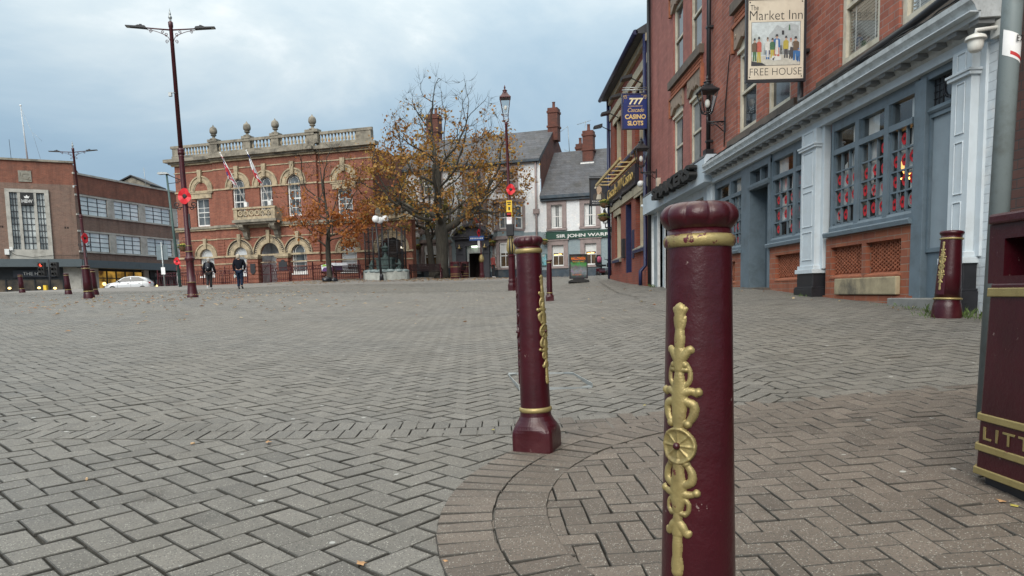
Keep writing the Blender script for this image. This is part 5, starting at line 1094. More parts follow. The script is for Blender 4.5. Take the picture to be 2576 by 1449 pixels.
# flags on raking poles from the balcony
def flag(label,P0,P1,pts,cols,nm):
    """P0 foot, P1 tip in hall coordinates; cloth hangs slack beside the pole"""
    t=thing('flag',label,'flag',(0,0,0),0); M=Matrix.Translation(hall.location)@Matrix.Rotation(R(-18),4,'Z')
    p=MB(); p.M=M; p.tube([P0,P1],[.045,.03],8); p.ell(P1,.06,8,6); p.box(P0[0]-.12,P0[0]+.12,P0[1]-.1,P0[1]+.1,P0[2]-.25,P0[2]+.05); p.build('flagpole',WHITEP,t)
    ax=(Vector(P1)-Vector(P0)); c=MB(); c.M=M
    nu,nv=14,10
    def pt(i,j):
        u,v=i/nu,j/nv; a=Vector(P0)+ax*(.97-.62*v*.0-u*.0)   # hoist fixed along the pole top
        h0=Vector(P0)+ax*.95; h1=Vector(P0)+ax*.52
        hp=h0.lerp(h1,v); L_=1.9*u
        dx=.16+.10*math.sin(v*9+u*3); return tuple(hp+Vector((L_*(.30-.12*v)+.05*math.sin(v*14+u*2),-.10+.10*math.sin(v*11+u*4),-L_*(.86-.2*v)*(.55+.45*(1-v)))))
    vs_=[pt(i,j) for j in range(nv+1) for i in range(nu+1)]; fs_=[];mi=[]
    for j in range(nv):
        for i in range(nu):
            fs_.append((j*(nu+1)+i,j*(nu+1)+i+1,(j+1)*(nu+1)+i+1,(j+1)*(nu+1)+i)); mi.append(cols(i/nu,j/nv))
    c.add(vs_,fs_,0,True); c.m[-len(fs_):]=mi
    o=c.build('cloth',[M_(nm+str(k),q) for k,q in enumerate([(.55,.55,.56),(.42,.02,.03),(.02,.03,.16)])],t); return t
def uj(u,v):
    x,y=u-.5,v-.5
    if abs(x)<.08 or abs(y)<.12: return 1
    if abs(x)<.14 or abs(y)<.2: return 0
    if abs(abs(x)-abs(y))<.07: return 1
    if abs(abs(x)-abs(y))<.15: return 0
    return 2
flag('union flag drooping on the left raking pole above the hall balcony',(6.6,-.9,7.35),(5.2,-1.5,10.7),None,uj,'union cloth ')
flag('slack white and red flag on the right raking pole above the hall balcony',(8.5,-.9,7.35),(7.3,-1.5,10.7),None,lambda u,v: 1 if u>.62 else (2 if (v<.15 and u<.2) else 0),'white cloth ')
# iron fence in front of the hall
fn=thing('iron_fence','low maroon iron fence with ring tops in front of the town hall','fence',(0,0,0)); HM=Matrix.Translation(hall.location)@Matrix.Rotation(R(-18),4,'Z')
def fpiece(a,b,y):
    f=MB(); 
    n=int((b-a)/.16)
    def wz(x): q=HM@Vector((x,y,0)); return g(q.x,q.y)
    z0,z1=wz(a)+.03,wz(b)+.03
    f.M=HM
    for zz in (.12,.70,.92): f.tube([(a,y,z0+zz),(b,y,z1+zz)],.02,4)
    for i in range(n+1):
        x=a+(b-a)*i/n; z=z0+(z1-z0)*i/n; f.box(x-.012,x+.012,y-.012,y+.012,z,z+.70)
        if i%2==0 and i<n: f.arc(x+.16,z+.81,.075,.105,0,2*PI,y-.012,y+.012,10)
    for x,z in ((a,z0),(b,z1)): f.box(x-.03,x+.03,y-.03,y+.03,z,z+1.18)
    for x,z in (((a+b)/2,(z0+z1)/2),): f.tube([(x,y,z+.98),(x,y-.25,z+.6),(x,y-.3,z)],.02,5); f.box(x-.022,x+.022,y-.022,y+.022,z,z+1.2)
    return f.build('fence_panel',MAROONFAR,fn)
for a,b in ((-.6,3.3),(3.3,6.9),(8.75,12.0),(12.0,15.4)): fpiece(a,b,-1.6)
# banner hung on the fence
t=thing('banner','white purple and green banner hung over the fence behind the left bench','banner',(0,0,0)); mb=MB(); mb.M=HM
qz=g(*(HM@Vector((13.7,-1.7,0))).xy)
mb.prism([(12.75,qz+.55),(14.7,qz+.55),(14.65,qz+1.05),(13.4,qz+1.08),(12.72,qz+.95)],-1.72,-1.69); mb.prism([(12.75,qz+.55),(14.3,qz+.55),(14.25,qz+.85),(12.9,qz+.78)],-1.73,-1.721,'y',1); mb.prism([(12.75,qz+.85),(13.4,qz+.92),(12.9,qz+1.0)],-1.735,-1.731,'y',2)
mb.build('sheet',[M_('banner white',(.7,.7,.74),.6),M_('banner purple',(.10,.035,.16),.6),M_('banner green',(.28,.5,.06),.6)],t)
# ------------------------------------------------------------------ white and grey corner pub closing the square
jr=ray(1370,600); JP=(jr.x/jr.y*48.5,48.5); JA=R(-20)
jw=thing('white_pub','white and blue-grey pub with slate roofs and mauve window surrounds closing the square','building',(JP[0],JP[1],0),JA)
JM=Matrix.Translation(jw.location)@Matrix.Rotation(JA,4,'Z')
WHITEB=brickm('white painted pub brick',(.72,.74,.75),(.68,.70,.72),(.60,.62,.64),.26,.088,.010,dirt=(.50,.50,.49),damt=.18,bstr=.35,strk=.18)
GREYB=brickm('blue grey painted brick',(.26,.32,.34),(.24,.30,.325),(.21,.26,.28),.26,.088,.010,dirt=(.17,.21,.22),damt=.3,bstr=.35,strk=.25)
MAUVE=M_('mauve stone surround',(.27,.215,.205),.7,nz=4,amt=.1,dirt=(.17,.14,.135),dscale=3)
DKBASE=M_('dark blue plinth paint',(.035,.055,.075),.6,nz=3,amt=.3,dirt=(.09,.09,.09)); PORCH=M_('dark grey porch paint',(.085,.085,.10),.55,nz=4,amt=.12)
SLATE=brickm('slate roof',(.105,.107,.118),(.075,.078,.086),(.035,.036,.04),.34,.20,.014,dirt=(.055,.052,.045),damt=.6,bstr=.9)
CHIM=brickm('chimney brick',(.145,.045,.030),(.10,.034,.024),(.11,.08,.065),.26,.088,.012,dirt=(.05,.03,.025),damt=.6)
holesB=[(.49,1.25,5.13,6.66),(2.76,3.55,5.15,6.62),(.51,1.33,2.60,3.99),(2.77,3.56,2.62,4.02),(4.95,5.7,2.6,4.0),(4.95,5.7,5.15,6.6)]
holesA=[(-5.7,-4.4,5.66,7.0),(-5.65,-4.5,1.9,4.18),(-8.9,-7.7,7.9,9.2),(-5.6,-4.5,7.9,9.2),(-3.1,-2.1,7.9,9.2),(-9.7,-9.1,5.6,7.0)]
mb=MB(); mb.wall(-10.4,-.24,4.95,9.75,[h for h in holesA if h[2]>5],0,.2); mb.wall(-.24,7.5,4.9,7.2,[h for h in holesB if h[2]>5],0,.2); mb.build('white_wall',WHITEB,jw)
mb=MB(); mb.add([(-.185,.0,4.9),(-.185,8,4.9),(-.185,8,9.7),(-.185,3.6,12.38),(-.185,0,9.7)],[(0,1,2,3,4)]); mb.build('gable_wall',CHIM,jw)
mb=MB(); mb.wall(-10.4,-.24,2.35,4.95,[h for h in holesA if h[2]<5],0,.2); mb.wall(-.24,7.5,2.35,4.9,[h for h in holesB if h[2]<5],0,.2); mb.build('grey_wall',GREYB,jw)
mb=MB(); mb.box(-10.4,-5.9,-.05,.1,1.2,2.36); mb.box(-4.2,7.5,-.05,.1,1.2,2.36); mb.build('plinth',DKBASE,jw)
mb=MB(); mb.prism([(-.30,9.68),(-.32,9.76),(3.6,12.45),(3.62,12.3),(7.6,9.7)],-10.5,-.20,'x'); mb.build('roof',SLATE,jw); mb=MB(); mb.prism([(-.30,7.18),(-.34,7.28),(3.4,10.75),(3.42,10.6),(7,7.2)],-.22,7.6,'x'); mb.build('roof',SLATE,jw)
mb=MB(); mb.box(-.2,7.5,-.36,-.02,7.08,7.28); mb.box(-.2,7.5,-.22,-.0,6.92,7.08); mb.box(-10.5,-.2,-.34,-.02,9.6,9.74); mb.tube([(-.5,-.1,9.6),(-.5,-.1,5.0)],.06,8); mb.build('gutter',DKBASE,jw)
pp=MB(); pp.tube([(-.52,-.12,9.6),(-.52,-.12,1.9)],.075,8); pp.box(-.72,-.32,-.22,0,6.15,6.45); pp.build('drainpipe',MAUVE,jw)
def surround(a,b,c,d,w=.30,m=MAUVE,cap=True,name='window_surround'):
    s=MB(); s.box(a-w,a,-.07,.06,c-.02,d); s.box(b,b+w,-.07,.06,c-.02,d); s.box(a-w,b+w,-.075,.06,d,d+w); s.box(a-w-.03,b+w+.03,-.12,.06,c-.16,c-.02)
    if cap: s.box(a-w-.08,b+w+.08,-.13,.04,d+w,d+w+.07)
    for x in (a-w,b): s.box(x+.04,x+w-.04,-.11,-.06,c+.0,c+.5) 
    return s.build(name,m,jw)
CURTW=M_('white curtain',(.6,.61,.6),.8,nz=6,amt=.12)
INW=glassy('warm pub interior',(.045,.028,.016),.08,col2=(.12,.075,.035),nz=1.6)
for k,(a,b,c,d) in enumerate(holesB):
    upst=c>5; o=sash(jw,a+.01,b-.01,c,d,.10,WHITEP,DG2 if upst else INW,0,2,1,.06,.03); surround(a,b,c,d)
    if upst:
        cm=MB()
        for i in range(9): x=a+.08+(b-a-.16)*i/9; 
        for x0_,x1_ in ((a+.08,a+(b-a)*.36),(b-(b-a)*.36,b-.08)): cm.add([(x0_,.125,c+.1),(x1_,.125,c+.1),(x1_,.125,d-.05),(x0_,.125,d-.05)],[(0,1,2,3)])
        cm.build('curtain',CURTW,o)
    else: MB().box(a+.07,b-.07,.118,.124,c+(d-c)*.62,d-.06).build('blind',CURTW,o); q=MB(); q.ell((a+.25,.12,c+.75),(.14,.01,.02),8,4); q.ell((b-.3,.12,c+.78),(.12,.01,.02),8,4); q.build('ceiling_lights',WARM,o) if k in (2,3) else None
for k,(a,b,c,d) in enumerate(holesA):
    if k==1: continue
    sash(jw,a+.01,b-.01,c,d,.10,WHITEP,DG2,0,2,1,.06,.03); surround(a,b,c,d)
pic=MB(); pic.prism([(-4.95,5.75),(-4.75,5.78),(-5.05,6.2),(-5.15,6.15)],.05,.06); pic.build('window_poster',M_('faded red print',(.32,.07,.05),.7),jw)
# bay windows
def bay(a,b,z0,z1,m,grey):
    pj=.75; s=.55; P_=[(a,0),(a+s,-pj),(b-s,-pj),(b,0)]
    out=MB()
    def slab(z,zz,e): out.prism([(a-e,.1),(a-e,0),(a+s-e*.6,-pj-e),(b-s+e*.6,-pj-e),(b+e,0),(b+e,.1)],z,zz,'z')
    slab(z0,z0+.14,.05); slab(z1,z1+.22,.02); slab(z1+.22,z1+.34,.14); slab(z1+.34,z1+.46,.08)
    for (x,y) in P_: out.box(x-.11,x+.11,y-.06,y+.12,z0+.14,z1)
    o=out.build('bay_window',m,jw)
    for (p,q) in zip(P_[:-1],P_[1:]):
        L_=math.hypot(q[0]-p[0],q[1]-p[1]); M=T(p[0],p[1],0)@Matrix.Rotation(math.atan2(q[1]-p[1],q[0]-p[0]),4,'Z')
        f=MB(); f.M=M; x0_,x1_=.15,L_-.15
        f.box(x0_,x0_+.07,-.02,.06,z0+.14,z1); f.box(x1_-.07,x1_,-.02,.06,z0+.14,z1); f.box(x0_,x1_,-.02,.06,z0+.14,z0+.22); f.box(x0_,x1_,-.02,.06,z1-.08,z1); f.box(x0_,x1_,-.02,.06,(z0+z1)/2,(z0+z1)/2+.06)
        if L_>1: f.box(L_/2-.02,L_/2+.02,-.01,.05,z0+.2,z1)
        f.build('sash_frame',WHITEP,o); g_=MB(); g_.M=M; g_.box(x0_,x1_,.03,.04,z0+.14,z1); g_.build('pane',INW if grey else DG2,o)
        if grey: g_=MB(); g_.M=M; g_.box(x0_+.06,x1_-.06,.02,.026,z0+(z1-z0)*.62,z1); g_.build('blind',CURTW,o)
    ap=MB(); ap.prism([(a,.1),(a,0),(a+s,-pj),(b-s,-pj),(b,0),(b,.1)],1.4 if grey else z0-.6,z0,'z'); ap.build('bay_apron',DKBASE if grey else GREYB,o)
    return o
bay(-3.65,-1.45,2.45,4.25,MAUVE,True); bay(-3.65,-1.45,5.05,6.75,MAUVE,False); bay(-9.3,-6.95,2.7,4.25,MAUVE,True); bay(-9.3,-6.95,5.1,6.7,MAUVE,False)
# porch with segmental pediment
pc=MB(); pc.box(-6.45,-5.72,-.22,.05,1.6,4.2); pc.box(-4.45,-3.95,-.22,.05,1.6,4.2); pc.box(-6.5,-3.9,-.24,.05,4.18,4.66); pc.box(-6.62,-3.80,-.50,.05,4.66,4.80); pc.box(-6.70,-3.72,-.58,.05,4.80,4.88)
pc.arc(-5.21,4.02,1.52,1.70,R(35),R(145),-.55,.05,18); pc.prism([(-5.21+1.55*math.cos(a),4.02+1.55*math.sin(a)) for a in np.linspace(R(34),R(146),16)],-.20,.05)
for x in (-6.15,-4.2): pc.box(x-.30,x+.30,-.28,.0,3.62,3.72); pc.box(x-.26,x+.26,-.28,0,4.08,4.18)
pc.build('porch',PORCH,jw)
dr=MB(); dr.add([(-5.65,1.4,1.7),(-4.5,1.4,1.7),(-4.5,1.4,4.2),(-5.65,1.4,4.2)],[(0,1,2,3)]); dr.add([(-5.65,.05,1.7),(-5.65,1.4,1.7),(-5.65,1.4,4.2),(-5.65,.05,4.2)],[(0,1,2,3)]); dr.add([(-4.5,.05,1.7),(-4.5,1.4,1.7),(-4.5,1.4,4.2),(-4.5,.05,4.2)],[(0,1,2,3)]); dr.build('lobby',ROOMDK,jw)
dr=MB(); dr.box(-5.66,-5.56,-.02,.1,1.7,3.70); dr.box(-5.66,-4.49,-.02,.1,3.68,4.2); dr.build('door_frame',M_('pale door frame',(.5,.52,.5),.6),jw)
MB().box(-5.28,-4.88,-.16,-.03,4.10,4.20).build('porch_light',emit('strip light',(.8,1.,.75),3.),jw)
for x in (-6.1,-4.2):
    l=MB(); l.lathe([(.13,0),(.16,.08),(.03,.12),(.05,.2),(.02,.3)],8,(x,-.42,4.0)); l.box(x-.02,x+.02,-.45,0,4.0,4.03); l.build('brass_lamp',M_('brass',(.55,.42,.2),.3,.7),jw)
pl=MB(); pl.box(-6.95,-6.6,-.06,0,2.75,3.15); pl.build('menu_board',M_('gold and black board',(.08,.06,.02),.5),jw)
# chimneys
def chim(x,y,w,d,z0,z1,pots):
    c=MB(); c.box(x-w/2,x+w/2,y-d/2,y+d/2,z0,z1-.35); c.box(x-w/2-.05,x+w/2+.05,y-d/2-.05,y+d/2+.05,z1-.35,z1-.2); c.box(x-w/2,x+w/2,y-d/2,y+d/2,z1-.2,z1); c.box(x-w/2-.06,x+w/2+.06,y-d/2-.06,y+d/2+.06,z1-1.35,z1-1.22)
    o=c.build('chimney',CHIM,jw); 
    for i in range(pots): q=MB(); q.lathe([(.13,0),(.15,.06),(.11,.1),(.10,.42),(.13,.46)],12,(x+(i-(pots-1)/2)*.36,y,z1)); q.build('chimney_pot',CHIM,o)
    q=MB(); q.prism([(x-w/2-.1,z0-.05),(x+w/2+.1,z0-.05),(x+w/2+.1,z0+.13),(x-w/2-.1,z0+.13)],y-d/2-.2,y-d/2-.02); q.build('flashing',WHITEP,o) if z0<11 else None
    return o
chim(-.22,3.6,.72,.8,11.6,13.85,1); chim(2.50,2.7,.74,.7,9.55,11.85,1); chim(1.80,3.9,.9,.7,10.0,11.25,2); chim(-9.6,3.6,.95,.8,11.5,14.35,2)
an=MB(); an.tube([(2.2,3.0,10.5),(2.2,3.0,12.6)],.02,4); an.tube([(1.6,3.0,12.45),(2.6,3.0,12.65)],.014,4)
for i in range(5): an.tube([(1.7+i*.18,2.85,12.47+i*.036),(1.7+i*.18,3.15,12.47+i*.036)],.010,4)
an.tube([(.95,3.4,10.6),(.85,3.4,12.5)],.022,4); an.tube([(.85,3.4,12.5),(.2,3.4,12.1)],.014,4); an.tube([(.55,3.4,10.9),(1.0,3.4,10.75)],.012,4); an.build('aerials',STEEL,jw)
# long green fascia sign
t=thing('fascia_sign','long dark green fascia sign with white capital letters on the white pub','sign',(0,0,0)); mb=MB(); mb.M=JM; mb.box(.14,7.4,-.14,-.02,4.38,4.85); mb.box(.10,7.4,-.16,-.12,4.84,4.88); sb=mb.build('board',M_('bottle green sign',(.008,.05,.032),.4),t)
text('lettering','SIR JOHN WARREN',.4,WHITEP,t,JM@T(2.95,-.145,4.47)@FM,.01,width=4.15,off=.006,height=.28)
# hanging pub sign with a portrait
q=JM@Vector((3.78,-1.2,0)); t=thing('hanging_sign','black hanging sign with a portrait of a bearded man in a flat cap','sign',(3.9,37.5,5.35)); 
kx=lambda px: ray(px,480).x/ray(px,480).y*37.5
t.location=(kx(1507),37.5,zat(1507,484,37.5)); fr=MB(); w,h=.50,.69; fr.box(-w,w,-.04,.04,h-.06,h); fr.box(-w,w,-.04,.04,-h,-h+.06); fr.box(-w,-w+.05,-.04,.04,-h,h); fr.box(w-.05,w,-.04,.04,-h,h); fr.box(-w-.02,w+.06,-.06,.06,h,h+.05); fr.tube([(-w,0,h+.12),(w+.9,0,h+.12)],.02,6)
fr.build('frame',BLACKD,t); bd=MB(); bd.box(-w+.05,w-.05,-.025,.025,-h+.06,h-.06); bd=bd.build('board',M_('navy black board',(.018,.022,.03),.5),t)
po=MB()
def pq(pl,c,l): po.prism([(a,b) for a,b in pl],-.027-.002*l,-.027-.002*(l-1),'y',c)
pq([(-.32,-.38),(.32,-.38),(.30,-.12),(.12,.02),(-.14,.0),(-.32,-.14)],0,1); pq([(-.16,-.36),(.1,-.36),(.08,-.1),(-.1,-.1)],2,2); pq([(-.10,-.08),(.04,-.12),(.13,-.02),(.13,.22),(.04,.32),(-.10,.30),(-.14,.12)],1,3); pq([(-.02,-.10),(.10,-.06),(.14,.06),(.06,.02)],3,4); pq([(-.22,.26),(-.1,.42),(.08,.46),(.17,.36),(.0,.34),(-.15,.22)],0,4); pq([(-.26,.22),(-.2,.18),(-.1,.30),(.02,.36),(.15,.37),(.13,.42),(-.02,.41),(-.16,.36)],2,5)
po.build('portrait',[M_('sign brown',(.05,.042,.035),.6),M_('sign flesh',(.42,.30,.2),.6),M_('sign pale',(.45,.42,.34),.6),M_('sign beard',(.14,.09,.05),.6)],bd)
text('lettering','KINGS',.14,WHITEP,bd,T(-.17,-.03,-.50)@FM,.002,width=.40,height=.085); text('lettering','BAR ROOMS',.1,WHITEP,bd,T(-.14,-.03,-.585)@FM,.002,width=.44,height=.045)
# ------------------------------------------------------------------ brown brick department store on the left
hr2=ray(196,600); HP=(hr2.x/hr2.y*60,60.); st_=thing('brick_store','broad brown brick store with concrete framed stair window and long strips of windows','building',(HP[0],HP[1],0),R(25))
BRK_ST=brickm('brown store brick',(.215,.128,.095),(.165,.098,.074),(.20,.17,.145),.27,.09,.013,dirt=(.13,.10,.08),damt=.55)
BRK_STR=brickm('red store brick',(.25,.085,.05),(.19,.065,.04),(.19,.13,.1),.27,.09,.013,dirt=(.075,.04,.03),damt=.6)
CONC=M_('pale concrete',(.40,.385,.345),.85,nz=3,amt=.12,bs=20,dirt=(.20,.19,.165),dscale=1.2)
CANO=M_('blue grey canopy',(.075,.095,.105),.5,nz=1.5,amt=.2,dirt=(.045,.055,.06))
SHOPD=M_('shop dark',(.012,.014,.017),.5); SHOPG=glassy('shop glass',(.035,.03,.026),.06,col2=(.16,.12,.08),nz=.9)
fw_=[(-4.46,-3.93,5.19,9.70),(-3.72,-2.87,5.19,9.70),(-2.66,-2.10,5.17,9.68)]
mb=MB(); mb.wall(-9,.0,4.2,10.45,fw_,0,.3); mb.build('wall',BRK_ST,st_); mb=MB(); mb.wall(-9,.0,10.45,12.2,[],0,.3); mb.box(-9,.0,.02,8,12.18,12.2); mb.build('upper_wall',BRK_STR,st_)
mb=MB(); mb.add([(.0,0,4),(.0,6,4),(.0,6,12.2),(.0,0,12.2)],[(0,1,2,3)]); mb.build('return_wall',BRK_STR,st_)
mb=MB(); mb.box(-9,.12,-.14,.3,12.2,12.36); mb.build('coping',STONEDK,st_)
mb=MB(); mb.box(-4.75,-4.46,-.14,.2,4.42,9.96); mb.box(-2.10,-1.80,-.14,.2,4.42,9.96); mb.box(-4.46,-2.10,-.14,.2,9.70,9.96); mb.box(-4.46,-2.10,-.14,.2,4.42,5.18); mb.box(-3.93,-3.72,-.12,.2,5.18,9.7); mb.box(-2.87,-2.66,-.12,.2,5.18,9.7); mb.build('concrete_frame',CONC,st_)
PALEG=glassy('obscured glass',(.12,.135,.14),.2,col2=(.60,.64,.63),nz=.55)
for k,(a,b,c,d) in enumerate(fw_):
    f=MB(); n=9
    for i in range(n+1): z=c+(d-c)*i/n; f.box(a,b,.0,.05,z-.02,z+.02)
    for i in range(4): x=a+(b-a)*i/3; f.box(x-.018,x+.018,-.005,.055,c,d)
    o=f.build('stair_window',IRON,st_); MB().box(a,b,.06,.08,c,d).build('pane',PALEG,o)
mb=MB(); mb.box(-3.76,-2.88,-.06,.05,10.55,11.43); cp=mb.build('stone_crest',M_('carved stone panel',(.25,.235,.195),.9,nz=5,amt=.2,dirt=(.13,.12,.1)),st_)
text('monogram','C',.8,STONEDK,cp,T(-3.3,-.065,10.75)@FM,.02,height=.5); text('monogram','S',.4,STONEDK,cp,T(-3.03,-.065,10.66)@FM,.02,height=.28); text('monogram','I',.4,STONEDK,cp,T(-3.62,-.065,11.0)@FM,.02,height=.28)
for x in (-5.2,-.75): 
    [MB().box(x+d_-.06,x+d_+.06,-.01,.05,6.9,7.05).build('vent',ROOMDK,st_) for d_ in (-.08,.10)]
bx=MB(); bx.box(-5.05,-4.75,-.3,0,4.75,5.2); bx.box(-4.72,-4.5,-.25,0,5.1,5.35); bx.build('meter_boxes',WHITEP,st_)
cbx=MB(); cbx.tube([(-4.7,-.16,5.0),(-4.4,-.18,4.75),(-3.2,-.2,4.55),(-2.0,-.2,4.7),(.0,-.06,4.75)],.015,4); cbx.build('wall_cable',BLACKD,st_)
t=thing('banner_sign','black banner with a white crown and initials in the top of the tall stair window','sign',(0,0,0)); SM=Matrix.Translation(st_.location)@Matrix.Rotation(R(25),4,'Z')
b_=MB(); b_.M=SM; b_.box(-3.73,-2.86,-.17,-.14,8.72,9.69); b_.build('board',BLACKD,t); text('lettering','HBW',.4,WHITEP,t,SM@T(-3.295,-.175,8.88)@FM,.004,width=.74,height=.27,off=.004)
c_=MB(); c_.M=SM; c_.prism([(-3.43,9.24),(-3.16,9.24),(-3.10,9.44),(-3.20,9.36),(-3.295,9.50),(-3.39,9.36),(-3.49,9.44)],-.18,-.171); c_.build('crown',WHITEP,t)
# right wing runs away from the viewer
W2=Matrix.Rotation(R(49.6),4,'Z')
rows_=[(8.15,9.62),(5.12,6.68)]; cols_=[(.30,3.25),(4.02,6.88),(7.68,10.92),(11.82,14.6)]
wh=[(a,b,c,d) for c,d in rows_ for a,b in cols_]
mb=MB(); mb.M=W2; mb.wall(0,15.5,4.0,11.35,wh,.0,.2); mb.build('wing_wall',BRK_ST,st_)
mb=MB(); mb.M=W2; mb.wall(0,15.5,9.85,11.36,[],-.01,.1); mb.build('wing_parapet',BRK_STR,st_); mb=MB(); mb.M=W2; mb.box(-.05,15.5,-.1,.3,11.35,11.5); mb.box(0,15.5,-.06,.1,9.62,9.76); mb.box(0,15.5,-.06,.1,6.68,6.82); mb.box(0,15.5,-.10,.1,8.02,8.15); mb.box(0,15.5,-.10,.1,4.99,5.12)
mb.build('wing_bands',CONC,st_); mb=MB(); mb.M=W2; mb.box(6,15,2,9,11.5,11.55); mb.box(0,15.5,.02,8,11.3,11.35); mb.build('wing_roof',IRON,st_)
for c,d in rows_:
    for (a,b) in ((3.25,4.02),(6.88,7.68),(10.92,11.82)): mb=MB(); mb.M=W2; mb.box(a,b,-.05,.1,c,d); mb.build('concrete_pier',CONC,st_)
BLG=glassy('blind behind glass',(.50,.57,.58),.2,col2=(.72,.77,.77),nz=.5)
for (a,b,c,d) in wh:
    f=MB(); f.M=W2
    for i in range(5): z=c+(d-c)*i/4; f.box(a,b,.03,.09,z-.02,z+.02)
    for i in range(4): x=a+(b-a)*i/3; f.box(x-.028,x+.028,.02,.10,c,d)
    o=f.build('strip_window',IRON,st_); p_=MB(); p_.M=W2; p_.box(a,b,.05,.10,c,d); p_.build('pane',BLG,o)
# canopy and shop fronts under it
mb=MB(); mb.prism([(-9,-1.0),(.25,-1.0),(.25,.2),(-9,.2)],3.76,4.38,'z'); mb.M=W2; mb.prism([(-.6,-1.0),(15.5,-1.0),(15.5,.2),(-.2,.2)],3.70,4.32,'z'); mb.build('canopy',CANO,st_)
mb=MB(); mb.box(-9,.0,.3,.4,1.0,3.8); mb.M=W2; mb.box(0,15.5,.3,.4,1.0,3.8); mb.build('shop_wall',SHOPD,st_)
mb=MB(); mb.box(-1.2,.1,-.1,.3,1,3.78); mb.M=W2; mb.box(-.1,1.75,-.1,.3,1,3.75); mb.build('shop_pier',CONC,st_); mb=MB(); mb.M=W2; mb.box(7.05,7.6,-.05,.3,1,3.75); mb.build('shop_pier',CONC,st_)
def sfront(a,b,z0,z1,n,M,m=SHOPG,tr=None):
    f=MB(); f.M=M
    for i in range(n+1): x=a+(b-a)*i/n; f.box(x-.04,x+.04,.1,.2,z0,z1)
    f.box(a,b,.1,.2,z1-.06,z1); f.box(a,b,.1,.2,z0,z0+.3)
    if tr: f.box(a,b,.1,.2,tr-.04,tr+.04)
    o=f.build('shop_window',SHOPD,st_); p_=MB(); p_.M=M; p_.box(a,b,.2,.22,z0,z1); p_.build('pane',m,o); return o
sfront(-6.2,-1.3,1.2,2.85,5,Matrix.Identity(4)); 
WARMW=M_('lit shop window',(.30,.16,.04),.4); m_,nt_,N_,L_n,b_n=newmat('lit shop interior'); vv=objvec(nt_); cr=ramp(nt_,noise(nt_,vv,.8,3),[(.35,(.06,.035,.012)),(.6,(.55,.32,.06))]); L_n.new(cr,b_n.inputs['Base Color']); L_n.new(cr,b_n.inputs['Emission Color']); b_n.inputs['Emission Strength'].default_value=.55; b_n.inputs['Roughness'].default_value=.1
sfront(1.85,7.0,1.2,3.55,5,W2,m_,2.9); o=sfront(7.7,11.2,1.2,2.9,4,W2); sfront(11.3,15,1.2,3.4,3,W2)
SG=emit('shop glow',(1.,.72,.25),2.6)
for x,z,w_ in ((-3.0,2.1,0),(-1.9,2.05,0),(-5.0,2.1,0),(2.5,2.4,1),(4.6,2.35,1),(5.6,2.3,1),(8.7,2.2,1)):
    lm_=MB(); lm_.M=W2 if w_ else None; lm_.ell((x,.12,z),(.2,.03,.16) if w_ else (.12,.03,.09),8,6); lm_.build('shop_light',SG,st_)
t=thing('shop_sign','dark shop sign with pale letters under the canopy at the left edge','sign',(0,0,0)); b_=MB(); b_.M=SM; b_.box(-4.66,-1.82,.0,.12,2.95,3.52); b_.build('board',M_('dark sign',(.022,.025,.035),.4),t); text('lettering','THE HUB',.4,WHITEP,t,SM@T(-3.24,-.01,3.12)@FM,.004,width=1.5,height=.26)
t=thing('shop_sign','black shop sign with grey letters under the far end of the store canopy','sign',(0,0,0)); b_=MB(); b_.M=SM@W2; b_.box(7.75,11.2,-.05,.12,2.95,3.62); b_.build('board',BLACKD,t); text('lettering','Best Shop',.4,M_('grey letters',(.3,.3,.31),.5),t,SM@W2@T(9.5,-.06,3.15)@FM,.004,width=2.3,height=.36)
# roof masts
t=thing('roof_mast','tall pale flagpole on the roof of the brown brick store','flagpole',tuple(SM@Vector((-3.3,2.0,12.2)))); MB().tube([(0,0,0),(-.22,0,4.75)],[.07,.04],8).build('pole',M_('pale pole',(.45,.48,.5),.5),t); MB().ell((-.22,0,4.78),.08,8,6).build('finial',WHITEP,t); r_=MB(); r_.tube([(-.2,0,4.6),(.6,0,2.4),(1.15,0,.0)],.012,3); r_.tube([(.6,0,2.6),(1.3,0,1.9)],.010,3); r_.build('halyard',STEEL,t)
t=thing('roof_aerial','thin dark lightning rod left of the roof flagpole','aerial',tuple(SM@Vector((-4.35,1.5,12.2)))); MB().tube([(0,0,0),(-.05,0,1.9)],.02,4).build('rod',IRON,t)
t=thing('roof_aerial','thin pale aerial on the far end of the store roof','aerial',tuple(SM@W2@Vector((9.2,1.,11.4)))); MB().tube([(0,0,0),(-.1,0,2.0)],.03,4).build('rod',STEEL,t)
t=thing('rooftop','small stone gable behind the far end of the store parapet','building',tuple(SM@W2@Vector((13,6,0)))); MB().prism([(-1.8,9),(1.8,9),(1.8,12.6),(0,13.4),(-1.8,12.6)],0,3).build('gable',STONEDK,t); MB().prism([(-2,12.55),(0,13.5),(2,12.55),(2,12.68),(0,13.62),(-2,12.68)],-.2,3.1).build('roof',IRON,t)
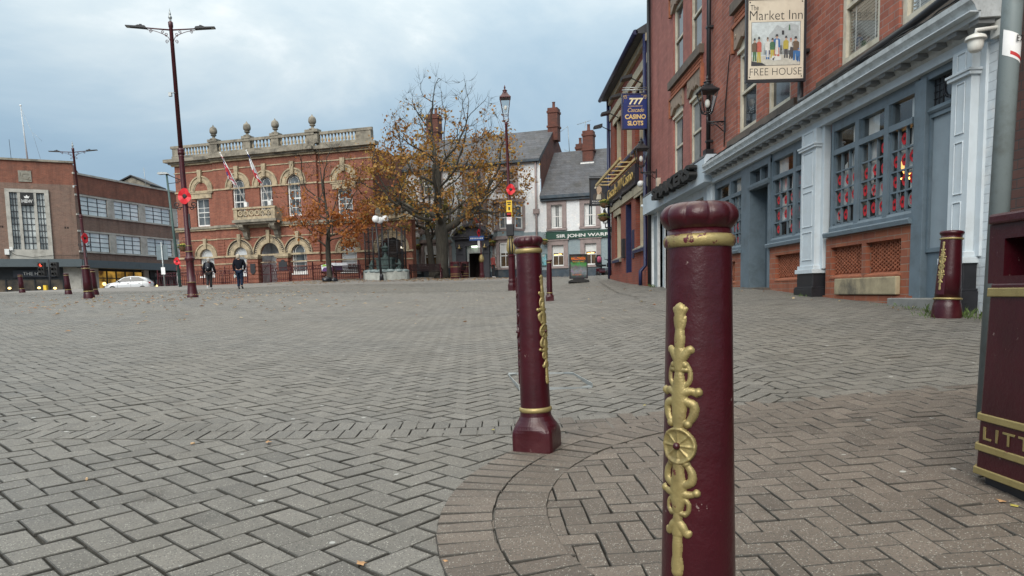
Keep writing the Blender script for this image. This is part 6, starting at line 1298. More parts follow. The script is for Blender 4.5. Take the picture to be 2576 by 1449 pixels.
# ------------------------------------------------------------------ trees
m,nt,N,L,b=newmat('bark'); v=objvec(nt); mp=N.new('ShaderNodeMapping'); mp.inputs['Scale'].default_value=(1,1,.25); L.new(v,mp.inputs[0])
L.new(ramp(nt,noise(nt,mp.outputs[0],9,8,.7),[(.3,(.020,.017,.013)),(.55,(.050,.044,.034)),(.75,(.085,.077,.06))]),b.inputs['Base Color']); b.inputs['Roughness'].default_value=.95; bump(nt,b,noise(nt,mp.outputs[0],16,6),.8,.03); BARK=m
def leafmat(name,stops):
    m,nt,N,L,b=newmat(name); a=N.new('ShaderNodeAttribute'); a.attribute_name='tint'; c=ramp(nt,a.outputs['Fac'],stops); L.new(c,b.inputs['Base Color']); b.inputs['Roughness'].default_value=.6
    t=N.new('ShaderNodeBsdfTranslucent'); L.new(c,t.inputs[0]); x=N.new('ShaderNodeMixShader'); x.inputs[0].default_value=.35; L.new(b.outputs[0],x.inputs[1]); L.new(t.outputs[0],x.inputs[2]); L.new(x.outputs[0],N['Material Output'].inputs[0]); return m
LEAFM=leafmat('autumn maple leaf',[(0,(.13,.055,.02)),(.3,(.28,.125,.026)),(.55,(.38,.19,.035)),(.8,(.36,.24,.05)),(1,(.30,.085,.022))])
LEAFG=leafmat('yellow green leaf',[(0,(.06,.06,.02)),(.4,(.17,.15,.04)),(.7,(.26,.19,.05)),(1,(.12,.13,.035))])
LEAFO=leafmat('rust leaf',[(0,(.22,.06,.02)),(.4,(.37,.125,.028)),(.75,(.44,.17,.036)),(1,(.32,.09,.025))])
def grow_tree(name,label,px,Y,fork,att,r0,seed,step=.42,lean=0.,twig=.7,ntw=4,leafp=None,nleaf=0,lm=LEAFM,ls=.16,pw=2.35,grp=None,rmin=.008,sink=.1,upb=.12):
    rg=np.random.default_rng(seed); loc=at(px,Y,700); t=thing(name,label,'tree',(loc.x,loc.y,loc.z-sink),0,grp)
    nodes=[]; par=[]
    n0=int(fork/.35)
    for i in range(n0+1):
        z=fork*i/n0; nodes.append((lean*z+.05*math.sin(z*1.3+seed),.04*math.cos(z),z)); par.append(i-1)
    nodes=[np.array(p) for p in nodes]; P=np.array(nodes); A=att(rg); 
    dist=np.full(len(A),1e9); near=np.zeros(len(A),int)
    d=np.linalg.norm(A[:,None]-P[None,n0-1:],axis=2); near=d.argmin(1)+n0-1; dist=d.min(1)
    alive=np.ones(len(A),bool)
    for it in range(70):
        if not alive.any() or len(nodes)>5200: break
        idx=np.where(alive)[0]; grp_={}
        for k in np.unique(near[idx]): grp_[k]=idx[near[idx]==k]
        new=[]
        for k,ii in grp_.items():
            dv=A[ii]-nodes[k]; dv/=np.linalg.norm(dv,axis=1)[:,None]+1e-9; q=dv.mean(0)+rg.normal(0,.14,3); q[2]+=upb
            if par[k]>=0: pd_=nodes[k]-nodes[par[k]]; q+=.45*pd_/(np.linalg.norm(pd_)+1e-9)
            q/=np.linalg.norm(q)+1e-9; new.append((k,nodes[k]+q*step))
        b0=len(nodes)
        for k,p in new: nodes.append(p); par.append(k)
        NP=np.array([p for k,p in new]); d=np.linalg.norm(A[idx][:,None]-NP[None],axis=2); mn=d.min(1); am=d.argmin(1)+b0
        better=mn<dist[idx]; dist[idx[better]]=mn[better]; near[idx[better]]=am[better]
        alive&=dist>step*1.25
        # attractors that stall are dropped
        if it>12 and it%6==0: alive&=rg.random(len(A))>.12
    n=len(nodes); kids=[[] for _ in range(n)]
    for i,p in enumerate(par):
        if p>=0: kids[p].append(i)
    rad=np.zeros(n)
    for i in range(n-1,-1,-1): rad[i]=rmin if not kids[i] else sum(rad[c]**pw for c in kids[i])**(1/pw)
    k=r0/rad[n0]; ex=np.interp(rad/rad[n0],[0,1],[1.,1.]); rad=rmin*.9+(rad-rad.min())*(r0-rmin)/(rad[n0]-rad.min())
    for i in range(n0+1): rad[i]=max(rad[i],r0*(1+.55*max(0,1-i/n0*2.6)**2+.12*(1-i/n0)))
    tr=MB(); br=MB()
    # chains from each branching point
    def chain(s):
        pts=[nodes[par[s]]]; rr_=[min(rad[par[s]],rad[s]*1.35)]; i=s
        while True:
            pts.append(nodes[i]); rr_.append(rad[i])
            if not kids[i]: rr_[-1]*=.6; break
            nx=max(kids[i],key=lambda c:rad[c])
            for c in kids[i]:
                if c!=nx: starts.append(c)
            i=nx
        mb=tr if rr_[1]>.05 else br; mb.tube(pts,rr_,9 if rr_[1]>.12 else 6 if rr_[1]>.04 else 4)
    starts=[1]
    while starts: chain(starts.pop())
    tips=[]
    for i in range(n):
        if i>n0 and rad[i]<.03:
            c=ntw if not kids[i] else (1 if rg.random()<.55 else 0)
            for _ in range(c):
                d=(nodes[i]-nodes[par[i]]); d=d/np.linalg.norm(d)+rg.normal(0,.55,3); d[2]+=.25; d/=np.linalg.norm(d); l=twig*rg.uniform(.5,1.15)
                m_=nodes[i]+d*l*.5+rg.normal(0,.04,3); e=nodes[i]+d*l+np.array([0,0,l*.12]); br.tube([nodes[i],m_,e],[rmin,rmin*.75,rmin*.4],3); tips+= [m_,e,nodes[i]]
    tk=tr.build('trunk',BARK,t); br.build('branches',BARK,t)
    tips=np.array(tips); pr=leafp(tips); pr=pr/pr.sum(); ch=rg.choice(len(tips),nleaf,p=pr)
    vs=[];fs=[];ti=[]
    for c in ch:
        p=tips[c]+rg.normal(0,.13,3); s=ls*rg.uniform(.5,1.5); a=rg.normal(0,1,3); a/=np.linalg.norm(a); b_=np.cross(a,rg.normal(0,1,3)); b_/=np.linalg.norm(b_)+1e-9; w=rg.uniform(.3,.55); q=np.cross(a,b_)*s*.12
        k_=len(vs); vs+=[tuple(p-a*s*.5),tuple(p+b_*s*w+q),tuple(p+a*s*.5),tuple(p-b_*s*w+q)]; fs+=[(k_,k_+1,k_+2),(k_,k_+2,k_+3)]; tt=np.clip(.5+.32*math.sin(p[0]*1.3+seed)*math.cos(p[2]*1.1)+rg.normal(0,.22),0,1); ti+=[tt,tt]
    me=D.meshes.new('crown'); me.from_pydata(vs,[],fs); me.materials.append(lm); at_=me.attributes.new('tint','FLOAT','FACE'); at_.data.foreach_set('value',np.array(ti,np.float32))
    o=D.objects.new('crown',me); COL.objects.link(o); o.parent=t; return t
def att_maple(rg):
    P=[]
    while len(P)<1050:
        p=np.array([rg.uniform(-6,6.4),rg.uniform(-5.2,5.2),rg.uniform(3.2,12.9)])
        z=p[2]; rx=np.interp(z,[3.2,4.2,6,8,9.5,11,12.9],[3.6,5.6,5.9,4.9,3.9,3.1,1.3]); cx=np.interp(z,[3,6,9,12.9],[-.2,-.1,.3,.6])
        q=math.hypot((p[0]-cx)/rx,p[1]/(rx*.85))
        if q<1 and (q>.35 or z>7) and rg.random()<.35+.65*q: P.append(p)
    return np.array(P)
def lp_maple(T_): 
    z=T_[:,2]; return np.interp(z,[3.2,4.5,6.5,8.3,9.4,10.4,11.2,13],[.5,1,1,.8,.45,.12,.02,.0])*(.12+.88*(np.sin(T_[:,0]*1.7+T_[:,1]*1.1)*np.sin(z*1.9+T_[:,0]*.6)>-.35))+1e-6
grow_tree('maple_tree','large maple with orange leaves below and bare twigs at the top, beside the wooden bench',1113,45.5,3.4,att_maple,.34,5,.40,0.,.75,5,lp_maple,8800,LEAFM,.15,2.25)
def att_small(rg):
    P=[]
    while len(P)<360:
        p=np.array([rg.uniform(-3.1,2.7),rg.uniform(-2.4,2.4),rg.uniform(2.2,8.5)]); z=p[2]; rx=np.interp(z,[2.2,3.3,5,7,8.5],[1.4,2.6,3.0,2.4,1.1])
        q=math.hypot(p[0]/rx,p[1]/(rx*.8))
        if q<1 and rg.random()<.3+.7*q: P.append(p)
    return np.array(P)
grow_tree('young_tree','slim half-bare tree with rusty leaves low down in front of the town hall',830,45.,2.1,att_small,.155,9,.36,.0,.7,4,lambda T_:np.interp(T_[:,2],[1.8,2.6,4.0,4.8,5.8,8],[1,1,1,.3,.06,.01])*np.interp(T_[:,0],[-2.6,-1.6,-.5,2.5],[.25,.5,1,1])+1e-6,2500,LEAFO,.15,2.3)
def att_back(rg):
    P=[]
    while len(P)<260:
        p=np.array([rg.uniform(-3.0,2.2),rg.uniform(-2,2),rg.uniform(2.8,7.5)]); q=math.hypot(p[0]/3,p[1]/2)
        if q<1: P.append(p)
    return np.array(P)
grow_tree('street_tree','thinner tree with yellow green leaves standing behind the bench, left of the large maple',1087,47.8,2.5,att_back,.20,14,.4,-.02,.6,3,lambda T_:np.interp(T_[:,2],[2.,3.5,5.5,7.5],[1,1,.7,.4]),1100,LEAFG,.17)
# ------------------------------------------------------------------ fallen leaves and weeds
def leafmesh(rg,s):
    pts=[]; n=10
    for i in range(n): a=2*PI*i/n; r=s*(.55+.45*abs(math.cos(2.5*a)))*rg.uniform(.85,1.1); pts.append((r*math.cos(a),r*math.sin(a)*.62,s*.10*math.sin(a*2+1)+s*.06))
    return pts
rg=np.random.default_rng(4); vs=[];fs=[];ti=[]
def scat(n,fx,fy,s0,s1):
    for _ in range(n):
        x,y=fx(),fy(); z=g(x,y)+.012; s=rg.uniform(s0,s1); a=rg.uniform(0,6.28); k=len(vs); c,q=math.cos(a)*s,math.sin(a)*s
        vs.extend([(x+c,y+q,z+rg.uniform(0,.03)),(x-q*.6,y+c*.6,z+rg.uniform(0,.035)),(x-c,y-q,z+.005),(x+q*.6,y-c*.6,z+rg.uniform(0,.03))]); fs.append((k,k+1,k+2,k+3)); ti.append(rg.random())
scat(520,lambda:rg.normal(-4.3,2.6),lambda:rg.uniform(41.5,46),.06,.13); scat(260,lambda:rg.normal(-10.5,1.8),lambda:rg.uniform(41,46.5),.06,.12); scat(150,lambda:rg.normal(1,3),lambda:rg.uniform(43,47),.05,.11)
scat(300,lambda:rg.normal(-9,2.6),lambda:rg.normal(19.5,2.4),.03,.075); scat(180,lambda:rg.uniform(-18,-4),lambda:rg.uniform(11,34),.03,.07); scat(70,lambda:rg.uniform(-10,4),lambda:rg.uniform(8,36),.025,.06); scat(24,lambda:rg.uniform(4.6,5.1),lambda:rg.uniform(8.,20),.015,.035)
me=D.meshes.new('fallen_leaves'); me.from_pydata(vs,[],fs); FL=leafmat('fallen leaf',[(0,(.24,.12,.06)),(.4,(.40,.25,.13)),(.7,(.50,.41,.25)),(1,(.33,.16,.08))]); me.materials.append(FL); a_=me.attributes.new('tint','FLOAT','FACE'); a_.data.foreach_set('value',np.array(ti,np.float32)); o=D.objects.new('fallen_leaves',me); COL.objects.link(o); tag(o,'dry brown leaves scattered over the square and under the trees','leaves',kind='stuff')
LB=M_('tan fallen leaf',(.36,.20,.09),.7,nz=40,amt=.3); LY=M_('yellow fallen leaf',(.36,.30,.06),.6,nz=40,amt=.3)
for px,py,s,mt,lab in ((676,1116,.030,LB,'curled tan leaf lying in the soldier course left of the second bollard'),(910,1424,.026,LB,'tan leaf lying at the bottom edge of the photo on grey blocks'),(1240,1086,.016,LY,'small yellow green leaf just left of the second bollard foot'),(1622,1023,.020,LY,'yellow leaf on the brown paving left of the nearest bollard'),(1121,1418,.012,LB,'small tan leaf on the outer edge of the curved brick band'),(1412,1176,.010,LB,'sliver of dry leaf against the foot of the second bollard'),(2520,1268,.022,LB,'dry brown leaf lying below the litter bin'),(2552,1280,.020,LY,'yellow leaf at the litter bin foot by the right edge')):
    p=gp(px,py); mb=MB(); ps=leafmesh(rnd_:=np.random.default_rng(px),s); mb.add([(0,0,.004)]+ps,[(0,1+i,1+(i+1)%len(ps)) for i in range(len(ps))],0,True); o=mb.build('fallen_leaf',mt,None,loc=(p[0],p[1],p[2]+.008)); o.rotation_euler[2]=px*.7; tag(o,lab,'leaf')
for px,py,rz,lab in ((219,1212,2.0,'cigarette end lying in a joint of the grey blocks at the lower left'),(487,1121,.6,'cigarette end lying on the grey blocks below the soldier course')):
    p=gp(px,py); mb=MB(); mb.tube([(-.013,0,.006),(.006,0,.006)],.0045,10); o=mb.build('cigarette_end',M_('cigarette filter',(.55,.36,.2),.8),None,loc=(p[0],p[1],p[2]+.006)); o.rotation_euler[2]=rz; tag(o,lab,'cigarette end')
mb=MB(); rg=np.random.default_rng(8)
for cx,cy,n,h in ((4.95,7.45,50,.11),(4.9,7.9,30,.10),(4.62,7.6,25,.07),(5.05,11.9,22,.06),(5.0,9.0,14,.05),(4.95,8.4,20,.06),(5.1,23.9,30,.12)):
    for _ in range(n):
        x,y=cx+rg.normal(0,.07),cy+rg.normal(0,.13); z=g(x,y)-.005; l=h*rg.uniform(.5,1.2); a=rg.uniform(0,6.28); d=l*rg.uniform(.2,.8); w=.006
        mb.add([(x-w*math.sin(a),y+w*math.cos(a),z),(x+w*math.sin(a),y-w*math.cos(a),z),(x+d*.4*math.cos(a),y+d*.4*math.sin(a),z+l*.7),(x+d*math.cos(a),y+d*math.sin(a),z+l)],[(0,1,2),(0,2,3)])
o=mb.build('grass_tufts',M_('weed green',(.07,.11,.025),.7,nz=20,amt=.4)); tag(o,'green weeds growing at the foot of the pub wall','weeds',kind='stuff')
# ------------------------------------------------------------------ people
def skin(name,mat,parent,V,E,Rd,root=0,sub=2):
    me=D.meshes.new(name); me.from_pydata(V,E,[]); me.materials.append(mat); o=D.objects.new(name,me); COL.objects.link(o); o.parent=parent
    sk_=o.modifiers.new('skin','SKIN'); sk_.use_smooth_shade=True
    for i,r in enumerate(Rd):
        d=me.skin_vertices[0].data[i]; d.radius=(r,r) if not hasattr(r,'__len__') else r; d.use_root=(i==root)
    s=o.modifiers.new('sub','SUBSURF'); s.levels=sub; s.render_levels=sub; return o
class SK:
    def __init__(s): s.v=[];s.e=[];s.r=[]
    def n(s,p,r,link=None):
        s.v.append(tuple(p)); s.r.append(r)
        if link is not None: s.e.append((link,len(s.v)-1))
        return len(s.v)-1
SKIN=M_('skin',(.42,.24,.17),.6); HAIRG=M_('grey hair',(.34,.31,.28),.8,nz=30,amt=.3); HAIRB=M_('pale hair',(.42,.36,.28),.8,nz=30,amt=.3); HAIRD=M_('dark greying hair',(.10,.085,.075),.8,nz=30,amt=.3)
def person(label,loc,rz,H,P,coat,trou,shoe,hair,coat_len=.10,sole=None):
    """P holds joints in units of body height, x to the person's left is -x, facing +y"""
    t=thing('person',label,'person',loc,rz); t.scale=(H,)*3; V=lambda k:Vector(P[k])
    s=SK(); pe=s.n(V('pelvis'),.072); ab=s.n(V('pelvis').lerp(V('chest'),.5),.070,pe); chs=s.n(V('chest'),.078,ab); nk=s.n(V('neck'),.034,chs); hb=s.n(V('head')-Vector((0,0,.045)),.040,nk); hd=s.n(V('head'),(.050,.058),hb); s.n(V('head')+Vector((0,0,.045)),.044,hd)
    for q in 'LR':
        sx=-1 if q=='L' else 1
        sh=s.n(V('sh'+q),.036,chs); el=s.n(V('el'+q),.027,sh); wr=s.n(V('wr'+q),.018,el); dr=(V('wr'+q)-V('el'+q)).normalized(); pm_=s.n(V('wr'+q)+dr*.028,(.020,.013),wr)
        side=Vector((0,1,0)) if abs(dr.y)<.8 else Vector((0,0,1))
        for k,l in enumerate((.034,.042,.045,.040)):
            off=side*(-.015+.010*(3-k)); a=s.n(V('wr'+q)+dr*.046+off,.0055,pm_); s.n(V('wr'+q)+dr*(.046+l)+off+Vector((-sx*.008,0,0)),.0048,a)
        th=s.n(V('wr'+q)+dr*.026+side*.020,.006,pm_); s.n(V('wr'+q)+dr*.05+side*.03,.005,th)
        hp=s.n(V('hip'+q),.058,pe); kn=s.n(V('kn'+q),.036,hp); ak=s.n(V('an'+q),.022,kn); s.n(V('to'+q),.018,ak)
    skin('body',SKIN,t,s.v,s.e,s.r)
    # face
    F_=MB(); hv=V('head'); fd=Vector(P.get('face',(0,1,0))).normalized(); sd_=Vector((fd.y,-fd.x,0)); F_.ell(tuple(hv+fd*.062+Vector((0,0,-.008))),.010,6,5); F_.ell(tuple(hv+sd_*.052),(.008,.012,.018),6,5); F_.ell(tuple(hv-sd_*.052),(.008,.012,.018),6,5); F_.build('nose_and_ears',SKIN,t)
    F_=MB(); [F_.ell(tuple(hv+fd*.054+sd_*e+Vector((0,0,.008))),.006,6,4) for e in (-.02,.02)]; F_.tube([tuple(hv+fd*.056+sd_*e+Vector((0,0,-.032))) for e in (-.014,0,.014)],.003,4); F_.build('eyes_and_mouth',HAIRD,t)
    # trousers
    s=SK(); pe=s.n(V('pelvis')+Vector((0,0,.02)),.082)
    for q in 'LR':
        hp=s.n(V('hip'+q),.068,pe); m1=s.n(V('hip'+q).lerp(V('kn'+q),.5),.056,hp); kn=s.n(V('kn'+q),.045,m1); m2=s.n(V('kn'+q).lerp(V('an'+q),.5),.042,kn); s.n(V('an'+q)+Vector((0,0,.008)),.036,m2)
    skin('trousers',trou,t,s.v,s.e,s.r)
    # coat
    s=SK(); pe=s.n(V('pelvis')-Vector((0,0,coat_len-.06)),(.102,.085)); w=s.n(V('pelvis').lerp(V('chest'),.45),(.100,.080),pe); c=s.n(V('chest'),(.108,.084),w); c2=s.n(V('chest').lerp(V('neck'),.7),(.075,.06),c); s.n(V('neck')+Vector((0,-.008,.012)),.046,c2)
    for q in 'LR': sh=s.n(V('sh'+q),.050,c); u_=s.n(V('sh'+q).lerp(V('el'+q),.5),.046,sh); el=s.n(V('el'+q),.041,u_); s.n(V('wr'+q),.031,el)
    skin('coat',coat,t,s.v,s.e,s.r,0)
    for q in 'LR':
        s=SK(); an=V('an'+q); to=V('to'+q); d=(to-an); a=s.n(an-d*.28+Vector((0,0,-.012)),.024); b_=s.n(an.lerp(to,.45),(.026,.022),a); s.n(to+d*.25,.020,b_); skin('shoe',shoe,t,s.v,s.e,s.r)
    h=MB(); hv=V('head'); h.ell(tuple(hv-fd*.010+Vector((0,0,.020))),(.058,.064,.058),14,9); h.ell(tuple(hv-fd*.020-Vector((0,0,.012))),(.052,.052,.05),12,8); h.build('hair',hair,t)
    return t
BLKC=M_('black padded coat',(.007,.007,.010),.95,nz=9,amt=.5,spec=.1); NAVYC=M_('dark navy coat',(.008,.009,.014),.95,nz=8,amt=.4,spec=.1); JEAN=M_('dark blue jeans',(.014,.022,.042),.9,nz=14,amt=.3,spec=.1); BLKT=M_('black trousers',(.010,.010,.012),.8); RUSTC=M_('rust red coat',(.22,.045,.038),.8,nz=10,amt=.3)
WHSHOE=M_('white trainer',(.62,.62,.62),.6); DKSHOE=M_('dark shoe',(.012,.012,.014),.5)
WALK1=dict(pelvis=(0,0,.53),chest=(-.005,.02,.745),neck=(0,.035,.845),head=(.0,.05,.915),shL=(-.115,.015,.80),elL=(-.150,.0,.635),wrL=(-.125,.02,.49),shR=(.115,.02,.80),elR=(.165,-.03,.645),wrR=(.195,.03,.50),hipL=(-.05,0,.50),knL=(-.045,.0,.285),anL=(-.03,-.13,.11),toL=(-.035,-.115,.035),hipR=(.05,0,.50),knR=(.045,.035,.275),anR=(.035,.02,.045),toR=(.045,.11,.018))
WALK2=dict(pelvis=(0,0,.53),chest=(0,.015,.75),neck=(0,.02,.85),head=(-.015,.03,.92),shL=(-.115,.01,.805),elL=(-.145,-.02,.65),wrL=(-.125,.0,.50),shR=(.12,.01,.805),elR=(.165,.02,.66),wrR=(.12,.08,.56),hipL=(-.05,0,.50),knL=(-.045,.05,.28),anL=(-.04,.02,.045),toL=(-.05,.11,.018),hipR=(.05,0,.50),knR=(.06,.0,.28),anR=(.075,-.08,.08),toR=(.085,-.02,.018))
q=at(528,38.9,729)
p1=person('man with a black backpack walking away in black coat and white trainers',(q.x,q.y,q.z),R(8),1.72,WALK1,BLKC,BLKT,WHSHOE,HAIRG)
t=thing('backpack','black backpack worn on the back of the left walking man','backpack',(q.x,q.y,q.z),R(8)); t.scale=(1.72,)*3
b_=MB(); b_.ell((0,-.115,.70),(.085,.055,.135),16,12); b_.ell((0,-.165,.66),(.058,.03,.07),12,8); o=b_.build('pack',M_('black nylon',(.014,.015,.022),.6,nz=20,amt=.4),t)
b_=MB(); [b_.tube([(s*.06,-.10,.82),(s*.08,.0,.865),(s*.085,.085,.80),(s*.09,.06,.68)],.010,5) for s in (-1,1)]; b_.build('shoulder_straps',BLACKD,t); b_=MB(); b_.box(.012,.035,-.198,-.192,.665,.68); b_.build('badge',WHITEP,t)
q=at(604,37.7,726)
person('grey-haired man in dark jacket and jeans walking away toward the hall gate',(q.x,q.y,q.z),R(4),1.83,WALK2,NAVYC,JEAN,DKSHOE,HAIRB,.085)
b_=MB(); b_.lathe(smooth_prof([(.03,0),(.032,.02),(.032,.13),(.014,.17),(.014,.2)],2),12); t=thing('water_bottle','small pale water bottle hanging from the right walking man\'s left hand','bottle',(q.x-.245,q.y,q.z+.58)); b_.build('bottle',M_('clear bottle',(.5,.58,.56),.2),t); b_=MB(); b_.lathe([(.016,.2),(.016,.225)],10); b_.build('cap',M_('green cap',(.05,.3,.15),.5),t)
STAND=dict(pelvis=(0,0,.53),chest=(0,.01,.75),neck=(0,.02,.85),head=(.0,.04,.92),shL=(-.115,.0,.805),elL=(-.135,.02,.65),wrL=(-.10,.10,.57),shR=(.115,.0,.805),elR=(.13,-.01,.65),wrR=(.11,.05,.51),hipL=(-.05,0,.50),knL=(-.05,.02,.28),anL=(-.05,.0,.045),toL=(-.055,.09,.018),hipR=(.05,0,.50),knR=(.05,.01,.28),anR=(.05,-.01,.045),toR=(.055,.08,.018))
q=at(1241,46.9,699)
person('balding man in a rust red coat standing by the pub bay window',(q.x,q.y,q.z),R(-62),1.56,STAND,RUSTC,BLKT,WHSHOE,HAIRD,.22)
# ------------------------------------------------------------------ benches
SLATM=M_('dark bench slats',(.014,.007,.008),.75,nz=6,amt=.4,spec=.15)
def bench(label,loc,rz,L_=1.78):
    t=thing('bench',label,'bench',loc,rz,'maroon slatted benches')   # local: back faces -y
    s=MB(); 
    for i in range(4): s.box(-L_/2,L_/2,.06+i*.11,.15+i*.11,.43,.46)
    s.build('seat',SLATM,t); s=MB()
    for i in range(5): z=.50+i*.085; s.box(-L_/2,L_/2,-.02-i*.018,.012-i*.018,z,z+.07)
    s.build('backrest',SLATM,t)
    for sx in (-1,1):
        x=sx*L_/2; s=MB(); pts=[(-.14,.0),(-.09,.12),(-.02,.30),(.0,.44),(-.05,.66),(-.10,.90),(-.17,.93)]
        s.tube([(x,a,b_) for a,b_ in smooth_prof(pts,3)],.038,6); s.tube([(x,a,b_) for a,b_ in smooth_prof([(.56,.0),(.50,.10),(.50,.30),(.53,.44)],3)],.036,6); s.tube([(x,0,.42),(x,.53,.42)],.032,6); s.tube([(x,a,b_) for a,b_ in smooth_prof([(-.04,.62),(.2,.67),(.45,.66),(.56,.60),(.52,.45)],3)],.034,6); s.tube([(x,a,b_) for a,b_ in smooth_prof([(-.02,.25),(.2,.34),(.4,.34),(.52,.2)],3)],.024,5)
        s.build('end_frame',MAROONFAR,t)
    return t
q=at(1070,44.6,700); bench('wooden bench with maroon iron ends seen from behind, left of the large maple trunk',tuple(q),R(-4),1.95)
q=at(874,44.4,706); bench('slatted bench seen from behind in front of the white and purple banner',tuple(q),R(-6),1.75)
q=at(1166,45.9,699); bench('bench seen end-on between the twin bins and the pub door',tuple(q),R(78),1.6)
def smallbin(label,px,Y):
    q=at(px,Y,699); t=thing('small_bin',label,'litter bin',tuple(q),R(10),'maroon bins by the maple'); b_=MB(); b_.lathe([(.28,0),(.30,.08),(.30,.95)],8,ph=PI/8,sm=False); b_.build('body',MAROONFAR,t); b_=MB(); b_.lathe([(.33,.95),(.34,.99),(.26,1.04)],8,ph=PI/8,sm=False); b_.build('lid',MAROONFAR,t)
    b_=MB(); [b_.lathe([(.29,z),(.315,z+.003),(.315,z+.035),(.29,z+.038)],8,ph=PI/8,sm=False) for z in (.12,.26,.70)]; b_.build('gold_bands',GOLD,t); b_=MB(); [b_.box(-.12,.12,-.302,-.27,.76,.88) for _ in (0,)]; b_.build('slot',BLACKD,t)
smallbin('left one of two maroon bins beside the large maple trunk',1145,45.0); smallbin('right one of two maroon bins, partly behind the end-on bench',1169,46.6)
# ------------------------------------------------------------------ fountain inside a wire cage
q=at(970,44.2,707); FX,FY,FZ=q.x,q.y+.35,q.z-.05
t=thing('fountain','grey stone fountain basin with dark green figures and pedestal inside a wire cage','fountain',(FX,FY,FZ),R(-12)); FS=M_('pale fountain stone',(.36,.37,.34),.8,nz=4,amt=.15,dirt=(.22,.23,.21)); LEAD=M_('verdigris bronze',(.045,.075,.07),.6,nz=6,amt=.3)
n=14
for i in range(n):
    a0=2*PI*i/n+.006;a1=2*PI*(i+1)/n-.006; b_=MB(); b_.prism([(r*math.cos(a)*1.0,r*math.sin(a)*.62) for r,a in ((1.45,a0),(1.47,(a0+a1)/2),(1.45,a1),(1.0,a1),(1.0,a0))],0,.56,'z'); b_.build('kerb_stone',FS,t,.012)
b_=MB()
for i in range(n): a=2*PI*(i+.5)/n; b_.ell((1.18*math.cos(a),1.18*math.sin(a)*.62,.56),(.33,.25,.13),10,6)
b_.lathe([(1.0,.5),(.9,.58),(.1,.6)],20,sc=None); b_.build('basin_lining',M_('grey lead lining',(.16,.20,.20),.5,nz=5,amt=.2),t)
b_=MB(); b_.box(-.5,.5,-.3,.3,.55,1.30); b_.box(-.58,.58,-.36,.36,1.30,1.40); b_.box(-.56,.56,-.34,.34,.55,.68); b_.prism([(-.2,.75),(.2,.75),(.2,1.0),(.12,1.15),(0,1.2),(-.12,1.15),(-.2,1.0)],-.34,-.28); b_.lathe(smooth_prof([(.25,1.4),(.12,1.55),(.09,1.75),(.20,1.82),(.22,1.95),(.30,2.02),(.10,2.12),(.04,2.3)],3),12); b_.build('pedestal',LEAD,t)
for sx in (-1,1):
    s=SK(); a=s.n((sx*.95,-.1,.70),.11); b1=s.n((sx*.93,-.08,.90),.10,a); c=s.n((sx*.90,-.05,1.06),.085,b1); d=s.n((sx*.88,-.06,1.22),.075,c); s.n((sx*.87,-.06,1.30),.06,d); k=s.n((sx*.80,-.28,.78),.06,a); s.n((sx*.78,-.30,.58),.045,k); k=s.n((sx*1.0,-.28,.74),.06,a); s.n((sx*1.02,-.30,.56),.045,k); k=s.n((sx*.78,-.18,.98),.045,c); s.n((sx*.68,-.22,1.08),.035,k); k=s.n((sx*1.02,-.14,.95),.045,c); s.n((sx*.95,-.26,.82),.035,k)
    skin('figure',LEAD,t,s.v,s.e,s.r)
t=thing('wire_cage','tall black wire cage on posts standing around the fountain figures','fence',(FX,FY,FZ),R(-12)); po=MB(); wi=MB(); n=8; CR_=[(1.30*math.cos(2*PI*(i+.5)/n),1.30*.62*math.sin(2*PI*(i+.5)/n)) for i in range(n)]
for (x,y) in CR_: p_=MB(); p_.tube([(x,y,.6),(x,y,3.25)],.04,6); p_.build('post',BLACKM,t)
for i in range(n):
    (xa,ya),(xb,yb)=CR_[i],CR_[(i+1)%n]
    for z in (.9,1.65,2.4,3.2): wi.tube([(xa,ya,z),(xb,yb,z)],.018,4)
    for k in range(1,12): f=k/12; x,y=xa+(xb-xa)*f,ya+(yb-ya)*f; wi.tube([(x,y,.6),(x,y,3.2)],.004,3)
    for k in range(22): z=.7+k*.115; wi.tube([(xa,ya,z),(xb,yb,z)],.004,3)
wi.build('mesh_panels',BLACKM,t)
GLOBE=emit('white lamp globe',(.75,.76,.76),.12)
def globe(label,px,Y,py,two,pz):
    q=at(px,Y,705); zt=zat(px,py,Y); t=thing('globe_lamp',label,'lamp post',tuple(q)); b_=MB(); b_.tube([(pz,0,0),(0,0,zt-q.z-.2)],[.08,.05],8); b_.lathe([(.13,0),(.12,.3),(.08,.4)],10,(pz,0,0)); 
    if two: b_.tube([(-.14,0,zt-q.z-.2),(0,0,zt-q.z-.34),(.2,0,zt-q.z-.18)],.03,6)
    b_.build('post',BLACKM,t)
    for dx,dz in (((-.12,-.02),(.22,.06)) if two else ((0,0),)): b_=MB(); b_.ell((dx,0,zt-q.z+dz),.21,16,10); b_.build('globe',GLOBE,t)
globe('single white globe lamp on a black post by the fountain cage',951,43.2,551,False,.22); globe('lamp post with two white globes above the fountain cage',966,44.6,553,True,.0)
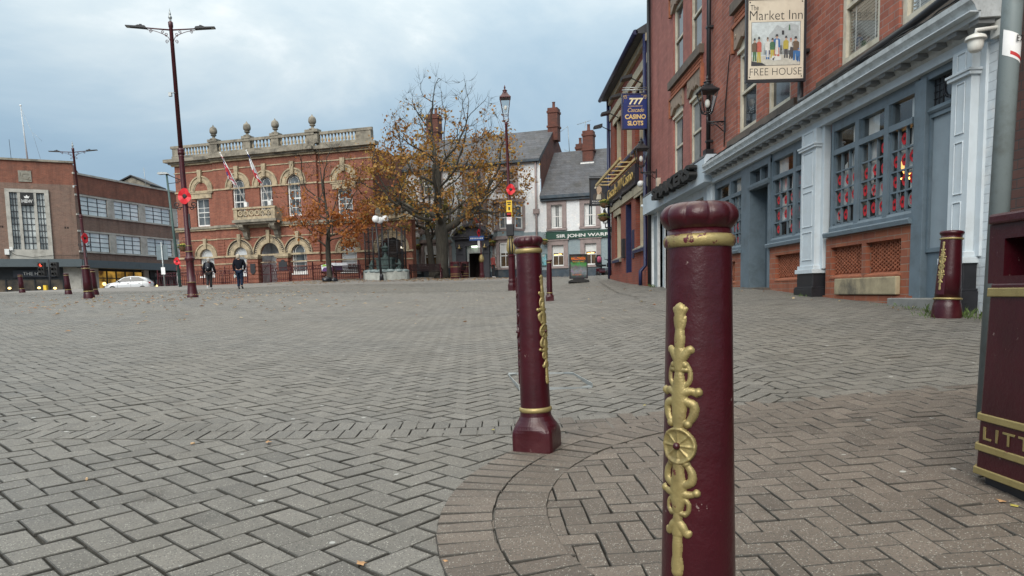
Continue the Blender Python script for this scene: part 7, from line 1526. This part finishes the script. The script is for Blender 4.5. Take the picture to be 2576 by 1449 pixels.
# ------------------------------------------------------------------ other street furniture
GREENP=M_('green lamp paint',(.045,.085,.078),.5,nz=4,amt=.2)
q=at(453,45,700); t=thing('green_lamp_post','thin green lamp post with one arm beside the left corner of the hall','lamp post',tuple(q)); ht=zat(437,437,45)-q.z
b_=MB(); b_.tube([(0,0,-.3),(-.42,0,ht)],[.10,.055],10); b_.build('pole',GREENP,t); b_=MB(); b_.tube([(-.42,0,ht-.02),(.55,0,ht-.45)],.03,5); b_.tube([(-.40,0,ht-.6),(.1,0,ht-.55),(.5,0,ht-.45)],.02,5); b_.tube(scroll((.2,0,ht-.5),.14,1.4,1,1,0),.016,4); b_.build('bracket',BLACKM,t); b_=MB(); b_.prism([(-.95,ht+.02),(-.85,ht+.10),(-.4,ht+.08),(-.28,ht-.02),(-.9,ht-.04)],-.14,.14); b_.build('lamp_head',STEEL,t)
poppy('small red poppy low on the green lamp post left of the hall',(q.x-.05,q.y-.15,zat(452,657,44.9)),0,1.05)
q=at(415,48,722); t=thing('road_sign','grey road sign seen from behind on a slim pole before the store','road sign',tuple(q)); b_=MB(); b_.tube([(0,0,-.3),(-.06,0,2.9)],.05,8); b_.build('pole',STEEL,t); b_=MB(); b_.box(-.42,.30,.04,.07,1.75,2.70); b_.build('panel',M_('sign back grey',(.13,.17,.19),.5),t); b_=MB(); b_.box(-.14,.12,-.09,-.06,.78,1.25); b_.build('notice',NOT,t)
q=at(128,48,735); t=thing('traffic_light','black traffic light showing red in front of the left shops','traffic light',tuple(q)); b_=MB(); b_.tube([(0,0,-.3),(0,0,2.05)],.06,8); b_.build('pole',IRON,t)
for dx,sz in ((-.42,.0),(.42,.0)):
    b_=MB(); b_.box(dx-.20,dx+.20,-.16,.1,.95,1.85); b_.tube([(0,0,1.4),(dx,0,1.4)],.03,5)
    for z in (1.08,1.38,1.68): b_.arc(dx,z,.10,.13,R(-20),R(200),-.32,-.16,8)
    b_.build('signal_head',BLACKD,t)
b_=MB(); b_.arc(-.42,1.68,0,.095,0,2*PI,-.19,-.165,14); b_.build('red_lamp',emit('red signal',(1,.08,.04),1.6),t); b_=MB(); b_.box(-.32,-.12,-.25,-.05,-.05,.35); b_.build('push_button_box',YEL,t)
q=at(1213,46.8,699); t=thing('sign_post','maroon post with gold urn carrying a blue street sign before the pub door','sign post',tuple(q)); t.rotation_euler=(0,R(-1.),0); b_=MB(); b_.lathe([(.17,-.2),(.17,.2),(.14,.3),(.13,.95),(.15,1.0)],8,sm=False); b_.build('base',MAROONFAR,t); b_=MB(); b_.lathe(smooth_prof([(.10,1.0),(.17,1.12),(.16,1.3),(.09,1.5)],3),12); b_.build('urn',GOLDCHIP,t); b_=MB(); b_.lathe([(.07,1.5),(.05,1.6),(.04,5.2),(.03,5.25)],10); b_.build('pole',MAROONFAR,t)
b_=MB(); b_.box(-.72,.22,-.08,-.04,2.42,2.70); b_.build('blue_sign',M_('street sign blue',(.02,.08,.30),.4),t); b_=MB(); [b_.box(-.66+i*.105,-.66+i*.105+.075,-.085,-.081,2.52,2.60) for i in range(8)]; b_.build('sign_letters',WHITEP,t); b_=MB(); b_.box(-.2,-.05,-.09,-.05,1.95,2.4); b_.build('white_notice',NOT,t)
poppy('red poppy seen edge-on above the blue street sign',(q.x-.18,q.y-.12,zat(1203,586,46.7)),R(65),1.1)
# advertising board on a rubber foot
q=at(1456,32.6,712); t=thing('pavement_sign','black framed pavement advertising board with a colourful Halloween poster','sign',tuple(q)); t.rotation_euler=(R(-4),0,R(2)); b_=MB(); b_.prism([(-.46,0),(.46,0),(.44,.09),(.28,.13),(-.28,.13),(-.44,.09)],-.25,.25); b_.build('rubber_foot',BLACKD,t); b_=MB(); b_.box(-.26,.26,-.04,.04,.10,.20); b_.box(-.42,-.37,-.045,.045,.18,1.30); b_.box(.37,.42,-.045,.045,.18,1.30); b_.box(-.37,.37,-.045,.045,.18,.23); b_.box(-.37,.37,-.045,.045,1.25,1.30); b_.build('frame',BLACKM,t)
m_,nt_,N_,L_n,b_n=newmat('party poster'); vv=objvec(nt_); vr=N_.new('ShaderNodeTexVoronoi'); vr.inputs['Scale'].default_value=9; L_n.new(vv,vr.inputs['Vector']); sz_=N_.new('ShaderNodeSeparateXYZ'); L_n.new(vv,sz_.inputs[0]); cr=ramp(nt_,math_(nt_,'ADD',sz_.outputs[2],math_(nt_,'MULTIPLY',math_(nt_,'SUBTRACT',noise(nt_,vv,7,4),.5),.5)),[(.3,(.03,.03,.035)),(.52,(.20,.19,.22)),(.72,(.08,.09,.08)),(.86,(.03,.22,.04)),(.97,(.012,.02,.012)),(1.,(.01,.008,.006))]); L_n.new(mixc(nt_,cr,vr.outputs['Color'],.05),b_n.inputs['Base Color']); b_n.inputs['Roughness'].default_value=.3
b_=MB(); b_.box(-.37,.37,-.02,.02,.23,1.25); pb_=b_.build('poster',m_,t); text('lettering','HALLOWEEN',.2,M_('orange print',(.75,.16,.01),.5),pb_,T(0,-.025,1.04)@FM,.001,width=.64,height=.13,off=.005); text('lettering','TRICK OR TREAT',.1,M_('amber print',(.7,.32,.02),.5),pb_,T(0,-.025,.93)@FM,.001,width=.56,height=.06); text('lettering','HALLOWEEN PARTY',.1,M_('amber print',(.6,.2,.05),.5),pb_,T(-.08,-.025,.33)@FM,.001,width=.42,height=.06)
# mobility scooter by the casino corner
q=at(1524,44,698); t=thing('mobility_scooter','dark red mobility scooter parked by the far corner of the casino','scooter',tuple(q),R(35))
for x,y in ((-.22,-.35),(.22,-.35),(-.22,.45),(.22,.45)):
    b_=MB(); b_.M=T(x,y,.16)@Matrix.Rotation(PI/2,4,'Y'); b_.lathe([(.08,-.05),(.16,-.05),(.17,0),(.16,.05),(.08,.05)],14); b_.build('wheel',BLACKD,t)
b_=MB(); b_.prism([(-.45,.22),(-.45,.38),(-.2,.3),(.25,.3),(.35,.52),(.62,.5),(.62,.22)],-.25,.25,'x'); b_.build('chassis',MAROON,t,.03); b_=MB(); b_.box(-.25,.25,.2,.62,.62,.74); b_.box(-.24,.24,.58,.70,.72,1.20); b_.box(-.16,.16,.6,.7,1.2,1.36); b_.tube([(0,.4,.5),(0,.4,.64)],.05,6); b_.build('seat',BLACKD,t,.03); b_=MB(); b_.tube([(0,-.38,.3),(0,-.22,1.0)],.035,6); b_.tube([(-.28,-.2,1.02),(.28,-.2,1.02)],.022,6); b_.ell((0,-.25,1.0),(.12,.08,.09),8,6); b_.tube([(-.25,-.2,1.02),(-.34,-.2,1.2)],.012,4); b_.box(-.2,.2,-.48,-.3,.55,.8); b_.build('tiller',IRON,t)
b_=MB(); b_.ell((0,.62,1.05),(.2,.16,.22),10,8); b_.build('bag',M_('pink bag',(.3,.05,.1),.7),t)
q=at(822,43.2,708); 
for dx,dy,s,lab in ((0,0,.26,'shiny black bin bag slumped by the young tree, the larger of two'),(.42,.1,.19,'smaller black bin bag slumped right beside the larger one')):
    b_=MB(); b_.lathe([(s*(1+.12*math.sin(k)),z*s) for k,(z) in enumerate((0,.25,.6,.9,1.05))]+[(s*.25,s*1.2),(s*.3,s*1.35)],14,sc=lambda a,z:1+.12*math.sin(3*a+z*9)); o=b_.build('bin_bag',M_('black plastic',(.010,.010,.012),.25,nz=12,amt=.5,bs=9,bd=.05),None,loc=(q.x+dx,q.y+dy,g(q.x+dx,q.y+dy)-.02)); tag(o,lab,'bin bag')
# hanging baskets
FLW=M_('basket flowers',(.50,.45,.10),.7,nz=25,amt=.5); FOL=M_('basket foliage',(.06,.11,.03),.8,nz=25,amt=.5); COIR=M_('coir basket',(.14,.075,.035),.9,nz=20,amt=.3)
bk=None
def basket(label,loc,rz,w=1.):
    global bk
    if bk is None:
        t=thing('hanging_basket',label,'flower basket',loc,rz,'flower baskets on the walls'); rb=random.Random(2); b_=MB(); b_.lathe(smooth_prof([(.02,-.22),(.16,-.16),(.23,-.02),(.24,.02)],3),14); b_.build('basket',COIR,t); b_=MB()
        for _ in range(150):
            a=rb.uniform(0,6.28); r=rb.uniform(0,.30); x,y,z=r*math.cos(a),r*math.sin(a),.04+.16*(1-r/.3)*rb.random()-.10*(r>.22)*rb.random(); s=.045; d=rb.uniform(0,6.28); b_.add([(x-s*math.cos(d),y-s*math.sin(d),z),(x,y,z+s*.5),(x+s*math.cos(d),y+s*math.sin(d),z+s*.3),(x,y+s*.4,z-s*.4)],[(0,1,2,3)])
        b_.build('foliage',FOL,t); b_=MB()
        for _ in range(60): a=rb.uniform(0,6.28); r=rb.uniform(0,.27); b_.ell((r*math.cos(a),r*math.sin(a),.10+.12*(1-r/.3)*rb.random()),(.03,.03,.018),5,3)
        b_.build('flowers',FLW,t); b_=MB(); [b_.tube([(.23*math.cos(k),.23*math.sin(k),.02),(0,0,.5)],.006,3) for k in (0,2.1,4.2)]; b_.tube([(0,0,.5),(0,.45,.52),(0,.45,.25)],.016,5); b_.build('bracket',BLACKM,t); bk=t
    else: t=dup(bk,label,loc,rz)
    return t
for px,py,lab in ((1029,625,'flower basket on the grey wall at the far left of the white pub'),(1052,621,'flower basket just left of the white pub\'s left bay window'),(1239,612,'flower basket between the pub door and the right bay window'),(1369,608,'flower basket left of the green fascia sign')):
    r_=ray(px,py); u0=Vector((JP[0],JP[1],0)); nrm=Vector((math.sin(JA)*-1,math.cos(JA),0)); P0=u0-nrm*.42; t_=(P0.dot(nrm))/(r_.x*nrm.x+r_.y*nrm.y); basket(lab,(r_.x*t_,r_.y*t_,EYE+r_.z*t_),JA)
for px,py,lab in ((1521,512,'upper of two yellow flower baskets on the far corner of the casino'),(1518,546,'lower of two yellow flower baskets on the far corner of the casino')):
    z=zat(px,py,33.55); r_=ray(px,py); basket(lab,(r_.x/r_.y*33.55,33.55,z),-PI/2)
bs_=basket('flower basket on the left corner of the hall, seen behind the tall lamp post',(ray(461,618).x/ray(461,618).y*51.3,51.3,zat(461,622,51.3)),R(-18)); bs_.scale=(1.4,)*3
wall_lantern('small black lantern below the flower baskets at the casino\'s far corner',1517,33.55,5.0,4.0,.34,.62)
# poster case on the white pub
t=thing('poster_case','small lit poster case on the grey wall right of the pub door','poster',(0,0,0)); b_=MB(); b_.M=JM; b_.box(-.20,.16,-.09,-.02,2.62,3.45); b_.build('case',GREENP,t); b_=MB(); b_.M=JM; b_.box(-.16,.12,-.10,-.088,2.68,3.40); b_.build('poster',M_('teal poster',(.10,.28,.32),.4,nz=5,amt=.9,dirt=(.5,.5,.45),dscale=4),t)
# ------------------------------------------------------------------ car and bus on the road beyond the crest
def car():
    q=at(327,58,728); t=thing('parked_car','white five-door hatchback on the road in front of the lit shop','car',(q.x,q.y,zat(327,737,58)),R(15)); t.scale=(.85,.85,.92)
    WP=M_('white car paint',(.58,.60,.62),.25,coat=.6,nz=1,amt=.03); GLS=glassy('car glass',(.02,.024,.028),.05)
    st=[(-1.98,.42,.62,.60),(-1.90,.30,.72,.74),(-1.6,.24,.83,.84),(-1.0,.22,.93,.86),(-.5,.22,.98,.87),(.4,.22,1.0,.87),(1.2,.22,1.02,.87),(1.7,.26,1.04,.84),(1.92,.34,.98,.76),(1.98,.45,.80,.66)]
    b_=MB(); rows=[]
    for x,zl,zh,w in st:
        rows.append([(x,-w*.94,zl),(x,-w,zl+.15),(x,-w*1.0,zl+(zh-zl)*.6),(x,-w*.95,zh-.03),(x,-w*.8,zh),(x,w*.8,zh),(x,w*.95,zh-.03),(x,w,zl+(zh-zl)*.6),(x,w,zl+.15),(x,w*.94,zl)])
    n=10; vs=[p for r_ in rows for p in r_]; b_.add(vs,[(j*n+i,j*n+(i+1)%n,(j+1)*n+(i+1)%n,(j+1)*n+i) for j in range(len(rows)-1) for i in range(n)]+[tuple(range(n)),tuple(range(len(vs)-1,len(vs)-n-1,-1))],0,True)
    cab=[(-1.05,.93,.0,.80),(-.35,1.36,1,.66),(.2,1.44,1,.64),(.9,1.43,1,.63),(1.45,1.32,1,.62),(1.80,1.03,0,.76)]
    rows=[[(x,-.82 if not k else -.82,.96),(x,-w,z-.05 if k else z),(x,-w*.8,z),(x,w*.8,z),(x,w,z-.05 if k else z),(x,.82,.96)] for x,z,k,w in cab]; n=6; vs=[p for r_ in rows for p in r_]
    b_.add(vs,[(j*n+i,j*n+(i+1)%n,(j+1)*n+(i+1)%n,(j+1)*n+i) for j in range(len(rows)-1) for i in range(n)]+[tuple(range(n)),tuple(range(len(vs)-1,len(vs)-n-1,-1))],0,True)
    b_.build('body',WP,t)
    for sy in (-1,1):
        for nm,pl in (('front_window',[(-.80,1.0),(-.28,1.31),(.22,1.37),(.25,1.0)]),('rear_window',[(.32,1.0),(.30,1.37),(.95,1.36),(1.35,1.18),(1.38,1.02)])):
            g_=MB(); g_.add([(x,sy*(.835-(z-.98)*.43),z) for x,z in pl],[tuple(range(len(pl)))]); g_.build(nm,GLS,t)
    g_=MB(); g_.add([(-1.06,-.66,.965),(-1.06,.66,.965),(-.40,.58,1.345),(-.40,-.58,1.345)],[(0,1,2,3)]); g_.build('windscreen',GLS,t)
    for sy in (-1,1):
        l=MB(); l.prism([(-1.93,.66),(-1.60,.78),(-1.45,.80),(-1.7,.66)],sy*.70,sy*.86); l.build('headlight',M_('lamp glass',(.6,.62,.64),.1),t); l=MB(); l.box(1.80,1.97,sy*.60,sy*.80,.82,.94); l.build('tail_light',M_('red lens',(.3,.01,.01),.2),t); l=MB(); l.ell((-.72,sy*.95,1.0),(.07,.1,.07),8,6); l.build('mirror',BLACKD,t)
    l=MB(); l.box(-2.0,-1.9,-.5,.5,.50,.62); l.build('grille',BLACKD,t)
    for x in (-1.28,1.25):
        for sy in (-1,1):
            w_=MB(); w_.M=T(x,sy*.78,.31)@Matrix.Rotation(PI/2,4,'X'); w_.lathe([(.2,-.1),(.31,-.09),(.32,0),(.31,.09),(.2,.1)],20); o=w_.build('wheel',BLACKD,t); w_=MB(); w_.M=T(x,sy*.80,.31)@Matrix.Rotation(PI/2,4,'X'); w_.lathe([(.2,-.1),(.2,.1)],14); w_.build('rim',STEEL,o)
    d=MB(); 
    for sy in (-1,1):
        for x in (.27,-.85,1.3): d.box(x-.006,x+.006,sy*.872-.004,sy*.872+.004,.35,.96)
        for x in (.05,1.0): d.box(x-.08,x+.08,sy*.88-.01,sy*.88+.01,.80,.83)
    d.build('door_seams_and_handles',IRON,t); return t
car()
q=at(462,62,735); t=thing('bus','red and white bus mostly hidden behind the hall fence and tall lamp post','bus',(q.x+1.6,q.y+5,1.45),R(70)); b_=MB(); b_.box(-4.5,4.5,-1.2,1.2,.3,1.9); b_.build('lower_body',M_('bus grey white',(.55,.56,.58),.4),t,.1); b_=MB(); b_.box(-4.52,4.52,-1.22,1.22,1.9,2.75); b_.build('upper_body',M_('bus red',(.45,.02,.03),.4),t,.15)
b_=MB(); [b_.box(-4.3+i*1.45,-3.0+i*1.45,-1.24,1.24,1.15,1.95) for i in range(6)]; b_.box(-4.56,4.56,-1.0,1.0,1.0,2.0); b_.build('windows',glassy('bus glass',(.03,.035,.04)),t)
for x in (-3.0,3.0):
    for sy in (-1,1): w_=MB(); w_.M=T(x,sy*1.15,.45)@Matrix.Rotation(PI/2,4,'X'); w_.lathe([(.2,-.12),(.45,-.12),(.46,0),(.45,.12),(.2,.12)],16); w_.build('wheel',BLACKD,t)
